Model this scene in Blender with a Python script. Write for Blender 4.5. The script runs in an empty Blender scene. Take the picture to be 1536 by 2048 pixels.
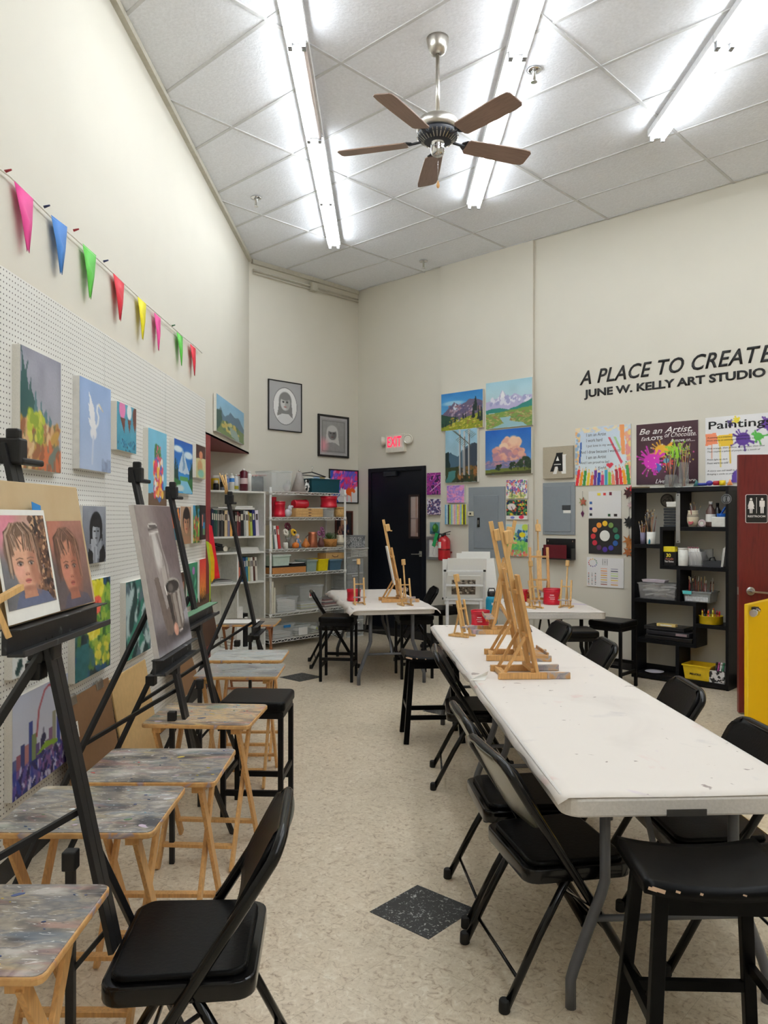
import bpy, bmesh, math, random
import numpy as np
from mathutils import Vector, Matrix, Euler

# ------------------------------------------------------------------ camera, exposure
SC = bpy.context.scene
COL = SC.collection
EYE, FPX, CX, CY = 1.55, 1540.0, 768.0, 1034.0
cam_data = bpy.data.cameras.new('camera'); cam = bpy.data.objects.new('camera', cam_data)
COL.objects.link(cam); SC.camera = cam
cam.location = (0, 0, EYE); cam.rotation_euler = (math.pi/2, 0, 0)
cam_data.sensor_fit = 'VERTICAL'; cam_data.sensor_height = 36.0
cam_data.lens = 36.0*FPX/2048.0; cam_data.shift_y = 10.0/2048.0; cam_data.clip_start = 0.05
SC.view_settings.view_transform = 'Standard'; SC.view_settings.look = 'None'
SC.view_settings.gamma = 1.0; SC.view_settings.use_curve_mapping = False
EXPOSURE = 0.42; TUBE_POWER = 26.0
SC.view_settings.exposure = EXPOSURE
world = bpy.data.worlds.new('world'); SC.world = world; world.use_nodes = True
world.node_tree.nodes['Background'].inputs[0].default_value = (0.8, 0.85, 0.9, 1)
world.node_tree.nodes['Background'].inputs[1].default_value = 0.3
SC.cycles.max_bounces = 10; SC.cycles.diffuse_bounces = 8; SC.cycles.glossy_bounces = 4
SC.cycles.transparent_max_bounces = 12; SC.cycles.transmission_bounces = 6
SC.cycles.sample_clamp_indirect = 6.0
SC.cycles.use_denoising = True; SC.cycles.use_adaptive_sampling = True; SC.cycles.adaptive_threshold = .02
R = random.Random(7)

# ------------------------------------------------------------------ plan of the room
CEIL = 4.625
PI = math.pi
WALLS = {  # point on wall, direction along it (to the right seen from the room), normal into the room, z rotation
 'L': ((-1.609, 9.174), (0.0, 1.0), (1.0, 0.0), PI/2),
 'P': ((-1.585, 9.174), (0.0, 1.0), (1.0, 0.0), PI/2),
 'M': ((-1.609, 9.174), (.6896, .7242), (.7242, -.6896), math.atan2(.7242, .6896)),
 'R': ((-.355, 10.492), (.7242, -.6896), (-.6896, -.7242), math.atan2(-.6896, .7242)),
}
def wray(w, px, py=None, off=0.0):
    """where the sight line through a pixel column/row meets the plane lying off metres in front of wall w: (s along the wall, height)"""
    (ax, ay), (dx, dy), (nx, ny), _ = WALLS[w]
    r = (px-CX)/FPX
    Y = (off+ax*nx+ay*ny)/(r*nx+ny)
    X = r*Y
    s = (X-ax)*dx+(Y-ay)*dy
    return s, (None if py is None else EYE+(CY-py)/FPX*Y)
def wpos(w, s, off, z=0.0):
    (ax, ay), (dx, dy), (nx, ny), _ = WALLS[w]
    return Vector((ax+dx*s+nx*off, ay+dy*s+ny*off, z))
def P(px, py, z):
    """point at height z seen at a pixel"""
    Y = (EYE-z)*FPX/(py-CY)
    return Vector(((px-CX)/FPX*Y, Y, z))
def PY(px, py, Y):
    return Vector(((px-CX)/FPX*Y, Y, EYE+(CY-py)/FPX*Y))

# ------------------------------------------------------------------ materials
def lin(c):
    return tuple(((v/255.0)/12.92 if v <= 10 else (((v/255.0)+.055)/1.055)**2.4) for v in c)
MATS = {}
def M(name, rgb, rough=.6, metal=0.0, var=.06, scale=30.0, bump=0.0, coat=0.0, emit=0.0, spec=.5, trans=0.0, alpha=1.0, stretch=None):
    if name in MATS: return MATS[name]
    m = bpy.data.materials.new(name); m.use_nodes = True; MATS[name] = m
    nt = m.node_tree; b = nt.nodes['Principled BSDF']; L = nt.links
    c = lin(rgb)
    b.inputs['Roughness'].default_value = rough; b.inputs['Metallic'].default_value = metal
    b.inputs['Specular IOR Level'].default_value = spec
    b.inputs['Coat Weight'].default_value = coat; b.inputs['Coat Roughness'].default_value = .12
    b.inputs['Transmission Weight'].default_value = trans
    b.inputs['Alpha'].default_value = alpha
    tc = nt.nodes.new('ShaderNodeTexCoord'); mp = nt.nodes.new('ShaderNodeMapping')
    if stretch: mp.inputs['Scale'].default_value = stretch
    L.new(tc.outputs['Object'], mp.inputs['Vector'])
    n = nt.nodes.new('ShaderNodeTexNoise'); n.inputs['Scale'].default_value = scale; n.inputs['Detail'].default_value = 3
    L.new(mp.outputs[0], n.inputs['Vector'])
    r = nt.nodes.new('ShaderNodeValToRGB')
    r.color_ramp.elements[0].position = .3; r.color_ramp.elements[1].position = .7
    r.color_ramp.elements[0].color = tuple(v*(1-var) for v in c)+(1,)
    r.color_ramp.elements[1].color = tuple(min(1, v*(1+var)) for v in c)+(1,)
    L.new(n.outputs['Fac'], r.inputs[0]); L.new(r.outputs[0], b.inputs['Base Color'])
    if emit:
        b.inputs['Emission Color'].default_value = c+(1,); b.inputs['Emission Strength'].default_value = emit
    if bump:
        bm_ = nt.nodes.new('ShaderNodeBump'); bm_.inputs['Strength'].default_value = bump; bm_.inputs['Distance'].default_value = .004
        L.new(n.outputs['Fac'], bm_.inputs['Height']); L.new(bm_.outputs[0], b.inputs['Normal'])
    return m
def paint_mat(name, rough=.5, coat=0.0):
    if name in MATS: return MATS[name]
    m = bpy.data.materials.new(name); m.use_nodes = True; MATS[name] = m
    nt = m.node_tree; b = nt.nodes['Principled BSDF']; b.inputs['Roughness'].default_value = rough
    b.inputs['Coat Weight'].default_value = coat
    a = nt.nodes.new('ShaderNodeAttribute'); a.attribute_name = 'pigment'
    nt.links.new(a.outputs['Color'], b.inputs['Base Color'])
    return m
def ramp_mat(name, stops, scale=8.0, detail=8.0, rough=.5, stretch=(1, 1, 1), distortion=0.0, coat=0.0, bump=0.0, ntype='ShaderNodeTexNoise', rnd=True):
    """several pigments in patches over one surface"""
    if name in MATS: return MATS[name]
    m = bpy.data.materials.new(name); m.use_nodes = True; MATS[name] = m
    nt = m.node_tree; b = nt.nodes['Principled BSDF']; L = nt.links
    b.inputs['Roughness'].default_value = rough; b.inputs['Coat Weight'].default_value = coat
    tc = nt.nodes.new('ShaderNodeTexCoord'); mp = nt.nodes.new('ShaderNodeMapping'); mp.inputs['Scale'].default_value = stretch
    L.new(tc.outputs['Object'], mp.inputs['Vector'])
    if rnd:
        oi = nt.nodes.new('ShaderNodeObjectInfo'); va = nt.nodes.new('ShaderNodeVectorMath'); va.operation = 'ADD'
        ml = nt.nodes.new('ShaderNodeMath'); ml.operation = 'MULTIPLY'; ml.inputs[1].default_value = 40
        L.new(oi.outputs['Random'], ml.inputs[0]); L.new(mp.outputs[0], va.inputs[0]); L.new(ml.outputs[0], va.inputs[1])
        src = va.outputs[0]
    else: src = mp.outputs[0]
    n = nt.nodes.new('ShaderNodeTexNoise'); n.inputs['Scale'].default_value = scale; n.inputs['Detail'].default_value = detail
    n.inputs['Distortion'].default_value = distortion
    L.new(src, n.inputs['Vector'])
    r = nt.nodes.new('ShaderNodeValToRGB'); cr = r.color_ramp
    while len(cr.elements) < len(stops): cr.elements.new(.5)
    for e, (p, c) in zip(cr.elements, stops): e.position = p; e.color = lin(c)+(1,)
    L.new(n.outputs['Fac'], r.inputs[0]); L.new(r.outputs[0], b.inputs['Base Color'])
    if bump:
        bm_ = nt.nodes.new('ShaderNodeBump'); bm_.inputs['Strength'].default_value = bump; bm_.inputs['Distance'].default_value = .003
        L.new(n.outputs['Fac'], bm_.inputs['Height']); L.new(bm_.outputs[0], b.inputs['Normal'])
    return m

WHITE = M('white_laminate', (232, 232, 226), .45)
CANVAS = M('canvas_white', (225, 222, 214), .8, scale=200)
BLACKM = M('black_enamel', (8, 8, 9), .2, coat=.3, spec=.2)
BLACKP = M('black_powder_coat', (12, 12, 14), .45, spec=.2)
VINYL = M('black_vinyl', (10, 10, 11), .36, spec=.12, bump=.15, scale=90)
RUBBER = M('black_rubber', (12, 12, 12), .7)
STEEL = M('brushed_steel', (190, 190, 188), .32, metal=1.0)
CHROME = M('chrome', (215, 215, 215), .12, metal=1.0)
WOOD = M('beech_wood', (204, 156, 96), .5, var=.16, scale=9, stretch=(14, 14, 1.5))
WOODL = M('pale_beech', (214, 172, 112), .5, var=.14, scale=9, stretch=(14, 14, 1.5))
PAPER = M('white_paper', (238, 237, 232), .8, var=.02)
CLEAR = M('clear_plastic', (226, 230, 230), .25, alpha=.24, var=.04)
BLACKPL = M('black_plastic', (18, 18, 20), .4)
RED = M('red_plastic', (196, 18, 44), .32)
PAINT = paint_mat('painted_canvas', .5)
PRINT = paint_mat('printed_poster', .35, .2)

# ------------------------------------------------------------------ mesh kit
class B:
    def __init__(s): s.v = []; s.f = []; s.mi = []; s.sm = []
    def add(s, vs, fs, mat=0, smooth=False, T=None):
        o = len(s.v)
        if T is not None: vs = [T @ Vector(v) for v in vs]
        s.v += [tuple(v) for v in vs]
        for f in fs: s.f.append([o+i for i in f]); s.mi.append(mat); s.sm.append(smooth)
        return s
    def box(s, c, d, mat=0, rot=None, T=None):
        x, y, z = d[0]/2, d[1]/2, d[2]/2
        vs = [Vector(p) for p in ((-x,-y,-z),(x,-y,-z),(x,y,-z),(-x,y,-z),(-x,-y,z),(x,-y,z),(x,y,z),(-x,y,z))]
        if rot is not None:
            E = Euler(rot).to_matrix(); vs = [E @ v for v in vs]
        vs = [v+Vector(c) for v in vs]
        return s.add(vs, [(0,3,2,1),(4,5,6,7),(0,1,5,4),(1,2,6,5),(2,3,7,6),(3,0,4,7)], mat, False, T)
    def span(s, a, b, mat=0, T=None):
        return s.box([(a[i]+b[i])/2 for i in range(3)], [abs(b[i]-a[i]) for i in range(3)], mat, None, T)
    def bar(s, p0, p1, w, d, mat=0, up=(0, 0, 1)):
        p0, p1 = Vector(p0), Vector(p1); z = (p1-p0); L = z.length; z.normalize()
        x = Vector(up).cross(z)
        if x.length < 1e-4: x = Vector((1, 0, 0)).cross(z)
        x.normalize(); y = z.cross(x)
        m = Matrix((x, y, z)).transposed().to_4x4(); m.translation = (p0+p1)/2
        return s.box((0, 0, 0), (w, d, L), mat, None, m)
    def tube(s, pts, r, n=8, mat=0, closed=False, caps=True):
        pts = [Vector(p) for p in pts]; N = len(pts); rings = []
        rr = r if isinstance(r, (list, tuple)) else [r]*N
        prev = None
        for i, p in enumerate(pts):
            if closed: t = pts[(i+1) % N]-pts[i-1]
            else: t = pts[min(i+1, N-1)]-pts[max(i-1, 0)]
            t.normalize()
            if prev is None:
                a = Vector((0, 0, 1)) if abs(t.z) < .9 else Vector((1, 0, 0))
                u = t.cross(a).normalized()
            else: u = (prev-t*prev.dot(t)).normalized()
            prev = u; w = t.cross(u)
            rings.append([p+(u*math.cos(2*PI*k/n)+w*math.sin(2*PI*k/n))*rr[i] for k in range(n)])
        vs = [v for rg in rings for v in rg]; fs = []
        for i in range(N if closed else N-1):
            j = (i+1) % N
            for k in range(n): fs.append((i*n+k, i*n+(k+1) % n, j*n+(k+1) % n, j*n+k))
        s.add(vs, fs, mat, True)
        if caps and not closed:
            o = len(s.v)-len(vs)
            s.f.append([o+k for k in range(n)][::-1]); s.mi.append(mat); s.sm.append(False)
            s.f.append([o+(N-1)*n+k for k in range(n)]); s.mi.append(mat); s.sm.append(False)
        return s
    def cyl(s, p0, p1, r0, r1=None, n=16, mat=0): return s.tube([p0, p1], [r0, r0 if r1 is None else r1], n, mat)
    def lathe(s, prof, n=24, c=(0, 0, 0), T=None, mat=0, cap=True):
        vs = [(c[0]+r*math.cos(2*PI*k/n), c[1]+r*math.sin(2*PI*k/n), c[2]+z) for r, z in prof for k in range(n)]
        fs = [(i*n+k, i*n+(k+1) % n, (i+1)*n+(k+1) % n, (i+1)*n+k) for i in range(len(prof)-1) for k in range(n)]
        s.add(vs, fs, mat, True, T)
        if cap:
            o = len(s.v)-len(vs)
            s.f.append([o+k for k in range(n)][::-1]); s.mi.append(mat); s.sm.append(False)
            s.f.append([o+(len(prof)-1)*n+k for k in range(n)]); s.mi.append(mat); s.sm.append(False)
        return s
    def prism(s, poly, z0, z1, mat=0, T=None, smooth=False):
        n = len(poly)
        vs = [(x, y, z0) for x, y in poly]+[(x, y, z1) for x, y in poly]
        s.add(vs, [tuple(range(n))[::-1], tuple(range(n, 2*n))], mat, False, T)
        o = len(s.v)-2*n
        for k in range(n):
            s.f.append([o+k, o+(k+1) % n, o+n+(k+1) % n, o+n+k]); s.mi.append(mat); s.sm.append(smooth)
        return s
    def ball(s, c, r, n=12, mat=0):
        rx, ry, rz = r if isinstance(r, (list, tuple)) else (r, r, r)
        m = max(6, n//2+2); vs = []; fs = []
        for i in range(m+1):
            a = PI*i/m
            for k in range(n): vs.append((c[0]+rx*math.sin(a)*math.cos(2*PI*k/n), c[1]+ry*math.sin(a)*math.sin(2*PI*k/n), c[2]-rz*math.cos(a)))
        for i in range(m):
            for k in range(n): fs.append((i*n+k, i*n+(k+1) % n, (i+1)*n+(k+1) % n, (i+1)*n+k))
        return s.add(vs, fs, mat, True)
    def grid(s, fn, nu, nv, mat=0, smooth=True):
        vs = [fn(i/nu, j/nv) for j in range(nv+1) for i in range(nu+1)]
        fs = [(j*(nu+1)+i, j*(nu+1)+i+1, (j+1)*(nu+1)+i+1, (j+1)*(nu+1)+i) for j in range(nv) for i in range(nu)]
        return s.add(vs, fs, mat, smooth)
    def build(s, name, mats, parent=None, loc=None, rot=None, bevel=0.0, seg=2, sub=0):
        me = bpy.data.meshes.new(name); me.from_pydata(s.v, [], s.f)
        if not isinstance(mats, (list, tuple)): mats = [mats]
        for m in mats: me.materials.append(m)
        me.polygons.foreach_set('material_index', s.mi); me.polygons.foreach_set('use_smooth', s.sm)
        me.validate(); me.update()
        return put(me, name, parent, loc, rot, bevel, seg, sub)
def put(me, name, parent=None, loc=None, rot=None, bevel=0.0, seg=2, sub=0):
    o = bpy.data.objects.new(name, me); COL.objects.link(o)
    if parent is not None: o.parent = parent
    if loc is not None: o.location = loc
    if rot is not None: o.rotation_euler = rot if isinstance(rot, (tuple, Euler)) else (0, 0, rot)
    if bevel:
        b = o.modifiers.new('edge', 'BEVEL'); b.width = bevel; b.segments = seg; b.limit_method = 'ANGLE'; b.angle_limit = math.radians(40)
        b.harden_normals = False
    if sub:
        b = o.modifiers.new('sub', 'SUBSURF'); b.levels = sub; b.render_levels = sub
    return o
def tag(o, label, cat, group=None, kind=None):
    o['label'] = label; o['category'] = cat
    if group: o['group'] = group
    if kind: o['kind'] = kind
    return o
def thing(name, label, cat, loc=(0, 0, 0), rot=0.0, group=None):
    o = bpy.data.objects.new(name, None); COL.objects.link(o); o.empty_display_size = .05
    o.location = loc; o.rotation_euler = rot if isinstance(rot, (tuple, Euler)) else (0, 0, rot)
    return tag(o, label, cat, group)
def struct(o): o['kind'] = 'structure'; return o
def kids(o): return [c for c in ALLCH.get(o.name, [])]
def dup(root, loc, rot, label, group=None):
    def cp(o, par):
        c = o.copy(); COL.objects.link(c)
        if par is not None: c.parent = par
        for ch in list(o.children): cp(ch, c)
        return c
    r = cp(root, None); r.location = loc; r.rotation_euler = rot if isinstance(rot, (tuple, Euler)) else (0, 0, rot)
    r['label'] = label
    if group: r['group'] = group
    return r
def rrect(w, d, r, n=4, w2=None):
    """rounded rectangle outline centred on 0; w2 = width at the +x end"""
    pts = []
    w2 = w if w2 is None else w2
    for (sx, sy, a0) in ((1, -1, -PI/2), (1, 1, 0), (-1, 1, PI/2), (-1, -1, PI)):
        ww = w2 if sx > 0 else w
        for k in range(n+1):
            a = a0+PI/2*k/n
            pts.append((sx*(d/2-r)+r*math.cos(a), sy*(ww/2-r)+r*math.sin(a)))
    return pts
def text_mesh(body, width=None, height=None, shear=0.0, bold=0.0, space=1.0, depth=.0015, align='LEFT', lines=1.0):
    cu = bpy.data.curves.new('lettering', 'FONT'); cu.body = body; cu.shear = shear; cu.offset = bold; cu.space_character = space
    cu.align_x = align; cu.space_line = lines; cu.resolution_u = 3
    ob = bpy.data.objects.new('lettering', cu); COL.objects.link(ob)
    dg = bpy.context.evaluated_depsgraph_get()
    me = bpy.data.meshes.new_from_object(ob.evaluated_get(dg))
    bpy.data.objects.remove(ob); bpy.data.curves.remove(cu)
    co = np.zeros(len(me.vertices)*3); me.vertices.foreach_get('co', co); co = co.reshape(-1, 3)
    lo, hi = co.min(0), co.max(0)
    co = co-lo
    sx = width/(hi[0]-lo[0]) if width else None; sy = height/(hi[1]-lo[1]) if height else None
    sx = sx or sy; sy = sy or sx
    out = np.zeros_like(co); out[:, 0] = co[:, 0]*sx; out[:, 2] = co[:, 1]*sy; out[:, 1] = 0
    # face the room (-y), with a little body
    me.vertices.foreach_set('co', out.reshape(-1)); me.update()
    bm = bmesh.new(); bm.from_mesh(me)
    g = bmesh.ops.extrude_face_region(bm, geom=bm.faces[:])
    bmesh.ops.translate(bm, verts=[v for v in g['geom'] if isinstance(v, bmesh.types.BMVert)], vec=(0, -depth, 0))
    bm.normal_update(); bm.to_mesh(me); bm.free()
    return me
def letter(name, body, parent, mat, loc, **k):
    me = text_mesh(body, **k); me.name = name; me.materials.clear(); me.materials.append(mat)
    return put(me, name, parent, loc)
# ------------------------------------------------------------------ painted pictures
class Pic:
    """a small colour raster that becomes the pigment of a picture's surface"""
    def __init__(s, w, h, top, bot=None, seed=1):
        s.w, s.h = w, h; s.rng = np.random.RandomState(seed)
        v = np.linspace(0, 1, h)[:, None, None]; bot = top if bot is None else bot
        s.a = (np.array(top, float)*(1-v)+np.array(bot, float)*v)*np.ones((h, w, 1))
        s.U, s.V = np.meshgrid((np.arange(w)+.5)/w, (np.arange(h)+.5)/h)
    def mix(s, m, c):
        m = np.clip(m, 0, 1)[..., None]; s.a = s.a*(1-m)+np.array(c, float)*m; return s
    def noise(s, n=6, m=None, sx=1.0):
        g = s.rng.rand(n+2, (m or n)+2)
        y = s.V*n; x = s.U*(m or n)
        yi, xi = y.astype(int), x.astype(int); fy, fx = y-yi, x-xi
        fy = fy*fy*(3-2*fy); fx = fx*fx*(3-2*fx)
        return (g[yi, xi]*(1-fy)*(1-fx)+g[yi+1, xi]*fy*(1-fx)+g[yi, xi+1]*(1-fy)*fx+g[yi+1, xi+1]*fy*fx)
    def vary(s, amt=14, n=14, m=None):
        s.a = np.clip(s.a+(s.noise(n, m)-.5)[..., None]*2*amt+(s.rng.rand(s.h, s.w, 1)-.5)*amt*.6, 0, 255); return s
    def rect(s, u0, v0, u1, v1, c): return s.mix(((s.U >= u0) & (s.U <= u1) & (s.V >= v0) & (s.V <= v1))*1.0, c)
    def ell(s, u, v, ru, rv, c, soft=.12, ang=0.0):
        x, y = s.U-u, (s.V-v); k = s.h/s.w
        if ang:
            X = x*math.cos(ang)+y*k*math.sin(ang); Y = -x*math.sin(ang)+y*k*math.cos(ang); x, y = X, Y/k
        d = np.sqrt((x/ru)**2+(y/rv)**2); return s.mix((1-d)/soft+.5, c)
    def poly(s, pts, c, wob=0.0):
        U, V = s.U, s.V
        if wob: U = U+(s.noise(9)-.5)*wob; V = V+(s.noise(9)-.5)*wob
        ins = np.zeros(U.shape, bool); n = len(pts)
        for i in range(n):
            x0, y0 = pts[i]; x1, y1 = pts[i-1]
            if y0 == y1: continue
            c_ = ((y0 > V) != (y1 > V)) & (U < (x1-x0)*(V-y0)/(y1-y0)+x0); ins ^= c_
        return s.mix(ins*1.0, c)
    def line(s, pts, wd, c):
        k = s.h/s.w; m = np.zeros(s.U.shape)
        for (x0, y0), (x1, y1) in zip(pts[:-1], pts[1:]):
            dx, dy = x1-x0, (y1-y0)*k; L = dx*dx+dy*dy+1e-9
            t = np.clip(((s.U-x0)*dx+(s.V-y0)*k*dy)/L, 0, 1)
            d = np.sqrt((s.U-x0-t*dx)**2+((s.V-y0)*k-t*dy)**2)
            m = np.maximum(m, np.clip((wd/2-d)*s.w+.5, 0, 1))
        return s.mix(m, c)
    def dabs(s, n, u0, v0, u1, v1, cols, r=.04, asp=1.0, ang=0.0):
        for _ in range(int(n*1.9)):
            q = s.rng.rand(5); c = cols[int(q[4]*len(cols)) % len(cols)]
            s.ell(u0+(u1-u0)*q[0], v0+(v1-v0)*q[1], r*.66*(.5+q[2]), r*.66*asp*(.5+q[2]), c, .3, ang+(q[3]-.5)*1.2 if ang or asp != 1 else 0)
        return s
def face(p, u, v, ru, rv, skin, hair, dark=None, tilt=0.0):
    """a head: hair mass, face with shaded side, brows, eyes, nose, mouth"""
    d = dark or tuple(x*.45 for x in skin)
    sh = tuple(x*.8 for x in skin)
    p.ell(u, v-.18*rv, ru*1.35, rv*1.25, hair, .15)
    p.ell(u, v+.12*rv, ru*1.0, rv*1.0, skin, .15).ell(u+.45*ru, v+.2*rv, ru*.5, rv*.75, sh, .6)
    for sgn in (-1, 1):
        p.ell(u+sgn*.4*ru, v+.0*rv, ru*.22, rv*.08, d, .5); p.ell(u+sgn*.4*ru, v+.02*rv, ru*.08, rv*.07, (15, 12, 12), .5)
        p.line([(u+sgn*.2*ru, v-.14*rv), (u+sgn*.62*ru, v-.13*rv)], ru*.1, d)
    p.line([(u+.06*ru, v+.05*rv), (u+.12*ru, v+.36*rv), (u-.08*ru, v+.4*rv)], ru*.09, sh)
    p.ell(u, v+.63*rv, ru*.3, rv*.09, (min(255, skin[0]), skin[1]*.62, skin[2]*.6), .4); p.line([(u-.28*ru, v+.63*rv), (u+.28*ru, v+.63*rv)], ru*.06, d)
    p.ell(u, v-.75*rv, ru*1.12, rv*.5, hair, .2)
    return p
def surf(pic, w, h, name, parent, off=0.0, mat=None, z0=0.0, loc=None, rot=None):
    """the picture as a fine coloured sheet, standing in the local xz plane and facing -y"""
    nx, ny = pic.w, pic.h
    xs = np.linspace(-w/2, w/2, nx); zs = np.linspace(h, 0, ny)
    X, Z = np.meshgrid(xs, zs); co = np.zeros((nx*ny, 3)); co[:, 0] = X.ravel(); co[:, 2] = Z.ravel()+z0; co[:, 1] = -off
    i = np.arange((ny-1)*(nx-1)); r, c = i//(nx-1), i % (nx-1); a = r*nx+c
    F = np.stack([a, a+nx, a+nx+1, a+1], 1)
    me = bpy.data.meshes.new(name); me.from_pydata(co.tolist(), [], F.tolist())
    at = me.color_attributes.new('pigment', 'FLOAT_COLOR', 'POINT')
    v = np.clip(pic.a.reshape(-1, 3)/255, 0, 1); v = np.where(v <= .04, v/12.92, ((v+.055)/1.055)**2.4)
    at.data.foreach_set('color', np.concatenate([v, np.ones((len(v), 1))], 1).ravel())
    me.materials.append(mat or PAINT)
    return put(me, name, parent, loc, rot)
def hang(w, x0, x1, yt, yb, off=.003, at=None):
    """frame of a thing that hangs on wall w and shows between pixel columns x0..x1, top/bottom read at column 'at' (default x0)"""
    s0, _ = wray(w, x0, None, off); s1, _ = wray(w, x1, None, off); at = x0 if at is None else at
    zt = wray(w, at, yt, off)[1]; zb = wray(w, at, yb, off)[1]
    return wpos(w, (s0+s1)/2, 0, zb), s1-s0, zt-zb, WALLS[w][3]
def canvas(w, x0, x1, yt, yb, pic, label, thick=.035, at=None, name='canvas_painting', cat='painting', group=None, side=None, lean=0.0):
    loc, W, H, rz = hang(w, x0, x1, yt, yb, thick, at)
    loc = loc+Vector((*WALLS[w][2], 0))*.004
    t = thing(name, label, cat, loc, rz, group)
    B().span((-W/2, -thick, 0), (W/2, 0, H)).build('stretched_canvas', side or CANVAS, t, bevel=.003)
    surf(pic, W-.004, H-.004, 'painted_surface', t, thick+.0012, PAINT, .002)
    return t
def framed(w, x0, x1, yt, yb, pic, label, fm, fw=.02, thick=.02, mat_w=0.0, matc=None, at=None, name='framed_picture', cat='picture'):
    loc, W, H, rz = hang(w, x0, x1, yt, yb, thick, at); loc = loc+Vector((*WALLS[w][2], 0))*.004
    t = thing(name, label, cat, loc, rz)
    b = B()
    b.span((-W/2, -thick, 0), (W/2, 0, fw)).span((-W/2, -thick, H-fw), (W/2, 0, H))
    b.span((-W/2, -thick, fw), (-W/2+fw, 0, H-fw)).span((W/2-fw, -thick, fw), (W/2, 0, H-fw))
    b.build('frame', fm, t, bevel=.002)
    B().span((-W/2+fw, -thick*.4, fw), (W/2-fw, 0, H-fw)).build('backing', PAPER, t)
    if mat_w:
        m = B(); a, c_ = W/2-fw, mat_w; y0, y1 = -thick*.4-.003, -thick*.4
        m.span((-a, y0, fw), (a, y1, fw+c_)).span((-a, y0, H-fw-c_), (a, y1, H-fw)).span((-a, y0, fw+c_), (-a+c_, y1, H-fw-c_)).span((a-c_, y0, fw+c_), (a, y1, H-fw-c_))
        m.build('mat_board', matc, t)
    surf(pic, W-2*fw-2*mat_w, H-2*fw-2*mat_w, 'picture_surface', t, thick*.4+.001, PRINT, fw+mat_w)
    return t
def poster(w, x0, x1, yt, yb, pic, label, at=None, thick=.005, cat='poster', name='poster'):
    loc, W, H, rz = hang(w, x0, x1, yt, yb, thick, at); loc = loc+Vector((*WALLS[w][2], 0))*.004
    t = thing(name, label, cat, loc, rz)
    B().span((-W/2, -thick, 0), (W/2, 0, H)).build('board', PAPER, t)
    surf(pic, W-.002, H-.002, 'printed_face', t, thick+.0008, PRINT, .001)
    return t, W, H

# ------------------------------------------------------------------ the room
WALLM = M('wall_paint', (217, 213, 201), .7, var=.012, scale=3, bump=.05)
ROOM = [(-1.609, -3.0), (6.0, -3.0), (6.0, 4.4405), (-.355, 10.492), (-1.609, 9.174)]
def floor_material():
    m = bpy.data.materials.new('speckled_vinyl_tile'); m.use_nodes = True; nt = m.node_tree; b = nt.nodes['Principled BSDF']; L = nt.links
    tc = nt.nodes.new('ShaderNodeTexCoord'); mp = nt.nodes.new('ShaderNodeMapping'); mp.inputs['Rotation'].default_value = (0, 0, .731)
    L.new(tc.outputs['Object'], mp.inputs[0])
    n1 = nt.nodes.new('ShaderNodeTexNoise'); n1.inputs['Scale'].default_value = 34; n1.inputs['Detail'].default_value = 5; n1.inputs['Distortion'].default_value = 1.4
    n2 = nt.nodes.new('ShaderNodeTexNoise'); n2.inputs['Scale'].default_value = 1.3; n2.inputs['Detail'].default_value = 3
    n3 = nt.nodes.new('ShaderNodeTexNoise'); n3.inputs['Scale'].default_value = 75; n3.inputs['Detail'].default_value = 2; n3.inputs['Distortion'].default_value = 2.5
    for n in (n1, n2, n3): L.new(mp.outputs[0], n.inputs['Vector'])
    r1 = nt.nodes.new('ShaderNodeValToRGB'); cr = r1.color_ramp; cr.elements.new(.5); cr.elements.new(.62)
    for e, (p, c) in zip(cr.elements, ((.3, (180, 160, 138)), (.43, (216, 202, 180)), (.58, (226, 213, 192)), (.74, (238, 230, 214)))): e.position = p; e.color = lin(c)+(1,)
    L.new(n1.outputs['Fac'], r1.inputs[0])
    r3 = nt.nodes.new('ShaderNodeValToRGB'); r3.color_ramp.elements[0].position = .30; r3.color_ramp.elements[1].position = .37
    r3.color_ramp.elements[0].color = (.55, .5, .44, 1); r3.color_ramp.elements[1].color = (1, 1, 1, 1)
    L.new(n3.outputs['Fac'], r3.inputs[0])
    mu = nt.nodes.new('ShaderNodeMixRGB'); mu.blend_type = 'MULTIPLY'; mu.inputs[0].default_value = .8
    L.new(r1.outputs[0], mu.inputs[1]); L.new(r3.outputs[0], mu.inputs[2])
    r2 = nt.nodes.new('ShaderNodeValToRGB'); r2.color_ramp.elements[0].color = (.86, .86, .84, 1); r2.color_ramp.elements[1].color = (1.0, .99, .97, 1)
    r2.color_ramp.elements[0].position = .35; r2.color_ramp.elements[1].position = .65
    L.new(n2.outputs['Fac'], r2.inputs[0])
    m2 = nt.nodes.new('ShaderNodeMixRGB'); m2.blend_type = 'MULTIPLY'; m2.inputs[0].default_value = 1
    L.new(mu.outputs[0], m2.inputs[1]); L.new(r2.outputs[0], m2.inputs[2])
    br = nt.nodes.new('ShaderNodeTexBrick'); br.offset = 0; br.inputs['Scale'].default_value = 1; br.inputs['Brick Width'].default_value = .3; br.inputs['Row Height'].default_value = .3
    br.inputs['Mortar Size'].default_value = .0012; br.inputs['Color1'].default_value = (1, 1, 1, 1); br.inputs['Color2'].default_value = (.965, .96, .95, 1); br.inputs['Mortar'].default_value = (.8, .78, .74, 1)
    L.new(mp.outputs[0], br.inputs['Vector'])
    m3 = nt.nodes.new('ShaderNodeMixRGB'); m3.blend_type = 'MULTIPLY'; m3.inputs[0].default_value = 1
    L.new(m2.outputs[0], m3.inputs[1]); L.new(br.outputs['Color'], m3.inputs[2]); L.new(m3.outputs[0], b.inputs['Base Color'])
    b.inputs['Roughness'].default_value = .34; b.inputs['Specular IOR Level'].default_value = .45
    return m
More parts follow.
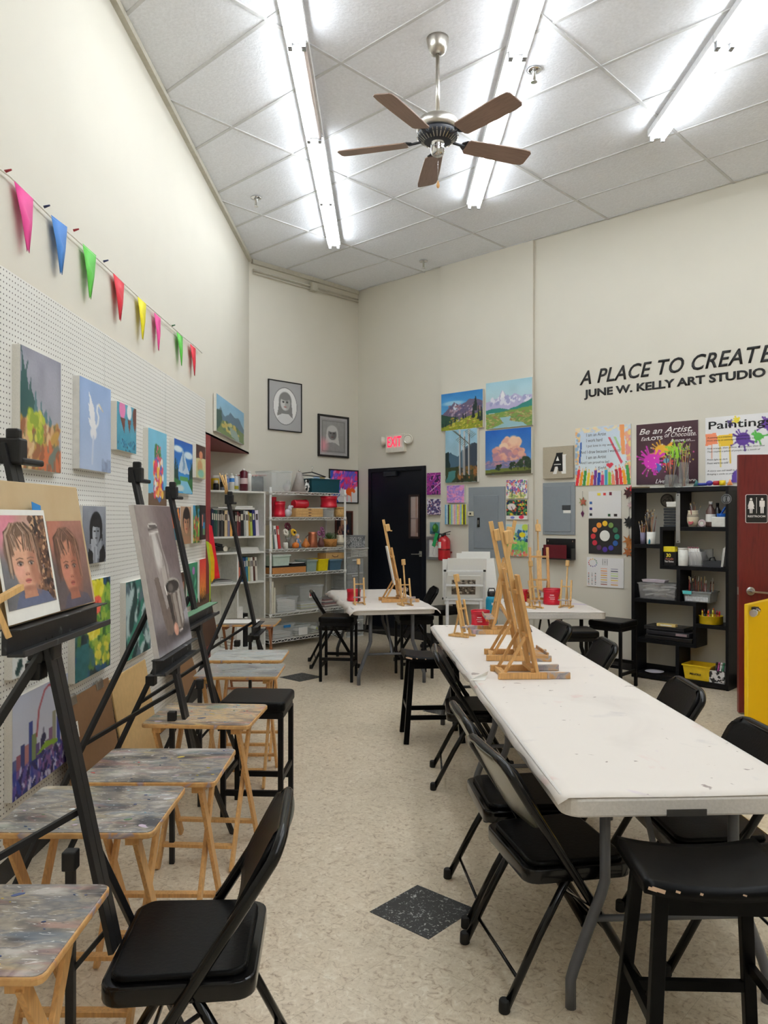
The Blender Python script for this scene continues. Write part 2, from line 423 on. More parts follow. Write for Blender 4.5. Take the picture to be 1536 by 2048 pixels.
floor = struct(B().prism([(-2.7, -3.1), (6.1, -3.1), (6.1, 4.6), (-.3, 10.8), (-2.7, 8.6)], -.08, 0.0).build('floor', floor_material()))
BT = ramp_mat('black_speckled_tile', [(0, (24, 26, 28)), (.57, (32, 34, 36)), (.61, (66, 68, 70)), (.645, (176, 176, 174))], 60, 3, .32, distortion=1.5, rnd=False)
FA = Vector((math.sin(.731), math.cos(.731))); FB = Vector((-FA.y, FA.x))
for px, py in ((739, 1824), (558.4, 1354.8), (845, 1422)):
    q = P(px, py, 0).xy; s_ = .296
    pts = [q, q-FB*s_, q-FB*s_+FA*s_, q+FA*s_]
    B().prism([tuple(p) for p in pts], .0, .0016).build('black_tile', BT, floor)
# ceiling of 2 x 4 ft tiles in a metal grid
CM = M('mineral_fibre_tile', (234, 237, 244), .85, var=.05, scale=60, bump=.6)
ceiling = struct(B().prism([(-2.7, -3.1), (6.1, -3.1), (6.1, 4.6), (-.3, 10.8), (-2.7, 8.6)], CEIL, CEIL+.1).build('ceiling', CM))
E1 = Vector((.6896, .7242)); E2 = Vector((-.7242, .6896)); G0 = Vector((2.769, 6.61))
def clip(p, d):
    t0, t1 = -99., 99.
    n = len(ROOM)
    for i in range(n):
        a = Vector(ROOM[i]); b_ = Vector(ROOM[(i+1) % n]); e = b_-a; nn = Vector((-e.y, e.x)).normalized()
        den = nn.dot(d); num = nn.dot(a-p)
        if abs(den) < 1e-9:
            if num > 0: return None
        elif den > 0: t0 = max(t0, num/den)
        else: t1 = min(t1, num/den)
    return (t0, t1) if t1 > t0+.05 else None
gb = B(); TS = .6248
for i in range(-5, 12):
    q = G0+E2*i*2*TS; c = clip(q, E1)
    if c: a, b_ = q+E1*c[0], q+E1*c[1]; gb.bar((a.x, a.y, CEIL-.003), (b_.x, b_.y, CEIL-.003), .024, .008, up=(0, 0, 1))
for j in range(-18, 4):
    q = G0+E1*j*TS; c = clip(q, E2)
    if c: a, b_ = q+E2*c[0], q+E2*c[1]; gb.bar((a.x, a.y, CEIL-.002), (b_.x, b_.y, CEIL-.002), .024, .008, up=(0, 0, 1))
gb.build('ceiling_grid', M('ceiling_grid_metal', (205, 206, 208), .5), ceiling)

ALZ, ALY = 2.30, 6.95     # the low alcove at the far end of the left wall
wl = B().span((-1.73, -3.0, 0), (-1.609, ALY, CEIL)).span((-1.73, ALY, ALZ), (-1.609, 9.174, CEIL))
struct(wl.build('wall_left', WALLM))
REDW = M('maroon_paint', (128, 44, 44), .55)
al = B().span((-2.62, ALY-.02, ALZ), (-1.609, 9.25, ALZ+.02)); struct(al.build('trim_1', REDW))
struct(B().span((-2.7, ALY-.1, 0), (-2.6, 9.3, ALZ)).span((-2.6, ALY-.1, 0), (-1.73, ALY-.02, ALZ)).build('wall_alcove', WALLM))
struct(B().span((-1.74, ALY, 0), (-1.603, ALY+.17, ALZ)).build('trim_2', REDW, bevel=.004))
mp_ = [wpos('M', -1.6, 0).xy, wpos('M', 1.821, 0).xy, wpos('M', 1.9, -.12).xy, wpos('M', -1.6, -.12).xy]
struct(B().prism([tuple(p) for p in mp_], 0, CEIL).build('wall_back', WALLM))
rp_ = [wpos('R', 0, 0).xy, wpos('R', 8.775, 0).xy, wpos('R', 8.9, -.12).xy, wpos('R', -.1, -.12).xy]
struct(B().prism([tuple(p) for p in rp_], 0, CEIL).build('wall_right', WALLM))
struct(B().span((6.0, -3.0, 0), (6.12, 4.5, CEIL)).build('wall_side', WALLM))
struct(B().span((-1.73, -3.12, 0), (6.12, -3.0, CEIL)).build('wall_rear', WALLM))
# shallow pilaster on the right wall
s0, s1 = wray('R', 884)[0], wray('R', 1066, None, .035)[0]
def wbox(w, a, b_, o0, o1, z0, z1):
    pts = [wpos(w, a, o0), wpos(w, b_, o0), wpos(w, b_, o1), wpos(w, a, o1)]
    return [tuple(p.xy) for p in pts]
struct(B().prism(wbox('R', s0, s1, 0, .035, 0, 0), 0.1, CEIL-.001).build('trim_3', WALLM))
# wall angle and the conduit under the ceiling
TRM = M('ceiling_trim', (196, 192, 178), .6)
struct(B().span((-1.609, -3.0, CEIL-.045), (-1.57, 9.14, CEIL-.001)).build('trim_4', TRM))
struct(B().prism(wbox('M', .03, 1.8, .001, .04, 0, 0), CEIL-.05, CEIL-.001).build('trim_5', TRM))
BASEB = M('black_baseboard', (22, 22, 24), .5)
struct(B().span((-1.609, -3.0, 0), (-1.597, ALY, .11)).build('baseboard_left', BASEB))
struct(B().prism(wbox('M', -.05, 1.8, .001, .013, 0, 0), 0, .1).build('baseboard_back', BASEB))
struct(B().prism(wbox('R', .03, 8.7, .001, .013, 0, 0), 0, .1).build('baseboard_right', BASEB))
cd = thing('ceiling_conduit', 'thin beige conduit with a small junction box running under the ceiling', 'conduit', wpos('M', 0, .03, CEIL-.13), WALLS['M'][3])
B().cyl((.03, -.012, 0), (1.78, -.012, 0), .011, n=8).cyl((.03, -.012, -.035), (1.78, -.012, -.035), .008, n=8).build('pipe', TRM, cd)
B().span((.93, -.05, -.055), (1.03, .02, .05)).build('junction_box', TRM, cd, bevel=.004)

# ------------------------------------------------------------------ fluorescent strip lights (they light the room)
TUBE = bpy.data.materials.new('lit_tube'); TUBE.use_nodes = True
_b = TUBE.node_tree.nodes['Principled BSDF']; _b.inputs['Base Color'].default_value = (.9, .9, .9, 1)
_b.inputs['Emission Color'].default_value = (.92, .97, 1.0, 1); _b.inputs['Emission Strength'].default_value = TUBE_POWER
FIX = M('fixture_enamel', (225, 226, 228), .4)
def strip_light():
    t = thing('fluorescent_light', '', 'ceiling light')
    B().span((-.072, 0, .022), (.072, 1.215, .075)).span((-.03, 0, .008), (.03, 1.215, .022)).build('housing', FIX, t, bevel=.003)
    for sx in (-.044, .044):
        B().cyl((sx, .03, 0), (sx, 1.185, 0), .0145, n=10).build('tube', TUBE, t)
    e = B()
    for y in (.012, 1.203):
        for sx in (-.044, .044): B().box((sx, y, -.001), (.026, .022, .044)).build('lamp_holder', M('lamp_holder_grey', (150, 152, 156), .4), t)
    return t
_f = None
RN = ('above the easels', 'beside the ceiling fan', 'above the exit wall lettering')
off_lab = ''
for k, (X, Yend, n) in enumerate(((-.553, 8.557, 4), (.868, 7.45, 8), (2.165, 6.12, 7))):
    for i in range(n):
        y = Yend-1.22*(i+1); vis = y+1.22 > 4.46
        if vis:
            lab = 'lit twin-tube strip light '+RN[k]+', '+('at the far end of its row' if i == 0 else ('second', 'third', 'fourth')[i-1]+' from the far end')
            g = None
        else: lab = 'lit twin-tube strip light further along the row '+RN[k]; g = 'unseen strip lights of the row '+RN[k]
        if (k, i) == (0, 2): off_lab = lab
        if _f is None: _f = strip_light(); o = _f; o.location = (X, y, CEIL-.078); o['label'] = lab
        else: o = dup(_f, (X, y, CEIL-.078), 0, lab, g)
# one tube of the third fixture of the row above the easels has failed
_o = [o for o in COL.objects if o.get('label') == off_lab][0]
_t = [c for c in _o.children if c.name.startswith('tube')][1]
_t.data = _t.data.copy(); _t.data.materials[0] = M('unlit_tube', (226, 214, 210), .3)
_o['label'] = 'strip light above the easels with one of its two tubes dead'
# ------------------------------------------------------------------ ceiling fan
BLADE = M('walnut_blade', (140, 116, 104), .45, var=.12, scale=12, stretch=(1, 9, 9))
NICK = M('brushed_nickel', (196, 192, 184), .3, metal=1.0)
FDARK = M('fan_dark_vents', (40, 42, 50), .5)
fan = thing('ceiling_fan', 'five-blade ceiling fan with brown blades and brushed nickel motor on a long rod', 'ceiling fan', (.345, 4.95, CEIL))
B().lathe([(.02, -.1), (.045, -.095), (.062, -.06), (.07, -.02), (.072, 0)], 28).build('canopy', NICK, fan)
B().cyl((0, 0, -.09), (0, 0, -.52), .0125, n=14).build('down_rod', NICK, fan)
B().lathe([(.03, -.50), (.10, -.512), (.125, -.53), (.135, -.555), (.135, -.59), (.12, -.6)], 36).build('motor_housing', NICK, fan)
mv = B().lathe([(.118, -.6), (.132, -.615), (.125, -.645), (.085, -.665), (.055, -.67)], 36)
mv.build('vent_ring', FDARK, fan)
vf = B()
for k in range(30):
    a = 2*PI*k/30; vf.bar((.088*math.cos(a), .088*math.sin(a), -.667), (.134*math.cos(a), .134*math.sin(a), -.632), .005, .008)
vf.build('vent_fins', NICK, fan)
B().lathe([(.0, -.752), (.035, -.75), (.043, -.735), (.045, -.70), (.045, -.665), (.05, -.66)], 28).build('switch_housing', CHROME, fan)
pc = B().cyl((.0, -.03, -.745), (.0, -.03, -.93), .0012, n=6); pch = pc.build('pull_chain', CHROME, fan)
B().lathe([(.002, 0), (.009, .008), (.011, .02), (.006, .04), (.002, .05)], 12, (0, -.03, -.975)).build('chain_pull', WOOD, pch)
def blade_shape():
    b = B(); out = []
    for r, w in ((.20, .045), (.215, .062), (.30, .066), (.45, .072), (.60, .074), (.648, .068), (.662, .05)): out.append((r, w))
    poly = [(r, -w) for r, w in out]+[(r, w) for r, w in reversed(out)]
    return b.prism(poly, -.004, .004, T=Matrix.Translation((0, 0, 0)) @ Matrix.Rotation(math.radians(-13), 4, 'X'))
for k in range(5):
    a = math.radians(93+72*k)
    bl = blade_shape().build('blade', BLADE, fan, (0, 0, -.66), (0, 0, a), bevel=.002)
    B().bar((.09, 0, .01), (.19, 0, .0), .02, .008).prism([(.17, -.02), (.20, -.045), (.25, -.03), (.27, 0), (.25, .03), (.20, .045), (.17, .02)], .004, .009, T=Matrix.Rotation(math.radians(-13), 4, 'X')).build('blade_bracket', FDARK, bl)

# ------------------------------------------------------------------ folding chairs  (+x is the way a sitter faces)
SHELL = M('grey_beige_reflection', (92, 90, 76), .3, coat=.5)  # floor's grey-beige reflection in the glossy back, put into the base colour
def folding_chair():
    t = thing('folding_chair', '', 'chair', group='black padded folding chairs')
    H = .765
    # main frame: one tube up one side, across the top, down the other
    pts = []
    side = [(.23, .0), (.05, .30), (-.06, .47), (-.165, .63), (-.222, .72)]
    L_ = [(x, -.215+.012*min(1, z/.4), z) for x, z in side]
    arc = []
    for k in range(9):
        a = PI/2*k/8
        arc.append((-.222-.022*math.sin(a), -.203+.09*(1-math.cos(a)), .72+.045*math.sin(a)))
    up = L_[:-1]+arc
    pts = up+[(x, -y, z) for x, y, z in reversed(up)]
    fr = B().tube(pts, .0150, 10).build('front_frame', BLACKM, t)
    for s in (-1, 1):
        B().tube([(-.02, s*.19, .425), (-.14, s*.195, .22), (-.255, s*.20, .0)], .0135, 10).build('rear_leg', BLACKM, t)
        B().lathe([(.0165, 0), (.0185, .004), (.0175, .035), (.015, .04)], 12, (-.255, s*.20, -.0)).build('foot_cap', RUBBER, t); B().lathe([(.0175, 0), (.0195, .004), (.0185, .035), (.016, .04)], 12, (.228, s*.2145, 0)).build('foot_cap', RUBBER, t)
        B().bar((-.05, s*.202, .36), (.08, s*.205, .275), .004, .02, up=(0, 1, 0)).build('hinge_link', BLACKM, t); B().bar((-.17, s*.205, .62), (-.03, s*.203, .45), .004, .018, up=(0, 1, 0)).build('hinge_link', BLACKM, t)
    B().cyl((-.205, -.197, .09), (-.205, .197, .09), .006, n=8).build('cross_rod', BLACKM, t); B().cyl((.10, -.208, .21), (.10, .208, .21), .006, n=8).build('cross_rod', BLACKM, t)
    pan = B().prism(rrect(.40, .37, .05, 5, .42), .385, .432, smooth=True); pan.build('seat_pan', BLACKM, t, (.005, 0, 0), bevel=.006)
    sc = B().prism(rrect(.36, .33, .045, 5, .38), .428, .448, smooth=False).build('seat_cushion', VINYL, t, (.007, 0, 0), bevel=.012, seg=4)
    # curved backrest between the uprights
    def bk(off):
        def f(u, v):
            y = (u-.5)*.40; z = .545+v*.222; k = abs(u-.5)*2
            inset = 0.0
            if v < .35: inset = (1-math.sqrt(max(0, 1-((.35-v)/.35)**2)))*.06
            if v > .75: inset = (1-math.sqrt(max(0, 1-((v-.75)/.25)**2)))*.05
            y = math.copysign(min(abs(y), .20-inset), y)
            x = -.112-.122*v-.0+.0*k-(1-k*k)*.022
            return (x+off, y, z)
        return f
    sh = B().grid(bk(-.006), 16, 10); sh.build('backrest', SHELL, t).modifiers.new('thick', 'SOLIDIFY').thickness = .004
    pd = B().grid(bk(.004), 16, 10).build('back_pad', VINYL, t); m_ = pd.modifiers.new('thick', 'SOLIDIFY'); m_.thickness = .012; m_.offset = 1
    return t
_fc = folding_chair()
_first = [True]
def chair(x, y, deg, label):
    if _first[0]: _first[0] = False; _fc.location = (x, y, 0); _fc.rotation_euler = (0, 0, math.radians(deg)); _fc['label'] = label; return _fc
    return dup(_fc, (x, y, 0), math.radians(deg), label)
chair(-.505, 2.04, 184, 'black folding chair turned towards the easels, before the easel with child portraits')
chair(.585, 2.66, 12, 'black folding chair tucked askew into the near corner of the long paper-covered table')
chair(.545, 3.13, 5, 'black folding chair half hidden behind the chair at the near table corner')
chair(.545, 4.56, -3, 'black folding chair between the black wooden stool and the middle of the long table')
chair(1.17, 2.83, 183, 'black folding chair whose back rises over the long table next to the yellow door panel')
chair(1.19, 3.62, 178, 'black folding chair with light scratches on its back, second from the yellow cabinet')
chair(1.17, 4.85, 180, 'black folding chair beyond the long table in front of the tall padded stool')
chair(1.08, 5.65, 184, 'black folding chair beyond the far end of the long table, touching a padded stool')
chair(-.52, 8.1, 8, 'black folding chair behind the padded stool, with its back to the wire shelf')
chair(.33, 8.52, 185, 'black folding chair on the door side of the back table')

# ------------------------------------------------------------------ stools
def bar_stool(h=.61, w=.34, d=.34):
    t = thing('bar_stool', '', 'stool', group='square padded bar stools')
    B().prism(rrect(w, d, .035, 4), h-.055, h, smooth=False).build('seat', VINYL, t, bevel=.016, seg=4)
    B().prism(rrect(w-.02, d-.02, .02, 2), h-.085, h-.054).build('seat_frame', BLACKP, t)
    a, c = d/2-.022, w/2-.022
    for sx in (-1, 1):
        for sy in (-1, 1):
            B().span((sx*a-.013, sy*c-.013, 0), (sx*a+.013, sy*c+.013, h-.08)).build('leg', BLACKP, t, bevel=.002)
    for sx in (-1, 1): B().span((sx*a-.009, -c+.013, .20), (sx*a+.009, c-.013, .228)).build('footrest', BLACKP, t)
    for sy in (-1, 1): B().span((-a+.013, sy*c-.009, .13), (a-.013, sy*c+.009, .158)).build('footrest', BLACKP, t)
    return t
bs = bar_stool()
bs.location = (-.665, 4.07, 0); bs.rotation_euler = (0, 0, math.radians(-3)); bs['label'] = 'square black padded bar stool standing between the paint-spattered trays'
dup(bs, (-.435, 7.38, 0), math.radians(84), 'square black padded bar stool in front of the folding chair by the back table')
dup(bs, (.29, 7.52, 0), math.radians(10), 'square black padded bar stool pushed under the back table')
dup(bs, (2.10, 7.06, 0), math.radians(46), 'square black padded bar stool beside the black open shelf')
dup(bs, (1.60, 6.48, 0), math.radians(2), 'square black padded bar stool half under the table beneath the grey panels')
WBLK = M('black_painted_wood', (10, 10, 11), .3, coat=.0, spec=.10, var=.2, bump=.1, scale=12)
def saddle_stool(h=.60, w=.40, d=.29):
    t = thing('wooden_stool', '', 'stool')
    def top(u, v):
        x, y = (u-.5)*w, (v-.5)*d
        return (x, y, h-.012+.022*abs(2*u-1)**2.2-.004)
    B().grid(top, 18, 10).build('seat', WBLK, t).modifiers.new('thick', 'SOLIDIFY').thickness = .03
    a = .045
    for sx in (-1, 1):
        for sy in (-1, 1):
            B().bar((sx*(w/2-.05), sy*(d/2-.045), h-.045), (sx*(w/2-.005), sy*(d/2+.01), 0), .036, .03, up=(0, 1, 0)).build('leg', WBLK, t, bevel=.003)
    B().span((-w/2+.05, -d/2+.03, h-.095), (w/2-.05, -d/2+.05, h-.03)).build('apron', WBLK, t); B().span((-w/2+.05, d/2-.05, h-.095), (w/2-.05, d/2-.03, h-.03)).build('apron', WBLK, t)
    for sy in (-1, 1): B().span((-w/2+.02, sy*(d/2-.01)-.009, .16), (w/2-.02, sy*(d/2-.01)+.009, .19)).build('stretcher', WBLK, t)
    for sx in (-1, 1): B().span((sx*(w/2-.02)-.009, -d/2+.01, .22), (sx*(w/2-.02)+.009, d/2-.01, .25)).build('stretcher', WBLK, t)
    return t
st = saddle_stool(); st.location = (.885, 2.13, 0); st.rotation_euler = (0, 0, math.radians(-2)); st['label'] = 'black wooden saddle stool with chipped paint at the near end of the long table'; st['group'] = 'black wooden saddle stools'
CHIP = M('bare_wood_chip', (206, 176, 150), .6)
cp = B()
for x, y, z, a, b_ in ((-.185, -.1453, .599, .012, .004), (-.17, -.1453, .597, .018, .005), (-.12, -.1453, .593, .006, .003), (-.06, -.1453, .588, .004, .003), (.05, -.1453, .587, .005, .002)):
    cp.box((x, y, z-.012), (a*2, .001, b_*2), rot=(0, .3, 0))
cp.build('paint_chips', CHIP, st)
dup(st, (.335, 5.42, 0), math.radians(4), 'black wooden saddle stool at the far end of the long table', 'black wooden saddle stools')
# dark office chair behind the print rack
oc = thing('office_chair', 'black round-backed chair between the print rack and the dark door', 'chair', (.66, 8.95, 0), math.radians(215))
B().prism(rrect(.42, .44, .1, 5), .43, .50).build('seat', VINYL, oc, bevel=.02, seg=3)
def ob(u, v):
    y = (u-.5)*.44; inset = (1-math.sqrt(max(0, 1-((v-.6)/.4)**2)))*.15 if v > .6 else 0
    return (-.20-.05*v-(1-(2*u-1)**2)*.03, math.copysign(min(abs(y), .22-inset), y), .56+v*.42)
B().grid(ob, 14, 10).build('backrest', VINYL, oc).modifiers.new('thick', 'SOLIDIFY').thickness = .04
B().cyl((0, 0, .1), (0, 0, .44), .025).bar((-.2, 0, .47), (-.225, 0, .62), .05, .012).build('post', BLACKPL, oc)
for k in range(5):
    a = 2*PI*k/5; lg = B().bar((0, 0, .1), (.26*math.cos(a), .26*math.sin(a), .06), .03, .025).ball((.26*math.cos(a), .26*math.sin(a), .028), .028).build('caster_leg', BLACKPL, oc)

# ------------------------------------------------------------------ folding tables
PLAS = M('white_table_plastic', (214, 210, 206), .45, bump=.15, scale=120)
LEGG = M('grey_table_leg', (86, 88, 94), .4, coat=.2)
def table_frame(t, L, W, H, legm, ends=(-1, 1), spread=.11):
    for e in ends:
        x = e*(L/2-.17)
        for s in (-1, 1):
            y0 = s*(W/2-.18)
            B().tube([(x, y0, H-.056), (x, y0, .40), (x, y0+s*.012, .36), (x, y0+s*(spread-.012), .13), (x, y0+s*spread, .09), (x, y0+s*spread, .0)], .0175, 10).build('leg', legm, t)
        B().tube([(x, -(W/2-.18)-.04, .28), (x, (W/2-.18)+.04, .28)], .011, 8).build('cross_bar', legm, t)
        B().bar((x, 0, .28), (x-e*.28, 0, H-.06), .016, .016).build('brace', legm, t)
    for s in (-1, 1): B().span((-L/2+.12, s*(W/2-.1)-.012, H-.075), (L/2-.12, s*(W/2-.1)+.012, H-.05)).build('rail', legm, t)
def folding_table(L, W, H, label, loc, rot, legm, group='white folding tables'):
    t = thing('folding_table', label, 'table', loc, rot, group)
    B().prism(rrect(W, L, .06, 5), H-.056, H, smooth=False).build('table_top', PLAS, t, bevel=.007)
    table_frame(t, L, W, H, legm)
    return t
# x of each table runs along its length
A0 = P(1128, 1600, .72).xy; A1 = P(862, 1250, .72).xy
ax = (A1-A0).normalized(); an = Vector((ax.y, -ax.x)); TW = .775
Lrow = (A1-A0).length; hl = Lrow/2
def at(a, n): q = A0+ax*a+an*n; return (q.x, q.y, 0)
ang = math.atan2(ax.y, ax.x)
folding_table(hl-.004, TW, .72, 'white plastic folding table, near one of the two under the long paper cover', at(hl/2, TW/2), ang, LEGG)
folding_table(hl-.004, TW, .72, 'white plastic folding table, far one of the two under the long paper cover', at(hl*1.5, TW/2), ang, LEGG)
# dark block on the near end lip, painting the shade of its handle notch
nt_ = B().span((-.007, -.06, -.010), (.006, .06, .010)).build('lip_notch_shade', M('notch_shade_grey', (60, 58, 56), .6), None)
nt_.parent = [o for o in COL.objects if o.name == 'folding_table'][0]; nt_.location = (-(hl-.004)/2+.004, .02, .664+.012)
T2C = P(790, 1219, .72).xy
T2A = ((P(706, 1220, .72)+P(873, 1214, .72))/2).xy; T2B = ((P(650, 1180, .72)+P(797, 1178, .72))/2).xy
a2 = (T2B-T2A).normalized(); n2 = Vector((a2.y, -a2.x)); ang2 = math.atan2(a2.y, a2.x); L2 = 1.83
folding_table(L2, .76, .72, 'white folding table by the dark door, under brown-edged paper', ((T2A+a2*L2/2).x, (T2A+a2*L2/2).y, 0), ang2, LEGG)
T3 = (1.09, 1.93, 6.66, 7.80)
folding_table(T3[3]-T3[2], T3[1]-T3[0], .72, 'white folding table along the wall below the grey electrical panels', ((T3[0]+T3[1])/2, (T3[2]+T3[3])/2, 0), PI/2, BLACKP)
# paper covers, slightly rumpled, hanging a little over the long sides
def cover_mat(name, seed):
    m = ramp_mat(name, [(0, (226, 219, 212)), (.5, (230, 223, 216)), (1, (222, 214, 208))], 2, 3, .75, rnd=False)
    nt = m.node_tree; L = nt.links; b = nt.nodes['Principled BSDF']
    base = b.inputs['Base Color'].links[0].from_socket
    tc = nt.nodes.new('ShaderNodeTexCoord'); last = base
    for sc_, lo, hi, colr, off in ((3.2, .63, .72, (222, 176, 172), 3), (2.6, .68, .74, (200, 180, 212), 9), (16, .70, .73, (120, 96, 92), 21), (1.8, .60, .80, (206, 198, 192), 31), (5, .66, .74, (206, 200, 198), 47)):
        mp = nt.nodes.new('ShaderNodeMapping'); mp.inputs['Location'].default_value = (off+seed, off*1.3, 0)
        n = nt.nodes.new('ShaderNodeTexNoise'); n.inputs['Scale'].default_value = sc_; n.inputs['Detail'].default_value = 4; n.inputs['Distortion'].default_value = .6
        r = nt.nodes.new('ShaderNodeValToRGB'); r.color_ramp.elements[0].position = lo; r.color_ramp.elements[1].position = hi
        mx = nt.nodes.new('ShaderNodeMixRGB'); mx.inputs[2].default_value = lin(colr)+(1,)
        ml = nt.nodes.new('ShaderNodeMath'); ml.operation = 'MULTIPLY'; ml.inputs[1].default_value = .7
        L.new(tc.outputs['Object'], mp.inputs[0]); L.new(mp.outputs[0], n.inputs[0]); L.new(n.outputs['Fac'], r.inputs[0]); L.new(r.outputs[0], ml.inputs[0])
        L.new(ml.outputs[0], mx.inputs[0]); L.new(last, mx.inputs[1]); last = mx.outputs[0]
    L.new(last, b.inputs['Base Color'])
    return m
def cover(label, loc, rot, L, W, H, over=.02, seed=1, droop=.02, x0=0.0, x1=0.0):
    rg = random.Random(seed); ph = [rg.random()*6 for _ in range(8)]
    def f(u, v):
        x = -L/2-x0+(L+x0+x1)*u; y = (v-.5)*(W+2*over)
        wv = over*.5*(math.sin(x*5+ph[0])+.6*math.sin(x*13+ph[1]))
        e = abs(v-.5)*2; out = max(0, abs(y)+wv*(e > .9)-W/2)
        y = y+math.copysign(wv, y)*(e**6)
        z = H+.0035+.0012*math.sin(x*7+ph[2])*math.sin(y*9+ph[3])
        o = abs(y)-W/2
        if o > 0: z -= min(droop, o*1.2)
        ox = abs(x)-L/2
        if ox > 0: z -= ox*.8
        return (x, y, z)
    b = B().grid(f, 60, 26)
    c = b.build('paper_table_cover', cover_mat('table_paper_%d' % seed, seed), None, loc, (0, 0, rot)); c.modifiers.new('thick', 'SOLIDIFY').thickness = .001
    return tag(c, label, 'table cover', 'paper covers on the tables')
cover('long off-white paper cover with faint smudges on the two joined tables', at(Lrow/2, TW/2), ang, Lrow, TW, .72, .012, 1, .03, -.004, .02)
cover('off-white paper cover curling at the edges on the table by the dark door', ((T2A+a2*L2/2).x, (T2A+a2*L2/2).y, 0), ang2, L2, .76, .72, .03, 2, .045, .02, 0)
cover('off-white paper cover on the table under the grey electrical panels', ((T3[0]+T3[1])/2, (T3[2]+T3[3])/2, 0), PI/2, T3[3]-T3[2], T3[1]-T3[0], .72, .015, 3, .02)
# torn flap of paper on the long table
q = P(957, 1358, .725)
fl = B().add([(-.05, -.03, 0), (.03, -.03, 0), (.05, .045, .012), (.055, .03, .035)], [(0, 1, 2), (0, 2, 3)]).build('paper_scrap', PAPER, None, q)
fl.modifiers.new('t', 'SOLIDIFY').thickness = .0006
tag(fl, 'small torn curl of paper standing up on the edge of the long table', 'paper')

# ------------------------------------------------------------------ paint-spattered tray tables
def tray_mat(name, base, fleck, hue=.25, seed=0):
    """old palette surface: layered smears of pigment with fine flecks over a worn ground"""
    m = ramp_mat(name, base, 5.5, 15, .42, (1, 2.2, 1), .35, coat=.25, bump=.15)
    nt = m.node_tree; L = nt.links; b = nt.nodes['Principled BSDF']; last = b.inputs['Base Color'].links[0].from_socket
    src = [n for n in nt.nodes if n.type == 'TEX_NOISE'][0].inputs['Vector'].links[0].from_socket
    def noise(sc, stretch, off, det=6, dis=.6):
        mp = nt.nodes.new('ShaderNodeMapping'); mp.inputs['Scale'].default_value = stretch; mp.inputs['Location'].default_value = (off, off*.7, 0)
        n = nt.nodes.new('ShaderNodeTexNoise'); n.inputs['Scale'].default_value = sc; n.inputs['Detail'].default_value = det; n.inputs['Distortion'].default_value = dis
        L.new(src, mp.inputs[0]); L.new(mp.outputs[0], n.inputs[0]); return n
    def mask(n, lo, hi, k):
        r = nt.nodes.new('ShaderNodeMapRange'); r.inputs['From Min'].default_value = lo; r.inputs['From Max'].default_value = hi; r.inputs['To Max'].default_value = k
        L.new(n.outputs['Fac'], r.inputs['Value']); return r.outputs[0]
    for sc, st, off, lo, hi, k, c in ((4, (1, 1.6, 1), 5+seed, .56, .66, hue*2, (130, 156, 178)), (4.5, (1, 1.8, 1), 17+seed, .58, .68, hue*2, (196, 120, 112)), (5, (1, 2, 1), 29+seed, .60, .68, hue*2, (206, 180, 96)), (5, (1.4, 1, 1), 43+seed, .62, .70, hue*2, (96, 130, 112)), (22, (1, 2.5, 1), 61+seed, .63, .67, .8, fleck), (48, (1, 1.8, 1), 77+seed, .67, .70, .9, (236, 234, 232)), (30, (1, 2, 1), 91+seed, .66, .70, .7, (70, 62, 66))):
        mx = nt.nodes.new('ShaderNodeMixRGB'); mx.inputs[2].default_value = lin(c)+(1,)
        L.new(mask(noise(sc, st, off), lo, hi, k), mx.inputs[0]); L.new(last, mx.inputs[1]); last = mx.outputs[0]
    L.new(last, b.inputs['Base Color']); return m
TRAYM = tray_mat('paint_spattered_top', [(.36, (66, 62, 66)), (.45, (118, 110, 102)), (.5, (156, 145, 130)), (.545, (112, 110, 112)), (.6, (150, 142, 134)), (.66, (186, 180, 174))], (216, 212, 210), .14)
TRAYW = tray_mat('paint_spattered_wood_top', [(.36, (110, 96, 92)), (.45, (170, 146, 116)), (.5, (208, 176, 126)), (.55, (156, 150, 142)), (.6, (206, 172, 122)), (.67, (216, 200, 170))], (226, 216, 200), .28, 3)
TRAYP = tray_mat('pale_paint_layered_top', [(.30, (126, 130, 132)), (.42, (166, 166, 162)), (.5, (196, 196, 190)), (.58, (176, 184, 186)), (.68, (214, 212, 204))], (230, 228, 222), .12, 8)
TRAYG = tray_mat('grey_paint_layered_top', [(.30, (100, 104, 106)), (.42, (130, 132, 130)), (.5, (152, 152, 146)), (.58, (140, 148, 150)), (.68, (178, 178, 172))], (200, 198, 192), .12, 13)
TRAYE = ramp_mat('tray_edge_wood', [(.0, (110, 84, 60)), (.4, (196, 150, 94)), (.5, (206, 162, 104)), (.6, (190, 140, 86)), (.66, (150, 140, 150)), (.8, (220, 190, 150))], 14, 8, .5, (1, 1, 1), .5)
WOODB = M('brown_stained_wood', (150, 96, 60), .5, var=.14, scale=9, stretch=(14, 14, 1.5))
DABC = [(226, 224, 226), (120, 170, 190), (196, 60, 60), (226, 200, 80), (60, 80, 140), (90, 130, 90), (210, 190, 210), (30, 60, 110), (230, 235, 240)]
DABM = [M('paint_dab_%s' % n, c, .35, coat=.4) for n, c in zip(('white', 'aqua', 'red', 'yellow', 'blue', 'green', 'lilac', 'navy', 'pale'), DABC)]
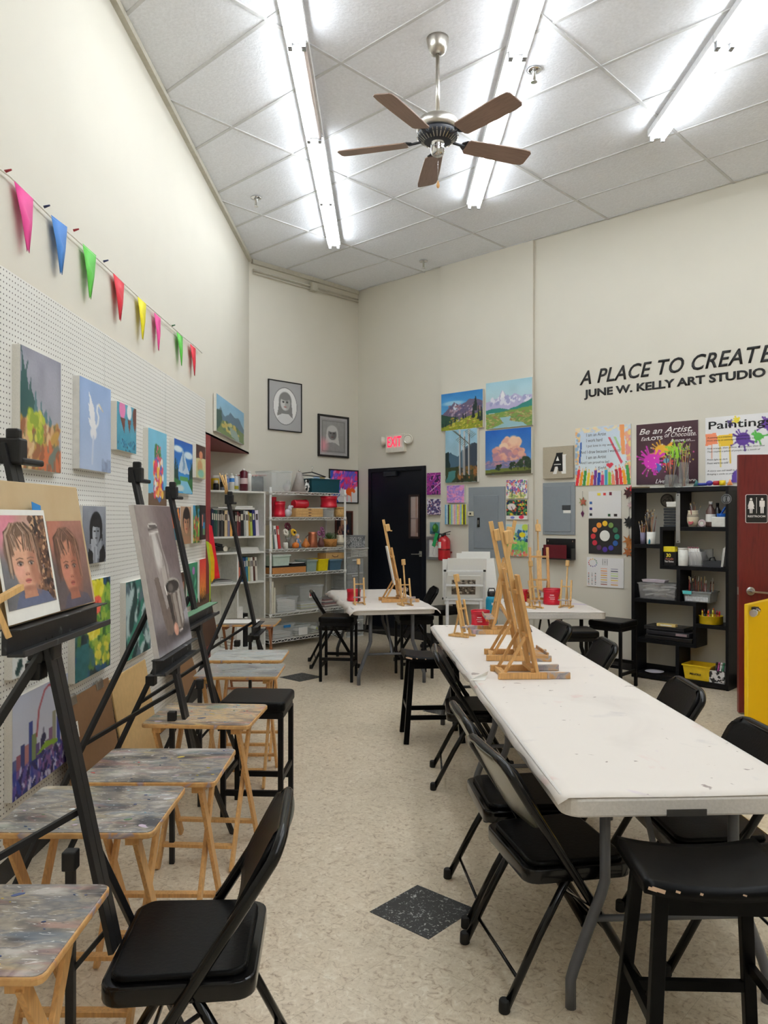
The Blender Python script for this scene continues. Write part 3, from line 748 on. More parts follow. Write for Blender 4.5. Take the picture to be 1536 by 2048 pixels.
def tray(cx, cy, deg, topm, label, w=.485, d=.39, h=.64, legm=None, seed=1, dabs=26):
    legm = legm or WOOD
    t = thing('tray_table', label, 'tray table', (cx, cy, 0), math.radians(deg), 'folding tray tables used as palettes')
    pts = [(y, -x) for x, y in rrect(w, d, .022, 3)]
    B().prism(pts, h-.02, h-.002).build('tray_edge', TRAYE, t, bevel=.004)
    top = B().prism([(x*.985, y*.98) for x, y in pts], h-.004, h).build('tray_top', topm, t)
    rg = random.Random(seed)
    if dabs:
        b = B()
        for k in range(dabs):
            x, y = rg.uniform(-.45, .45)*w, rg.uniform(-.44, .44)*d; r1 = rg.uniform(.002, .006)*(1+2.2*(rg.random() > .8)); r2 = r1*rg.uniform(.2, .5); a = rg.uniform(-.6, .6); n = 9
            pl = []
            for q_ in range(n):
                an_ = 2*PI*q_/n; rr = rg.uniform(.7, 1.2); X, Y = r1*rr*math.cos(an_), r2*rr*math.sin(an_)
                X, Y = X*math.cos(a)-Y*math.sin(a)+x, X*math.sin(a)+Y*math.cos(a)+y
                pl.append((max(-w*.49, min(w*.49, X)), max(-d*.49, min(d*.49, Y))))
            b.prism(pl, h-.0005, h+.0008+.00003*k, mat=rg.randrange(len(DABM)))
        b.build('paint_dabs', DABM, t)
    a = d/2-.03
    for s in (-1, 1):
        xo, xi = s*(w/2-.055), s*(w/2-.078)
        B().bar((xo, -a, h-.03), (xo, a+.03, .0), .014, .038, up=(0, 1, 0)).build('leg', legm, t, bevel=.002)
        B().bar((xi, a, h-.03), (xi, -a-.03, .0), .014, .038, up=(0, 1, 0)).build('leg', legm, t, bevel=.002)
        B().span((s*(w/2-.085), -a-.01, h-.045), (s*(w/2-.045), a+.01, h-.02)).build('batten', legm, t)
    B().bar((-(w/2-.055), a*.87, .09), (w/2-.055, a*.87, .09), .03, .014).build('stretcher', legm, t)
    B().bar((-(w/2-.078), -a*.87, .09), (w/2-.078, -a*.87, .09), .03, .014).build('stretcher', legm, t)
    return t
def tray_px(fr, nr, w, d, off=0):
    a, b_ = P(*fr, .64), P(*nr, .64); cy = (a.y+b_.y)/2; cx = (a.x+b_.x)/2-w/2
    return cx, cy
W_, D_ = .485, .39
for fr, nr, dg, mt, lab, sd, h_ in (
    ((212, 1770), (100, 1950), 0, TRAYM, 'paint-spattered tray table before the others, cut off by the picture edge', 3, 0),
    ((362, 1572), (318, 1664), 0, TRAYM, 'paint-spattered tray table crossed by the mast of the easel with the child portraits', 4, 0),
    ((468, 1498), (436, 1562), 0, TRAYM, 'grey paint-spattered tray table with aqua and white strokes, third tray from the camera', 5, 0),
    ((548, 1402), (487, 1455), -4, TRAYW, 'warm wood tray table with red and yellow smears in front of the padded bar stool', 6, 0),
    ((566, 1324), (560, 1357), 0, TRAYG, 'pale grey tray table just behind the padded bar stool', 7, 0),
    ((576, 1298), (567, 1322), 0, TRAYP, 'whitish paint-layered tray table, behind the pale grey one', 8, 0)):
    cx, cy = tray_px(fr, nr, W_, D_)
    tray(cx, cy, dg, mt, lab, W_, D_, seed=sd, dabs=30 if sd < 7 else 10)
tray(-1.17, 6.72, 0, ramp_mat('bare_grey_tray', [(.3, (120, 112, 100)), (.7, (150, 142, 128))], 6, 4, .5), 'brown-legged tray table with a sheet of white paper, at the foot of the white bookcase', .5, .42, seed=9, dabs=0, legm=WOODB)
ps = B().span((-.16, -.12, 0), (.16, .12, .0015)).build('paper_sheet', PAPER, None, (-1.25, 6.70, .641), (0, 0, .05)); tag(ps, 'white sheet of paper lying on the brown-legged tray table', 'paper')

# ------------------------------------------------------------------ black studio easels: a leaning mast, a tray and three legs
EASM = M('black_easel_metal', (24, 24, 26), .42, var=.1, spec=.4)
SPAT = ramp_mat('paint_flecked_black', [(0, (26, 26, 28)), (.60, (38, 38, 40)), (.68, (70, 72, 74)), (.76, (150, 152, 150))], 22, 8, .45, (1, 1, 1), .6)
TLT = math.radians(12.0)
def easel(Ym, zt, top, tray_len, label, edge=None, yo=0.0):
    """mast leans back towards the left wall; x is out from that wall, y along it"""
    xf = {2.055: -.632, 3.49: -.762, 4.17: -.80, 5.72: -.80}[Ym]          # where the line of the mast would meet the floor
    t = thing('studio_easel', label, 'easel', (xf, Ym, 0), 0, 'black studio easels')
    ml = lambda z, o=0.0: (-z*math.tan(TLT)+o, 0, z)
    m = B()
    for s in (-1, 1):
        m.bar((ml(.40)[0], s*.018, .40), (ml(top)[0], s*.018, top), .015, .034, up=(0, 1, 0))
    m.bar((ml(.42)[0]-.006, 0, .42), (ml(top-.02)[0]-.006, 0, top-.02), .024, .012, up=(0, 1, 0))
    m.build('mast', EASM, t, bevel=.0015)
    # tray: tall channel below the picture, a ledge with a lip in front
    tz = zt; tx = -tz*math.tan(TLT)
    tr = B(); yoT = yo
    tr.span((tx+.005, -tray_len/2, tz-.062), (tx+.018, tray_len/2, tz)).span((tx+.018, -tray_len/2, tz-.066), (tx+.06, tray_len/2, tz-.058)).span((tx+.055, -tray_len/2, tz-.066), (tx+.061, tray_len/2, tz-.05)).span((tx+.0, -tray_len/2, tz-.004), (tx+.05, tray_len/2, tz))
    to = tr.build('tray', SPAT, t, (0, yo, 0), bevel=.0015)
    if edge: B().span((tx+.0, -tray_len/2, tz), (tx+.05, tray_len/2, tz+.003)).build('paint_crust', edge, to)
    B().box((tx+.0, 0, tz-.09), (.07, .06, .05)).build('tray_bracket', EASM, t, bevel=.006)
    # top clamp
    c = B().box((ml(top)[0]+.012, 0, top-.02), (.06, .05, .07)).box((ml(top)[0]+.03, .055, top-.045), (.03, .13, .018)).box((ml(top)[0]+.02, -.01, top+.025), (.035, .028, .03))
    c.build('top_clamp', EASM, t, bevel=.006)
    # legs
    zj = 1.20 if Ym < 4 else 1.12
    B().bar((ml(zj)[0]-.012, -.02, zj), (-1.44-xf, -.70, .0), .020, .020).build('rear_leg', EASM, t, bevel=.002)
    B().bar((ml(.70)[0]-.01, .015, .70), (ml(.0)[0]+.02, .28, .0), .022, .018).build('front_leg', EASM, t, bevel=.002)
    cl = B().span((ml(.67)[0]-.055, -.055, 0), (ml(.67)[0]-.033, -.033, .67)).build('centre_leg', EASM, t, bevel=.002)
    B().box((ml(.67)[0]-.044, -.044, .655), (.036, .036, .05)).build('leg_clamp', EASM, cl, bevel=.004); B().box((ml(.67)[0]-.044, -.075, .42), (.02, .05, .03), rot=(.3, 0, 0)).build('clamp_knob', EASM, cl, bevel=.004)
    zb = .77; f = (zj-.62)/zj
    B().bar((ml(zb)[0]-.01, 0, zb), (ml(zj)[0]-.012+(-1.44-xf-(ml(zj)[0]-.012))*f, -.02-.68*f, zj*(1-f)), .012, .016).build('brace', EASM, t)
    B().bar((ml(.46)[0], 0, .46), (ml(.67)[0]-.044, -.044, .36), .006, .012).build('strut', EASM, t); B().box((ml(1.16)[0]-.04, -.02, min(1.16, zt-.14)), (.04, .05, .045)).build('knob', EASM, t, bevel=.003)
    return t, Vector((xf+tx, Ym, tz))
def on_easel(tp, name, w, h, pic, label, y_off=0.0, thick=.018, side=None, twist=0.0, cat='painting', standoff=.026, base=.002):
    t = thing(name, label, cat, (tp.x+standoff, tp.y+y_off, tp.z+base), (0, 0, PI/2+twist))
    t.rotation_mode = 'XYZ'
    t.rotation_euler = (Matrix.Rotation(PI/2+twist, 4, 'Z') @ Matrix.Rotation(-math.radians(9.5), 4, 'X')).to_euler()
    B().span((-w/2, 0, 0), (w/2, thick, h)).build('panel', side or CANVAS, t, bevel=.002)
    if pic: surf(pic, w-.004, h-.004, 'painted_surface', t, .001, PAINT, .002)
    return t
# nearest easel: drawing board with a photograph taped to it and a half painted portrait
e1, tp1 = easel(2.055, 1.285, 1.745, .57, 'black studio easel holding a tan drawing board with two child pictures', None, .04)
BOARD = ramp_mat('tan_drawing_board', [(.3, (176, 150, 112)), (.5, (196, 172, 134)), (.7, (184, 156, 116))], 3, 6, .6, rnd=False)
bd = on_easel(tp1, 'drawing_board', .60, .36, None, 'tan wooden drawing board carrying the taped child photograph', .03, .008, BOARD, standoff=.012)
def small_sheet(parent_tp, name, w, h, pic, label, yo, zo, so, cat, margin=0.0, mt=None, th=.001):
    t = thing(name, label, cat, (parent_tp.x+so, parent_tp.y+yo, parent_tp.z+zo))
    t.rotation_euler = (Matrix.Rotation(PI/2, 4, 'Z') @ Matrix.Rotation(-math.radians(9.5), 4, 'X')).to_euler()
    B().span((-w/2, 0, 0), (w/2, th, h)).build('sheet', PAPER, t)
    surf(pic, w-2*margin, h-2.2*margin-(.02 if margin else 0), 'picture_surface', t, .001, mt or PRINT, margin+(.02 if margin else 0))
    return t
def kid(seed, soft):
    f = lambda c, k=1.0: tuple(min(255, v*k) for v in (c if not soft else (c[0]*.86, c[1]*.74, c[2]*.70)))
    p = Pic(100, 124, f((190, 150, 136)), f((120, 112, 114)), seed)
    p.ell(.1, .05, .3, .3, f((214, 130, 150)) if not soft else (176, 110, 90), .9).ell(.05, .75, .3, .3, f((110, 112, 120)), .9)
    if not soft: p.dabs(300, .66, .0, 1.0, .95, [(70, 44, 34), (120, 84, 60), (190, 150, 112), (40, 26, 24), (96, 60, 44)], .04)
    p.poly([(.12, 1.0), (.24, .86), (.36, .80), (.60, .82), (.84, .88), (.96, 1.0)], f((96, 104, 134)), .02).poly([(.36, .74), (.58, .74), (.62, .9), (.34, .9)], f((190, 134, 108)))
    p.ell(.44, .38, .36, .30, f((116, 88, 70)), .10)
    p.ell(.47, .52, .27, .29, f((222, 170, 142)), .10).ell(.44, .70, .17, .12, f((224, 172, 144)), .3)
    p.ell(.64, .56, .12, .26, f((176, 120, 96)), .8).ell(.34, .60, .1, .08, f((236, 176, 156)), .9).ell(.46, .80, .13, .03, f((170, 116, 94)), .8)
    rg = random.Random(seed)
    cols = [(150, 118, 96), (96, 70, 54), (186, 160, 140), (120, 90, 70), (82, 58, 44), (164, 134, 112)]
    for k in range(70):
        a = rg.random(); x0 = .40+(a-.5)*.30; x1 = .12+a*.66+rg.uniform(-.03, .03); y1 = .44-.10*math.sin(a*PI)+rg.uniform(-.04, .06)+(.2 if a < .14 or a > .92 else 0)
        p.line([(x0, .10+rg.uniform(-.02, .03)), ((x0+x1)/2+(.05 if a > .5 else -.07), .20+rg.uniform(-.03, .03)), (x1, y1)], .014, f(cols[k % 6]))
    for u in (.355, .575):
        p.ell(u, .525, .062, .030, f((150, 104, 84)), .6); p.ell(u, .530, .045, .017, f((206, 190, 180)), .4); p.ell(u+.004, .530, .024, .020, (36, 24, 22), .4); p.ell(u+.012, .524, .006, .005, (220, 214, 210), .5)
        p.line([(u-.055, .520), (u, .508), (u+.055, .522)], .012, f((84, 56, 46))); p.line([(u-.07, .482), (u, .468), (u+.065, .480)], .014, f((128, 96, 78)))
    p.ell(.47, .60, .045, .06, f((232, 182, 156)), .9).ell(.47, .645, .05, .018, f((206, 146, 122)), .6)
    for u in (.445, .495): p.ell(u, .652, .010, .006, f((110, 60, 50)), .5)
    p.ell(.465, .712, .062, .016, f((196, 104, 98)), .4).ell(.465, .733, .05, .016, f((212, 124, 114)), .4).line([(.41, .722), (.465, .717), (.52, .722)], .010, f((110, 50, 48)))
    return p.vary(5, 26)
small_sheet(tp1, 'reference_photo', .285, .275, kid(3, False), 'printed photograph of a tousle-haired child taped to the tan drawing board', -.125, .012, .034, 'photograph', .012)
small_sheet(tp1, 'child_portrait', .235, .245, kid(4, True), 'half painted portrait of a child beside its photograph on the tan board', .137, .012, .034, 'painting')
BT_ = M('blue_masking_tape', (40, 130, 200), .6)
tpz = B().box((0, 0, 0), (.05, .001, .032), rot=(0, .2, 0)).build('tape_piece', BT_, None, (tp1.x-.020, tp1.y-.005, tp1.z+.285))
tpz.rotation_euler = (Matrix.Rotation(PI/2, 4, 'Z') @ Matrix.Rotation(-math.radians(9.5), 4, 'X')).to_euler(); tag(tpz, 'piece of blue tape holding the child photograph to the drawing board', 'tape')
# brush rest stick on the nearest easel
sk = B().bar((tp1.x+.05, tp1.y-.30, tp1.z-.01), (tp1.x-.02, tp1.y-.36, tp1.z+.24), .012, .012).bar((tp1.x+.04, tp1.y-.38, tp1.z+.07), (tp1.x+.05, tp1.y-.24, tp1.z+.10), .014, .014).build('wooden_stick', WOODL, None); tag(sk, 'thin wooden stick with a crosspiece leaning on the tray under the child photograph', 'stick')
e2, tp2 = easel(3.49, .955, 1.76, .60, 'black studio easel holding the grey still life of a bottle and cup')
def still():
    p = Pic(90, 110, (122, 108, 106), (140, 134, 138), 8)
    p.vary(12, 8).ell(.9, .2, .5, .3, (108, 92, 92), .9).ell(.15, .2, .3, .4, (146, 134, 130), .9)
    p.poly([(0, .88), (.5, .80), (1, .76), (1, 1), (0, 1)], (166, 164, 172), .03).ell(.25, .9, .4, .08, (96, 88, 90), .9).ell(.75, .90, .34, .05, (70, 64, 66), .9)
    p.poly([(.20, .50), (.46, .42), (.58, .86), (.30, .90)], (112, 98, 90), .04)
    p.poly([(.26, .15), (.50, .13), (.56, .30), (.64, .44), (.60, .66), (.40, .72), (.30, .46), (.25, .28)], (158, 148, 144), .02)
    p.poly([(.30, .20), (.42, .18), (.50, .36), (.46, .46), (.36, .42)], (190, 184, 180), .05).ell(.38, .33, .07, .12, (206, 202, 198), .5).poly([(.42, .46), (.58, .42), (.60, .60), (.46, .66)], (176, 168, 162), .04).line([(.46, .20), (.56, .40), (.58, .60)], .03, (124, 112, 108))
    p.ell(.38, .145, .125, .022, (214, 210, 206), .15).ell(.38, .145, .10, .012, (80, 70, 68), .2).line([(.26, .17), (.50, .155)], .02, (70, 60, 58)).line([(.26, .20), (.51, .185)], .014, (220, 216, 212))
    p.poly([(.44, .58), (.88, .55), (.86, .84), (.80, .88), (.56, .90), (.50, .84)], (112, 100, 92), .01)
    p.poly([(.46, .62), (.56, .62), (.60, .88), (.52, .86)], (58, 50, 48), .02).poly([(.62, .64), (.72, .63), (.72, .88), (.64, .88)], (156, 146, 138), .03).poly([(.78, .60), (.86, .58), (.84, .84), (.78, .86)], (176, 170, 164), .02)
    p.ell(.66, .575, .225, .055, (170, 162, 156), .10).ell(.66, .58, .20, .045, (44, 38, 36), .15).ell(.60, .585, .08, .03, (96, 88, 84), .6).line([(.45, .57), (.47, .62)], .025, (236, 232, 228))
    p.ell(.575, .875, .065, .045, (206, 150, 128), .12).ell(.56, .862, .03, .018, (226, 178, 158), .6).line([(.66, .9), (.76, .895)], .014, (226, 214, 210))
    return p.vary(6, 30)
on_easel(tp2, 'still_life_painting', .545, .655, still(), 'grey still life of a bottle, a cup and a pink egg on the second easel', .0, .022, M('canvas_edge', (206, 200, 196), .8))
GRN = M('green_paint_crust', (98, 142, 110), .5)
e3, tp3 = easel(4.17, 1.05, 1.70, .68, 'empty black studio easel with green paint along its tray', GRN)
e4, tp4 = easel(5.72, .755, 1.70, .34, 'empty black studio easel in front of the bookcase, brushes stuck in its top')
# bundle of brushes stuck on the far easel's top
bb = B(); rg = random.Random(5)
tpx = (e4.location.x-1.72*math.tan(TLT), e4.location.y, 1.72)
for k in range(7): bb.cyl((tpx[0]+rg.uniform(-.015, .015), tpx[1]+rg.uniform(-.01, .01), tpx[2]), (tpx[0]-.04+rg.uniform(-.03, .04), tpx[1]+rg.uniform(-.02, .02), tpx[2]+.13+rg.uniform(-.02, .03)), .005, .004, 6)
tag(bb.build('brush_bundle', WOODL, None), 'handful of pale brush handles sticking up from the easel before the bookcase', 'brushes', kind='stuff')
# ------------------------------------------------------------------ pegboard and the pictures on it
def peg_material():
    m = bpy.data.materials.new('white_pegboard'); m.use_nodes = True; nt = m.node_tree; L = nt.links; b = nt.nodes['Principled BSDF']
    b.inputs['Roughness'].default_value = .45
    tc = nt.nodes.new('ShaderNodeTexCoord'); sx = nt.nodes.new('ShaderNodeSeparateXYZ'); L.new(tc.outputs['Object'], sx.inputs[0])
    outs = []
    for k in ('X', 'Z'):
        a = nt.nodes.new('ShaderNodeMath'); a.operation = 'DIVIDE'; a.inputs[1].default_value = .0254*1.0
        f = nt.nodes.new('ShaderNodeMath'); f.operation = 'FRACT'; s = nt.nodes.new('ShaderNodeMath'); s.operation = 'SUBTRACT'; s.inputs[1].default_value = .5
        p = nt.nodes.new('ShaderNodeMath'); p.operation = 'POWER'; p.inputs[1].default_value = 2
        L.new(sx.outputs[k], a.inputs[0]); L.new(a.outputs[0], f.inputs[0]); L.new(f.outputs[0], s.inputs[0]); L.new(s.outputs[0], p.inputs[0]); outs.append(p)
    ad = nt.nodes.new('ShaderNodeMath'); ad.operation = 'ADD'; L.new(outs[0].outputs[0], ad.inputs[0]); L.new(outs[1].outputs[0], ad.inputs[1])
    lt = nt.nodes.new('ShaderNodeMath'); lt.operation = 'LESS_THAN'; lt.inputs[1].default_value = .022; L.new(ad.outputs[0], lt.inputs[0])
    mx = nt.nodes.new('ShaderNodeMixRGB'); mx.inputs[1].default_value = lin((228, 227, 222))+(1,); mx.inputs[2].default_value = lin((70, 62, 54))+(1,)
    L.new(lt.outputs[0], mx.inputs[0]); L.new(mx.outputs[0], b.inputs['Base Color'])
    return m
PEG = peg_material()
PZ0, PZ1 = .12, wray('P', 409, 798, .005)[1]
pegy = [wray('P', x, None, .005)[0] for x in (209, 331, 411)]
edges = [pegy[0]-1.22*3, pegy[0]-1.22*2, pegy[0]-1.22, pegy[0], pegy[1], pegy[2]]
for k in range(5):
    a, c = edges[k]+.002, edges[k+1]-.002
    o = B().span((0, -.005, PZ0), (c-a, .001, PZ1)).build('pegboard_panel', PEG, None, wpos('P', a, 0), PI/2)
    B().span((.01, .001, PZ0), (c-a-.01, .02, PZ0+.06)).span((.01, .001, PZ1-.06), (c-a-.01, .02, PZ1)).build('batten', WOODL, o)
    names = ['white pegboard panel alongside the camera, outside the picture', 'white pegboard panel behind the edge of the picture', 'white pegboard panel behind the landscape and the swan paintings', 'white pegboard panel behind the grey still life easel', 'narrow white pegboard panel next to the maroon alcove post']
    tag(o, names[k], 'pegboard', 'pegboard panels')

def lcanvas(x0, x1, yt, yb, pic, label, **k): return canvas('P', x0, x1, yt, yb, pic, label, **k)
p = Pic(60, 84, (150, 150, 164), (176, 176, 184), 11).vary(10, 6)
p.poly([(.42, .56), (1, .62), (1, .9), (.9, .9)], (168, 168, 180)).poly([(.45, .55), (1, .60), (1, .63), (.6, .60)], (196, 176, 146))
for u, w_, t_ in ((.05, .09, .0), (.14, .12, .08), (.24, .10, .22), (.38, .08, .34), (.48, .08, .38), (.60, .07, .44), (.7, .05, .47)):
    p.poly([(u-w_, .60), (u, t_), (u+w_, .60)], (44, 86, 84) if u < .3 else (86, 124, 130), .08)
p.poly([(0, .62), (.4, .54), (.62, .72), (1, .92), (1, 1), (0, 1)], (190, 152, 112), .08)
p.dabs(150, 0, .62, .9, 1, [(206, 166, 122), (170, 120, 84), (214, 184, 140), (150, 96, 62), (186, 146, 70), (120, 112, 70)], .06, 1.6, .5).dabs(30, .18, .52, .55, .74, [(178, 190, 60), (206, 200, 90), (140, 160, 50)], .06)
p.dabs(40, .45, .8, 1, 1, [(196, 110, 70), (110, 120, 110), (150, 90, 60)], .05, 2, .3)
lcanvas(38, 120, 687, 936, p, 'tall landscape painting with dark firs, golden bank and grey lake high on the pegboard')
p = Pic(50, 80, (150, 176, 218), (176, 192, 220), 12).vary(5, 5)
p.poly([(.28, .12), (.36, .22), (.44, .30), (.46, .42), (.50, .50), (.44, .55), (.34, .52), (.25, .42), (.34, .44), (.26, .26), (.30, .28)], (236, 236, 240), .02)
p.line([(.48, .52), (.56, .46), (.58, .38), (.53, .32), (.54, .26), (.60, .24), (.64, .27)], .045, (236, 238, 242)).line([(.60, .24), (.72, .30)], .02, (228, 200, 150)).ell(.42, .58, .10, .07, (232, 232, 238), .3)
p.line([(.42, .62), (.40, .72), (.38, .92)], .05, (200, 208, 228)).dabs(30, .72, .88, 1, 1, [(150, 166, 196), (138, 150, 180)], .05)
lcanvas(157, 220, 750, 937, p, 'pale blue painting of a white swan taking off, on the pegboard', side=M('canvas_side_white', (226, 224, 220), .8))
p = Pic(40, 52, (84, 160, 184), (70, 150, 176), 13).vary(8, 8)
p.ell(.27, .13, .15, .2, (226, 130, 180)).poly([(.16, .3), (.42, .3), (.36, .62)], (110, 62, 52)).ell(.62, .14, .12, .16, (232, 236, 236)).poly([(.53, .3), (.72, .3), (.63, .6)], (120, 70, 56)).ell(.93, .2, .14, .2, (110, 66, 58)).poly([(.8, .35), (1, .35), (.92, .55)], (120, 74, 60)).dabs(26, .05, .75, .95, .98, [(40, 70, 90), (30, 110, 150)], .03)
lcanvas(232, 271, 801, 899, p, 'small turquoise painting of three ice cream cones, to the side of the swan')
p = Pic(44, 84, (126, 196, 224), (120, 190, 220), 14).vary(4, 6)
p.poly([(0, .84), (1, .76), (1, 1), (0, 1)], (110, 86, 66)).poly([(.3, .7), (.8, .7), (.66, .92), (.58, .95), (.42, .88)], (70, 116, 180), .02).line([(.5, .3), (.52, .6)], .05, (70, 120, 60))
p.dabs(70, .36, .22, .66, .5, [(60, 120, 70), (226, 90, 130), (90, 150, 80)], .05).dabs(120, .3, .4, .78, .86, [(226, 70, 110), (240, 150, 60), (240, 240, 240), (200, 60, 90), (60, 110, 190), (240, 200, 80)], .06)
lcanvas(295, 332, 854, 1012, p, 'tall light blue painting of a flower bouquet in a pointed vase')
p = Pic(44, 62, (20, 90, 180), (60, 160, 220), 15).vary(6, 6)
p.ell(.2, .18, .25, .06, (225, 238, 246), .5).ell(.75, .25, .25, .07, (215, 232, 244), .5).poly([(.2, .6), (.48, .17), (.6, .35), (.8, .62)], (196, 214, 230), .04).poly([(.44, .3), (.5, .2), (.56, .5), (.42, .6)], (120, 160, 196), .05)
for u in (.05, .14, .88, .97): p.poly([(u-.1, .78), (u, .34), (u+.1, .78)], (24, 64, 56), .06)
p.poly([(0, .72), (.4, .78), (.5, .88), (0, 1)], (52, 120, 60)).poly([(1, .68), (.65, .74), (.95, .95), (1, 1)], (46, 112, 56)).poly([(.35, .76), (.66, .74), (1, .97), (.5, 1), (.3, .9)], (130, 196, 226)).rect(.3, .68, .72, .75, (90, 160, 90)).ell(.3, .9, .2, .06, (206, 220, 220), .5)
lcanvas(347, 384, 875.5, 985, p, 'bright painting of a snowy peak over a blue stream between firs')
p = Pic(24, 52, (70, 40, 34), (90, 50, 40), 16).poly([(0, .42), (1, .38), (1, 1), (0, 1)], (204, 200, 150)).ell(.5, .3, .18, .12, (214, 140, 100)).ell(.4, .65, .25, .2, (196, 150, 100), .5).ell(.5, .85, .3, .12, (130, 190, 170), .5).vary(8)
lcanvas(391, 410, 887, 955, p, 'small brown and cream figure painting at the end of the pegboard')
p = Pic(44, 84, (150, 154, 164), (110, 114, 124), 17).vary(8, 6)
p.ell(.56, .38, .27, .28, (26, 26, 30), .1).poly([(.3, .4), (.82, .4), (.84, .62), (.3, .66)], (30, 30, 34)).ell(.56, .47, .16, .2, (178, 182, 190), .1).ell(.63, .48, .09, .17, (130, 134, 142), .6).poly([(.42, .26), (.7, .26), (.72, .38), (.42, .36)], (30, 30, 34))
for u in (.5, .64): p.ell(u, .44, .04, .014, (24, 24, 26), .3)
p.ell(.57, .56, .05, .016, (80, 80, 86), .3).poly([(.34, .58), (.44, .56), (.56, .68), (.62, .72), (.62, 1), (.46, 1), (.36, .74)], (170, 174, 182), .02).poly([(.78, .56), (.7, .64), (.62, .72), (.66, .95), (.8, .75)], (150, 154, 162), .02)
p.poly([(.25, .72), (.42, .8), (.44, 1), (.2, 1)], (24, 24, 28)).poly([(.72, .78), (.9, .68), (1, .9), (.9, 1), (.68, 1)], (24, 24, 28)).line([(.5, .72), (.5, 1)], .03, (110, 112, 120))
lcanvas(163, 210, 1010.6, 1131, p, 'black and white painting of a long-haired woman resting her chin on her hands')
p = Pic(44, 84, (40, 66, 60), (36, 92, 120), 18)
p.dabs(120, 0, 0, 1, 1, [(30, 60, 52), (24, 46, 52), (60, 110, 110), (40, 90, 130), (90, 130, 60)], .09).dabs(90, .4, .1, 1, .7, [(130, 176, 60), (160, 190, 70), (90, 150, 60), (60, 110, 50)], .07).dabs(30, .3, .0, .75, .2, [(236, 226, 40), (250, 240, 90)], .07).dabs(12, .5, .22, .68, .34, [(220, 60, 50), (250, 110, 90)], .06).dabs(25, .35, .45, .65, .6, [(236, 220, 60), (220, 90, 50), (246, 236, 120)], .06).dabs(40, .55, .68, .95, .92, [(170, 190, 60), (230, 220, 80), (120, 160, 70)], .06).poly([(.05, .62), (.35, .66), (.35, .98), (.0, 1)], (40, 110, 116), .06)
lcanvas(148, 219, 1167, 1369, p.vary(10), 'vivid painting of yellow and red water flowers behind the tray of the child-portrait easel')
p = Pic(60, 76, (196, 202, 222), (214, 218, 232), 19).vary(4, 5)
p.rect(0, .70, 1, 1, (30, 50, 120))
for u, t_, c in ((.03, .6, (90, 100, 150)), (.1, .58, (150, 90, 110)), (.17, .5, (60, 70, 130)), (.24, .52, (176, 120, 120)), (.30, .32, (50, 70, 150)), (.36, .46, (120, 140, 90)), (.42, .58, (90, 70, 130)), (.50, .55, (40, 40, 90)), (.58, .6, (110, 90, 140)), (.66, .5, (130, 90, 130)), (.72, .34, (150, 150, 130)), (.80, .42, (40, 60, 150)), (.88, .28, (170, 130, 140)), (.95, .4, (60, 90, 90))):
    p.rect(u-.035, t_, u+.035, .72, c)
p.ell(.52, .56, .045, .05, (36, 36, 80)).line([(.52, .46), (.52, .55)], .015, (36, 36, 80)).poly([(.4, .69), (.55, .62), (.8, .66), (.8, .70)], (130, 170, 40), .03)
ar = [(.60+.0, .02)]
p.line([(.40, .50), (.44, .24), (.54, .07), (.62, .035), (.70, .07), (.78, .24), (.82, .50)], .026, (170, 50, 70))
p.dabs(120, 0, .76, 1, 1, [(40, 60, 150), (90, 80, 160), (200, 200, 230), (30, 30, 90), (130, 90, 150)], .03, 3.0)
lcanvas(22, 134, 1399, 1607, p, 'painting of a city skyline with a tall arch reflected in blue water')
p = Pic(40, 30, (230, 232, 230), None, 20).poly([(.4, .1), (.9, .0), (1, .6), (.55, .95)], (30, 110, 100), .1).dabs(20, .1, .2, .9, .9, [(40, 120, 110), (240, 240, 240), (20, 60, 60)], .08)
lcanvas(22, 98, 1218, 1361, p, 'green and white painting mostly hidden behind the tray of the child-portrait easel')
p = Pic(30, 60, (60, 120, 110), (40, 70, 80), 21).dabs(60, 0, 0, 1, 1, [(50, 130, 110), (30, 60, 60), (180, 200, 200), (90, 110, 120)], .1, 2)
lcanvas(250, 300, 1165, 1325, p, 'dark teal painting mostly covered by the grey still life')
p = Pic(30, 40, (150, 150, 200), (90, 80, 120), 22).poly([(0, .5), (.4, .3), (.7, .5), (1, .35), (1, 1), (0, 1)], (60, 56, 90), .1).vary(12)
lcanvas(300, 331, 1038, 1108, p, 'small lilac painting showing beside the still life panel')
p = Pic(30, 46, (240, 110, 30), (240, 90, 20), 23).poly([(.5, 0), (1, 0), (1, .5), (.6, .4)], (60, 90, 110), .1).poly([(0, .7), (1, .55), (1, 1), (0, 1)], (40, 110, 130), .1).dabs(16, .3, .1, .9, .5, [(250, 150, 60), (230, 80, 30)], .08)
lcanvas(339, 359, 1014, 1082, p, 'orange and teal abstract behind the third easel mast')
p = Pic(34, 56, (196, 160, 130), (150, 120, 90), 24); face(p, .55, .42, .26, .28, (206, 150, 116), (36, 26, 24)); p.poly([(.1, 1), (.3, .78), (.8, .78), (1, 1)], (170, 130, 100))
lcanvas(360, 381, 1012, 1090, p, 'portrait painting of a face with dark pulled-back hair next to the third easel mast')
p = Pic(30, 50, (60, 150, 200), (40, 110, 60), 25).dabs(70, 0, .3, 1, 1, [(60, 140, 60), (40, 100, 50), (200, 60, 60), (230, 210, 90), (110, 180, 80)], .09).dabs(12, .4, 0, 1, .3, [(30, 80, 50)], .1)
lcanvas(385, 398, 1010, 1087, p, 'narrow bright garden painting between the portrait and the black picture')
p = Pic(30, 50, (34, 32, 32), None, 26).rect(.3, .25, .85, .85, (60, 70, 80)).rect(.35, .28, .5, .6, (200, 110, 100)).rect(.5, .5, .8, .7, (40, 140, 190)).rect(.5, .68, .8, .85, (110, 160, 110)).vary(8)
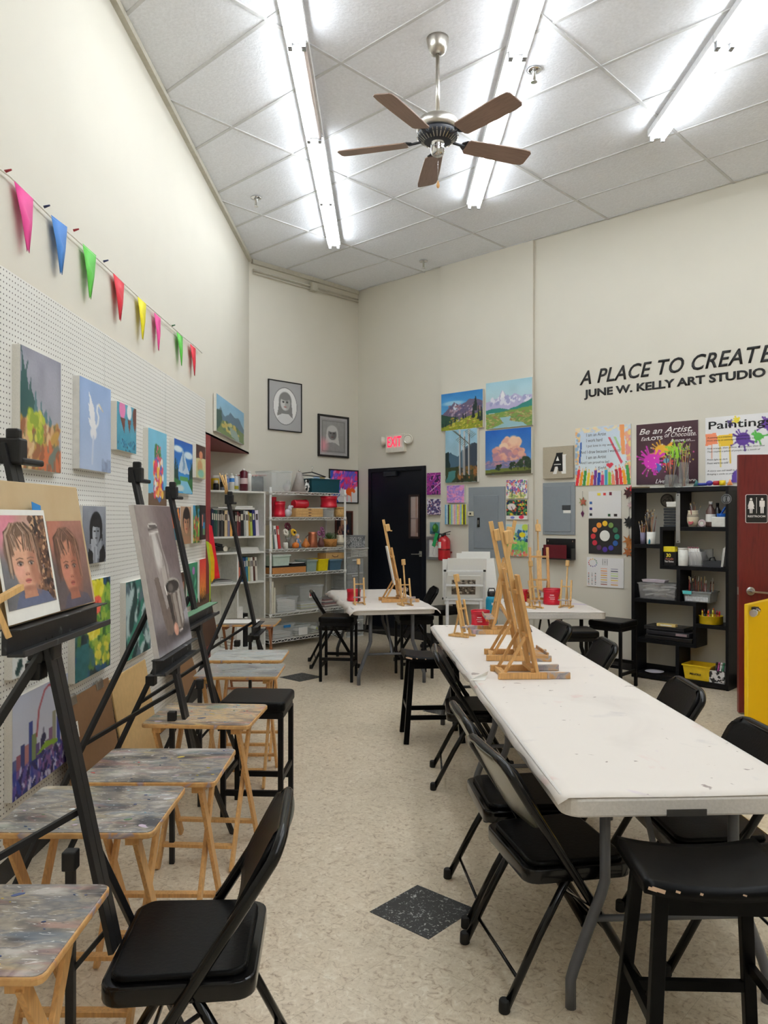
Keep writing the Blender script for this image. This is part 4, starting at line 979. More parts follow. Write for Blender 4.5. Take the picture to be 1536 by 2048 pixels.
lcanvas(399, 410.5, 1010, 1080, p, 'black picture with a small bright centre at the end of the pegboard', side=BLACKPL)
p = Pic(34, 50, (90, 110, 90), (70, 80, 70), 27); face(p, .5, .42, .26, .3, (220, 160, 130), (70, 40, 30)); p.poly([(.1, 1), (.3, .8), (.8, .8), (1, 1)], (190, 150, 130))
lcanvas(352, 371, 1147, 1212, p, 'small portrait painting of a person with brown hair near the third easel tray')
p = Pic(34, 56, (60, 150, 110), (40, 110, 90), 28).ell(.6, .2, .12, .1, (180, 120, 190)).line([(.6, .3), (.55, .95)], .05, (30, 90, 60)).dabs(26, 0, .4, 1, 1, [(50, 140, 100), (90, 180, 140), (30, 100, 80)], .1, 2)
lcanvas(373, 394, 1128, 1215, p, 'green painting with a lilac tulip behind the third easel')
p = Pic(34, 56, (214, 50, 60), (240, 170, 60), 29).vary(8)
for u, t_ in ((.1, .72), (.3, .62), (.5, .76), (.7, .64), (.9, .7)): p.poly([(u-.12, 1), (u, t_), (u+.12, 1)], (50, 30, 26), .05)
lcanvas(398, 411, 1119, 1205, p, 'red and orange sunset painting at the low end of the pegboard')
p = Pic(20, 30, (70, 100, 180), (90, 120, 200), 30)
lcanvas(112, 133, 978, 1018, p.vary(10), 'small blue painting showing past the tan drawing board')

# boards leaning against the foot of the pegboard
def leaning(name, x0, x1, yt, yb, m, label, cat, off_bot=.16, off_top=.03, th=.006, extra=None):
    s0 = wray('P', x0, None, off_bot)[0]; s1 = wray('P', x1, None, off_bot)[0]
    zb = max(.0, wray('P', x0, yb, off_bot)[1]); zt = wray('P', x0, yt, off_top)[1]; W = s1-s0; H = math.hypot(zt-zb, off_bot-off_top)
    loc = wpos('P', (s0+s1)/2, off_bot, zb); tl = math.atan2(off_bot-off_top, zt-zb)
    t = thing(name, label, cat, loc); t.rotation_euler = (Matrix.Rotation(PI/2, 4, 'Z') @ Matrix.Rotation(-tl, 4, 'X')).to_euler()
    B().span((-W/2, -th, 0), (W/2, 0, H)).build('board', m, t, bevel=.0015)
    return t, W, H
HARD = M('brown_hardboard', (132, 98, 66), .55, var=.05)
t, W, H = leaning('clip_board', 150, 243, 1392, 1640, HARD, 'brown hardboard drawing board with two steel clips, leaning on the pegboard', 'drawing board', .10, .02)
for x in (-W*.28, W*.28):
    B().span((x-.045, -.013, H-.035), (x+.045, .002, H+.012)).cyl((x-.03, -.008, H+.012), (x+.03, -.008, H+.012), .009, n=10).build('clip', STEEL, t, bevel=.003)
B().span((-W/2+.10, -.0075, H-.20), (-W/2+.17, -.006, H-.12)).build('price_sticker', PAPER, t)
for k in range(3): B().span((-W/2+.115, -.008, H-.185+.02*k), (-W/2+.155, -.0074, H-.178+.02*k)).build('sticker_print', BLACKPL, t)
leaning('plywood_board', 252, 318, 1340, 1560, M('birch_ply', (206, 172, 118), .5), 'tall tan plywood board leaning on the pegboard behind the second easel', 'board', .12, .02, .01)
leaning('hardboard_sheet', 362, 398, 1262, 1400, HARD, 'brown hardboard sheet leaning behind the third easel', 'board', .14, .02)
leaning('card_folder', 404, 436, 1192, 1300, M('dark_brown_card', (84, 58, 42), .6), 'dark brown folder leaning by the maroon post', 'folder', .10, .02)

# ------------------------------------------------------------------ bunting on the left wall
FCOL = {'pink': (232, 70, 150), 'blue': (66, 130, 206), 'green': (92, 196, 70), 'red': (214, 36, 56), 'yellow': (240, 226, 20)}
FM = {k: M('pennant_'+k, v, .6, var=.05, scale=14) for k, v in FCOL.items()}
bt = thing('bunting', 'string of bright triangular pennants on the wall above the pegboard', 'bunting', (0, 0, 0))
ZS = 3.0
spts = [(x, y) for x, y in ((-60, 292), (0, 338), (20, 353), (66, 398), (102, 434), (165, 490), (226, 546), (292, 608), (322, 634), (365, 672), (392, 694), (404, 706))]
def lw(x, y, off): s, z = wray('L', x, y, off); return wpos('L', s, off, z)
B().tube([lw(x, y, .02) for x, y in spts], .0045, 6).build('string', M('white_cord', (226, 222, 214), .7), bt)
for c, x0, y0, x1, y1, xt, yt in (('pink', 28, 362, 66, 398, 56, 505), ('blue', 102, 430, 134, 454, 122, 549), ('green', 165, 487, 192, 511, 180, 598), ('red', 226, 546, 248, 568, 240, 642), ('yellow', 275, 593, 292, 608, 285, 680), ('pink', 308, 625, 321, 637, 317, 702), ('green', 353, 664, 365, 674, 363, 732), ('red', 380, 688, 391, 697, 389, 752)):
    a, b_, t_ = lw(x0, y0, .022), lw(x1, y1, .022), lw(xt, yt, .035)
    m0 = t_+(a-b_)*.06; m1 = t_+(b_-a)*.06; notch = t_*.94+(a+b_)/2*.06
    mid = (a+b_)/2*.5+t_*.5+Vector((.012, 0, 0))
    la, lb = a*.5+m0*.5+Vector((.004, 0, 0)), b_*.5+m1*.5+Vector((.004, 0, 0))
    f = B().add([a, b_, lb, mid, la, m1, notch, m0], [(0, 1, 2, 3), (0, 3, 4), (3, 2, 5, 6), (4, 3, 6, 7)], smooth=True).build('pennant', FM[c], bt)
    f.modifiers.new('t', 'SOLIDIFY').thickness = .0015
tk = [((10, 343), 'red'), ((88, 414), 'blue'), ((147, 461), 'red'), ((207, 523), 'blue'), ((343, 652), 'green')]
for (x, y), c in tk:
    q = lw(x, y, .02); B().cyl(q, q+Vector((.028, .0, .008)), .007, .004, 8).build('push_pin', M('pin_'+c, {'red': (150, 30, 40), 'blue': (30, 40, 80), 'green': (40, 90, 60)}[c], .4), bt)

# ------------------------------------------------------------------ left wall and back wall pictures
p = Pic(60, 56, (130, 180, 210), (170, 196, 206), 31).vary(8, 6)
p.poly([(0, .5), (.12, .3), (.3, .48), (.45, .28), (.6, .35), (.75, .3), (1, .55), (1, .7), (0, .7)], (92, 120, 140), .06).poly([(0, .4), (.15, .36), (.2, .8), (0, 1)], (50, 84, 76), .04).poly([(.2, .62), (.6, .58), (1, .7), (1, 1), (0, 1)], (110, 130, 80), .05).dabs(30, .2, .6, .8, .85, [(190, 170, 90), (196, 190, 120), (90, 120, 90)], .06).poly([(.45, .7), (.7, .72), (.8, .98), (.5, .95)], (150, 170, 160), .05)
canvas('L', 432, 487, 786, 862, p, 'landscape painting of blue mountains high on the wall over the alcove', thick=.03)
def bwface(p, u, v, ru, rv, hair, skin=(200, 200, 200), long=True):
    if long: p.poly([(u-ru*1.25, v-rv*.3), (u+ru*1.25, v-rv*.3), (u+ru*1.7, v+rv*2.1), (u+ru*.7, v+rv*1.6), (u-ru*.8, v+rv*1.6), (u-ru*1.7, v+rv*1.9)], hair, .02)
    face(p, u, v, ru, rv, skin, hair, (50, 50, 52)); return p
p = Pic(70, 96, (172, 172, 174), None, 32)
p.ell(.5, .5, .37, .385, (40, 40, 42), .02).ell(.5, .5, .36, .375, (232, 232, 232), .02)
q_ = Pic(70, 96, (232, 232, 232), None, 33); bwface(q_, .5, .42, .145, .15, (128, 128, 128), (206, 206, 206)); q_.poly([(.2, .8), (.4, .66), (.62, .66), (.82, .8), (.7, .9), (.3, .9)], (214, 214, 214), .02)
msk = (((p.U-.5)/.355)**2+((p.V-.5)/.37)**2) < 1; p.a[msk] = q_.a[msk]
framed('M', 537, 604, 757, 859, p, 'framed pencil portrait of a smiling girl in an oval mount', BLACKPL, .012, .02)
p = Pic(64, 88, (150, 150, 150), (140, 140, 140), 34).vary(4)
bwface(p, .45, .42, .17, .17, (196, 196, 196), (120, 120, 122)); p.ell(.0, .78, .25, .2, (214, 150, 160), .9)
p.line([(.06, .06), (.94, .06), (.94, .95), (.06, .95), (.06, .06)], .012, (70, 70, 70))
framed('M', 637, 698, 827, 912, p, 'black-framed grey charcoal portrait of a long-haired woman', BLACKPL, .025, .025, .03, M('grey_mat', (168, 166, 170), .8))
p = Pic(70, 66, (236, 234, 236), None, 35)
p.poly([(0, 0), (.4, 0), (.5, .35), (.3, .7), (.3, 1), (.1, 1), (0, .5)], (40, 90, 190), .12).poly([(.2, 0), (.9, 0), (.7, .4), (.45, .5)], (120, 60, 190), .15).poly([(.35, .6), (.6, .12), (1, .0), (1, .45), (.6, .6)], (220, 60, 150), .15).poly([(.5, .65), (.95, .4), (.9, .6), (.75, .78), (.62, .78)], (240, 100, 30), .1).line([(.62, .76), (.62, .95)], .03, (236, 150, 170)).line([(.76, .76), (.77, .97)], .025, (240, 130, 90))
p.dabs(50, .1, .0, 1, .5, [(240, 120, 190), (150, 90, 210), (236, 60, 120), (90, 90, 210)], .05, 2.5, .6)
framed('M', 659, 717, 941, 1007, p, 'black-framed bright swirling abstract behind the top of the wire shelf', BLACKPL, .014, .02, at=717)
p = Pic(40, 56, (36, 28, 30), None, 36).ell(.5, .35, .22, .3, (176, 130, 96), .2).ell(.5, .3, .1, .12, (214, 170, 130), .2).dabs(16, .2, .4, .8, 1, [(26, 30, 60), (50, 40, 60), (160, 110, 90)], .1)
framed('M', 671, 706, 1022, 1090, p, 'small dark picture in a reddish wood frame behind the wire shelf', M('mahogany', (86, 40, 28), .4), .022, .02, at=706)
# ------------------------------------------------------------------ things on the right wall (with the dark door)
# dark navy door with a narrow window
NAVY = M('navy_door_paint', (10, 14, 24), .35, var=.03, spec=.3)
s0, s1 = wray('R', 736.5, None, .02)[0], wray('R', 850.5, None, .02)[0]
ztop = wray('R', 850, 931, .02)[1]
def rthing(name, label, cat, s, off, z, group=None): return thing(name, label, cat, wpos('R', s, off, z), WALLS['R'][3], group)
dr = B().span((0, -.022, 0), (.055, .0, ztop)).span((s1-s0-.055, -.022, 0), (s1-s0, .0, ztop)).span((.055, -.022, ztop-.055), (s1-s0-.055, .0, ztop)).build('door_1', NAVY, None, wpos('R', s0, .001), WALLS['R'][3], bevel=.003); struct(dr)
dw = s1-s0
wx0, wx1 = wray('R', 820, None, .02)[0]-s0, wray('R', 836, None, .02)[0]-s0
wz1, wz0 = wray('R', 828, 993, .02)[1], wray('R', 828, 1073, .02)[1]
b = B()
for a_ in (((.055, -.01, .01), (wx0, .0, ztop-.055)), ((wx1, -.01, .01), (dw-.055, .0, ztop-.055)), ((wx0, -.01, .01), (wx1, 0, wz0)), ((wx0, -.01, wz1), (wx1, 0, ztop-.055))): b.span(*a_)
b.build('door_leaf', NAVY, dr)
B().span((wx0-.025, -.018, wz0-.025), (wx0, -.008, wz1+.025)).span((wx1, -.018, wz0-.025), (wx1+.025, -.008, wz1+.025)).span((wx0, -.018, wz0-.025), (wx1, -.008, wz0)).span((wx0, -.018, wz1), (wx1, -.008, wz1+.025)).build('window_frame', M('window_frame_dark', (44, 30, 26), .4), dr)
wp = Pic(12, 60, (226, 210, 204), (196, 168, 160), 40).rect(.55, 0, .75, 1, (190, 150, 130)).rect(0, .53, 1, .56, (150, 130, 126)).rect(.7, .55, 1, .9, (140, 100, 90))
wo = surf(wp, wx1-wx0, wz1-wz0, 'window_view', dr, .0, PRINT, 0, ((wx0+wx1)/2, -.003, wz0))
B().span((wx0, -.009, wz0), (wx1, -.006, wz1)).build('window_glass', M('door_glass', (235, 235, 235), .05, trans=.9, alpha=.35), dr)
hz = wray('R', 838, 1108, .03)[1]; hs = wray('R', 840, None, .03)[0]-s0
B().box((hs, -.014, hz), (.045, .012, .07)).cyl((hs, -.01, hz), (hs, -.055, hz), .011, n=12).bar((hs+.01, -.055, hz), (hs-.12, -.055, hz-.005), .018, .012).build('door_handle', STEEL, dr, bevel=.002)
cs, cz = wray('R', 772, None, .03)[0]-s0, wray('R', 780, 948, .03)[1]
B().span((cs-.02, -.06, cz-.03), (cs+.20, -.011, cz+.03)).bar((cs+.05, -.05, cz+.05), (cs+.36, -.05, cz+.045), .018, .008).build('door_closer', M('closer_grey', (50, 54, 62), .35, metal=.6), dr, bevel=.004)

# exit sign with two lamp heads
loc, W, H, rz = hang('R', 771.5, 808, 870, 906, .05)
ex = thing('exit_sign', 'white EXIT sign with red letters and two round emergency lamps over the dark door', 'exit sign', loc, rz)
WPL = M('white_plastic', (226, 222, 210), .4)
B().span((-W/2, -.055, 0), (W/2, -.001, H)).build('sign_box', WPL, ex, bevel=.006)
REDL = M('exit_red', (226, 20, 60), .4, emit=1.6)
letter('letters', 'EXIT', ex, REDL, (-W*.39, -.0555, H*.30), width=W*.76, height=H*.56, bold=.012)
B().span((-W*.43, -.0565, H*.24), (W*.42, -.055, H*.92)).build('letter_panel', M('exit_panel', (250, 220, 214), .4), ex)
for s_, yaw in ((-1, -.9), (1, .45)):
    T = Matrix.Translation((s_*(W/2+.06), -.035, H*.66)) @ Matrix.Rotation(yaw, 4, 'Z') @ Matrix.Rotation(PI/2, 4, 'X')
    lp = B().lathe([(.02, -.035), (.05, -.03), (.062, .0), (.064, .022), (.056, .026)], 24, T=T); lp.bar((s_*(W/2-.01), -.02, H*.5), (s_*(W/2+.05), -.03, H*.62), .02, .02)
    lo = lp.build('lamp_head', WPL, ex)
    B().lathe([(.0, .020), (.03, .021), (.052, .0275)], 20, T=T, cap=False).build('lamp_lens', M('lamp_reflector', (170, 168, 160), .15, metal=.8), lo)

# pictures on the wall to the side of the door
def rcanvas(x0, x1, yt, yb, pic, label, **k): return canvas('R', x0, x1, yt, yb, pic, label, **k)
PIL = .035
def rc(x0, x1, yt, yb, pic, label, thick=.03, pil=True, **k):
    # pictures on the pilaster stand 35 mm further out
    base = PIL if pil else 0
    loc, W, H, rz = hang('R', x0, x1, yt, yb, base+thick, None); loc = loc+Vector((*WALLS['R'][2], 0))*(base+.003)
    t = thing(k.get('name', 'canvas_painting'), label, k.get('cat', 'painting'), loc, rz, k.get('group'))
    B().span((-W/2, -thick, 0), (W/2, 0, H)).build('stretched_canvas', k.get('side') or CANVAS, t, bevel=.003)
    surf(pic, W-.004, H-.004, 'painted_surface', t, thick+.0012, PAINT, .002)
    return t
p = Pic(84, 74, (46, 130, 200), (120, 190, 224), 41).vary(8, 5).ell(.3, .28, .25, .06, (150, 200, 226), .6)
p.poly([(0, .6), (.12, .48), (.2, .38), (.33, .26), (.44, .36), (.6, .3), (.68, .22), (.85, .22), (1, .3), (1, .75), (0, .75)], (104, 92, 120), .03).poly([(.3, .36), (.34, .27), (.42, .45), (.36, .5), (.3, .42)], (206, 214, 226), .04).dabs(40, .2, .35, .95, .6, [(150, 110, 120), (90, 84, 120), (170, 150, 170)], .03, 2, .8)
p.poly([(0, .55), (.2, .62), (.45, .68), (.3, .9), (0, 1)], (38, 76, 60), .03).poly([(0, .9), (.3, .82), (.6, .7), (1, .55), (1, 1), (0, 1)], (140, 150, 40), .03).dabs(60, .2, .68, 1, 1, [(176, 170, 50), (110, 130, 40), (150, 120, 60), (200, 190, 80)], .04, .5, -.4)
for u, t_, w_ in ((.83, .12, .05), (.78, .3, .04), (.9, .35, .035), (.97, .4, .05), (.6, .5, .02), (.54, .52, .02), (.36, .56, .02), (.25, .68, .015), (.12, .7, .015), (.05, .72, .015)): p.poly([(u-w_, t_+.42 if t_ < .5 else t_+.2), (u, t_), (u+w_, t_+.42 if t_ < .5 else t_+.2)], (24, 44, 40), .02)
rc(882.7, 966, 789, 863, p, 'painting of a rocky mountain with dark firs on a yellow-green slope')
p = Pic(90, 84, (164, 206, 222), (214, 222, 220), 42).vary(6, 5)
p.poly([(0, .42), (.15, .38), (.28, .36), (.37, .2), (.47, .34), (.62, .3), (.8, .38), (1, .34), (1, .6), (0, .6)], (184, 178, 214), .04).poly([(.33, .3), (.38, .2), (.44, .38), (.38, .5), (.32, .4)], (240, 240, 246), .03).dabs(30, .1, .35, .95, .5, [(226, 226, 240), (160, 160, 204)], .04, 1.5, .8)
p.poly([(0, .6), (.25, .56), (.5, .62), (.7, .56), (1, .44), (1, .66), (0, .68)], (40, 130, 120), .02).poly([(0, .68), (.5, .64), (1, .6), (1, 1), (0, 1)], (120, 150, 70), .02).dabs(60, 0, .68, 1, .95, [(160, 150, 90), (100, 140, 70), (180, 170, 110), (150, 120, 80)], .05, .4).poly([(.3, .78), (.55, .76), (.52, .86), (.8, .92), (.9, 1), (.1, 1), (.4, .9)], (150, 190, 200), .02)
rc(972, 1065, 767, 859, p, 'pale painting of snowy peaks above green hills and a winding stream')
p = Pic(66, 106, (150, 196, 220), (180, 200, 206), 43).vary(10, 6)
p.poly([(0, .5), (.2, .42), (.4, .52), (.6, .34), (.85, .26), (1, .3), (1, .8), (0, .8)], (70, 100, 120), .05).poly([(.6, .4), (.9, .26), (1, .3), (1, .78), (.55, .78)], (54, 66, 80), .03).poly([(0, .44), (.1, .4), (.16, .7), (0, .75)], (24, 50, 50), .04).poly([(0, .72), (.4, .7), (1, .76), (1, 1), (0, 1)], (52, 64, 36), .03).poly([(.1, .8), (.35, .76), (.3, .9), (.2, 1), (0, 1)], (70, 130, 130), .05).dabs(30, .4, .7, 1, .98, [(120, 90, 40), (80, 70, 40), (150, 100, 50), (40, 40, 30)], .05)
for u, t_, w_ in ((.46, .0, .05), (.6, .05, .05), (.74, .0, .055), (.56, .3, .03)): p.line([(u, t_), (u+.01, .85)], w_, (200, 200, 200)); p.line([(u+w_*.35, t_+.1), (u+w_*.4, .85)], w_*.35, (60, 60, 60))
for k in range(26): u = .35+.5*((k*7) % 13)/13; p.line([(u, .04+.012*k), (u+(.14 if k % 2 else -.14), .0+.010*k)], .012, (90, 90, 80))
rc(891, 955, 862, 966, p, 'painting of bare birch trunks by a creek before blue hills', thick=.035)
p = Pic(88, 84, (20, 96, 186), (110, 150, 200), 44).vary(10, 5)
p.dabs(26, .36, .22, .76, .5, [(236, 190, 160), (226, 170, 150), (240, 206, 176)], .09).dabs(40, .2, .44, .85, .68, [(214, 150, 140), (196, 140, 150), (226, 170, 150), (170, 130, 150)], .08).ell(.62, .26, .1, .1, (240, 200, 170), .4).rect(0, .7, 1, .86, (120, 120, 160)).dabs(20, .0, .68, 1, .8, [(190, 140, 150), (140, 130, 170)], .1, .2)
p.poly([(0, .88), (1, .84), (1, 1), (0, 1)], (110, 120, 50), .02).poly([(0, .95), (1, .92), (1, 1), (0, 1)], (70, 66, 44), .02)
for u, v, r_ in ((.3, .84, .05), (.58, .8, .06), (.72, .79, .06), (.86, .74, .09), (.95, .8, .07)): p.dabs(8, u-r_, v-r_, u+r_, v+r_, [(36, 56, 40), (50, 70, 46)], r_*.6); p.line([(u, v), (u, .9)], .015, (40, 40, 30))
rc(971, 1063, 862, 951, p, 'painting of a tall peach-coloured cloud in a deep blue sky over trees')
def marble(seed, cols, n=8):
    p = Pic(40, 54, cols[0], None, seed); z = p.noise(n)+.5*p.noise(n*2); z = (np.sin(z*9)+1)/2*(len(cols)-1.001); i = z.astype(int); p.a = np.array(cols, float)[np.clip(i, 0, len(cols)-1)]; return p.vary(12, 16)
rc(853.5, 882, 946, 990, marble(45, [(150, 40, 130), (90, 40, 150), (220, 100, 180), (60, 24, 80), (180, 90, 200)], 4).line([(.25, .85), (.98, .45)], .04, (240, 200, 230)), 'magenta and purple poured paint canvas beside the door frame', pil=False, thick=.035)
rc(854.5, 882, 998, 1030, marble(46, [(70, 60, 110), (150, 140, 190), (40, 40, 80), (190, 110, 110), (220, 220, 236), (50, 80, 170)], 5), 'dark blue and grey poured paint canvas under the magenta one', pil=False, thick=.035)
p = Pic(34, 36, (110, 156, 166), (70, 120, 130), 47).poly([(0, .75), (1, .7), (1, 1), (0, 1)], (60, 110, 126)).ell(.56, .5, .3, .36, (40, 110, 40)).ell(.46, .4, .12, .16, (110, 170, 70), .6).ell(.5, .88, .3, .06, (30, 60, 60), .6).line([(.55, .18), (.58, .08)], .05, (70, 50, 30))
rc(860, 880, 1044, 1068, p, 'tiny square painting of a green apple above the fire extinguisher', pil=False, thick=.03)
p = Pic(40, 60, (238, 238, 236), None, 48).dabs(16, .36, .1, .8, .32, [(210, 90, 90), (226, 130, 120), (190, 60, 70)], .07).line([(.55, .34), (.5, .5)], .03, (130, 150, 110)).line([(.42, .5), (.34, .8), (.4, .92), (.62, .92), (.66, .8), (.58, .5)], .02, (190, 190, 190))
framed('R', 853, 882, 1073, 1119, p, 'silver-framed sketch of a red flower in a vase beside the fire extinguisher', M('silver_frame', (150, 152, 156), .35, metal=.6), .035, .03)
rc(894, 929, 971, 1006, marble(49, [(180, 140, 214), (160, 110, 206), (206, 170, 226), (230, 150, 200), (150, 120, 210)], 5), 'lilac marbled canvas next to the tall grey electrical panel')
p = Pic(56, 50, (190, 214, 220), None, 50)
for k, c in enumerate([(110, 180, 220), (190, 220, 230), (50, 60, 70), (180, 214, 90), (150, 190, 210), (226, 224, 200), (236, 170, 180), (190, 200, 220), (230, 224, 110), (240, 180, 160), (150, 200, 220), (230, 224, 60), (60, 66, 70), (190, 190, 40)]): p.rect(k/14, 0, (k+1)/14+.005, 1, c)
rc(890, 933, 1009, 1049, p.vary(10, 20), 'canvas with vertical pastel stripes below the lilac one')
p = Pic(50, 54, (236, 234, 228), None, 51).dabs(90, 0, 0, 1, .75, [(90, 120, 190), (236, 150, 90), (150, 90, 170), (90, 170, 120), (240, 240, 240), (226, 100, 120)], .05, 2, .2).dabs(26, .1, .7, .9, 1, [(170, 190, 110), (236, 220, 150)], .07).line([(.3, .5), (.28, .9)], .035, (40, 50, 40)).line([(.68, .55), (.7, .9)], .03, (60, 60, 50))
rc(1013, 1055, 960, 998, p, 'child painting of thin coloured trees, topmost of the three by the pilaster edge', thick=.02)
p = Pic(50, 50, (40, 70, 60), None, 52).dabs(120, 0, 0, 1, .8, [(30, 90, 70), (226, 200, 60), (30, 40, 90), (20, 30, 30), (90, 160, 80), (220, 90, 60)], .07).ell(.25, .35, .2, .17, (236, 226, 226), .2).line([(.25, .35), (.4, .75)], .03, (60, 40, 40)).rect(0, .8, 1, 1, (240, 240, 238)).ell(.3, .9, .1, .06, (110, 120, 200)).ell(.72, .88, .12, .09, (226, 50, 90))
rc(1013, 1055, 1000, 1039, p, 'child painting of dark foliage with a pink heart, middle one of three', thick=.02)
p = Pic(50, 72, (190, 220, 226), None, 53).dabs(50, 0, .2, 1, .55, [(40, 100, 150), (60, 140, 160), (30, 60, 110), (180, 210, 90)], .06).ell(.75, .33, .14, .08, (240, 220, 40)).ell(.88, .1, .14, .1, (200, 224, 90)).dabs(40, 0, .55, 1, .85, [(110, 200, 90), (150, 214, 110), (90, 180, 120)], .09).dabs(30, 0, .82, 1, 1, [(236, 140, 100), (220, 100, 110), (160, 200, 110)], .06)
rc(1012, 1056, 1048, 1112, p, 'child painting of a green meadow with a yellow flower, lowest of three', thick=.02)

# grey electrical panels
GP = M('grey_panel_enamel', (142, 150, 156), .4, var=.02)
def panel(x0, x1, yt, yb, label, base, inset, name='electrical_panel', depth=.012):
    loc, W, H, rz = hang('R', x0, x1, yt, yb, base+depth); loc = loc+Vector((*WALLS['R'][2], 0))*(base+.001)
    t = thing(name, label, 'electrical panel', loc, rz)
    B().span((-W/2, -depth, 0), (W/2, 0, H)).build('cover_plate', GP, t, bevel=.003)
    a, b_, c, d = inset
    B().span((-W/2+W*a, -depth-.006, H*c), (W/2-W*b_, -depth, H*(1-d))).build('panel_door', M('grey_panel_door', (136, 144, 151), .38, var=.02), t, bevel=.003)
    return t, W, H, depth
t, W, H, d = panel(937, 1010, 975, 1114, 'tall grey electrical panel with a black latch on the pilaster', PIL, (.16, .17, .13, .12))
B().box((-W*.20, -d-.012, H*.50), (.035, .012, .11)).build('latch', BLACKPL, t, bevel=.006)
B().box((-W*.20, -d-.02, H*.50), (.014, .006, .05)).build('latch_lever', STEEL, t, bevel=.002)
t, W, H, d = panel(1085.5, 1150, 966, 1069, 'shorter grey electrical panel right below the letter canvas'.replace('right ', ''), 0, (.06, .12, .06, .07))
B().box((W*.25, -d-.009, H*.52), (.10, .01, .05)).build('latch', M('latch_dark', (60, 64, 68), .4), t, bevel=.003)
B().box((W*.27, -d-.0075, H*.44), (.09, .003, .03)).build('data_label', PAPER, t)
sc_ = B()
for x in (-.46, .46):
    for z in (.04, .96): sc_.box((W*x, -d-.001, H*z), (.012, .004, .012))
sc_.build('screws', STEEL, t)
loc, W, H, rz = hang('R', 936, 948, 1023, 1032, PIL+.012)
t = thing('thermostat_switch', 'small cream control plate on the edge of the tall grey panel', 'switch plate', loc+Vector((*WALLS['R'][2], 0))*(PIL+.014), rz)
B().span((-W/2, -.01, 0), (W/2, 0, H)).build('plate', M('cream_plastic', (222, 216, 190), .4), t, bevel=.002); B().box((0, -.013, H/2), (.02, .006, .02)).build('button', BLACKPL, t)

# fire extinguisher
s_, z0 = wray('R', 890, 1121, .10); z1 = wray('R', 890, 1068, .10)[1]
fx = rthing('fire_extinguisher', 'red fire extinguisher with a green tag hanging beside the door', 'fire extinguisher', s_, .115, z0)
H = z1-z0
FR = M('extinguisher_red', (190, 20, 34), .25, coat=.6)
B().lathe([(.06, 0), (.073, .01), (.075, .03), (.075, H*.72), (.066, H*.82), (.04, H*.9), (.024, H*.95)], 28).build('cylinder_body', FR, fx)
B().lathe([(.0765, H*.40), (.0765, H*.44)], 28, cap=False).span((-.06, .02, H*.28), (.06, .1, H*.34)).build('bracket_strap', M('dark_red_strap', (110, 12, 20), .4), fx)
lb = B(); lb.grid(lambda u, v: (.0757*math.sin(-1.15+1.3*u), -.0757*math.cos(-1.15+1.3*u), H*.47+H*.24*v), 10, 2); lb.build('paper_label', PAPER, fx)
B().cyl((0, 0, H*.94), (0, 0, H*1.03), .022, n=12).bar((.0, 0, H*1.03), (.10, -.01, H*1.10), .02, .008).bar((0, 0, H*1.0), (.09, -.01, H*1.0), .02, .008).lathe([(0, -.02), (.02, -.02), (.02, 0), (0, 0)], 12, (-.0, -.03, H*.98)).build('valve_handle', BLACKPL, fx)
B().tube([(-.02, 0, H*.98), (-.08, 0, H*1.0), (-.098, 0, H*.85), (-.09, 0, H*.5)], .009, 8).build('hose', BLACKPL, fx)
B().box((-.095, -.055, H*.78), (.05, .004, .17), rot=(0, .35, 0)).build('inspection_tag', M('green_tag', (30, 160, 90), .5), fx)

# letter canvas
def rplain(x0, x1, yt, yb, thick=.012): loc, W, H, rz = hang('R', x0, x1, yt, yb, thick); return loc+Vector((*WALLS['R'][2], 0))*.003, W, H, rz
loc, W, H, rz = rplain(1086, 1146, 895, 958, .03)
t = thing('letter_canvas', 'square linen canvas with a black and white letter A over the shorter grey panel', 'painting', loc, rz)
B().span((-W/2, -.03, 0), (W/2, 0, H)).build('stretched_canvas', M('linen', (176, 166, 146), .85, var=.08, scale=160), t, bevel=.003)
def blockA(w, h, sk):
    return [(-w/2, 0), (-w/2+.0+w*.28, 0), (-w*.13, h*.26), (w*.10, h*.26), (w*.18, 0), (w*.5, 0), (w*.36+sk, h*.92), (w*.42+sk, h), (-w*.12+sk, h), (-w*.14+sk, h*.88)]
def flat(poly, y, d, name, m, par, x=0, z=0): return B().prism([(px_+x, pz+z) for px_, pz in poly], 0, d, T=Matrix.Translation((0, y, 0)) @ Matrix.Rotation(PI/2, 4, 'X')).build(name, m, par)
flat(blockA(W*.44, H*.6, W*.05), -.0305, .001, 'letter_shadow', PAPER, t, W*.06, H*.14)
flat(blockA(W*.42, H*.58, W*.05), -.0318, .001, 'letter_shape', BLACKPL, t, -W*.04, H*.22)
flat([(-.02, 0), (.02, 0), (.0, .05)], -.033, .001, 'letter_counter', PAPER, t, W*.005, H*.55)
flat([(-W*.12, 0), (W*.12, 0), (W*.11, .012), (-W*.11, .012)], -.0329, .0005, 'letter_sheen', M('letter_grey', (190, 190, 186), .5), t, 0, H*.42)

# black wall file with a maroon folder
s_, z0 = wray('R', 1117, 1119, .05); _, z1 = wray('R', 1117, 1077, .02)
Wd = wray('R', 1146, None, .04)[0]-wray('R', 1087.5, None, .04)[0]; H = z1-z0
t = rthing('wall_file', 'black wall file holder with a maroon folder, under the shorter grey panel', 'file holder', s_, .002, z0)
B().span((-Wd/2, -.01, 0), (Wd/2, 0, H)).span((-Wd/2, -.09, 0), (Wd/2, -.01, .01)).span((-Wd/2, -.09, .01), (-Wd/2+.01, -.01, H*.55)).span((Wd/2-.01, -.09, .01), (Wd/2, -.01, H*.55)).build('holder', BLACKPL, t, bevel=.004)
B().span((-Wd/2+.015, -.088, .012), (Wd/2-.06, -.080, H*.70)).build('folder', M('maroon_folder', (96, 16, 30), .35), t, bevel=.002)
sc_ = B()
for x in (-.42, .42): sc_.box((Wd*x, -.012, H*.88), (.012, .004, .018))
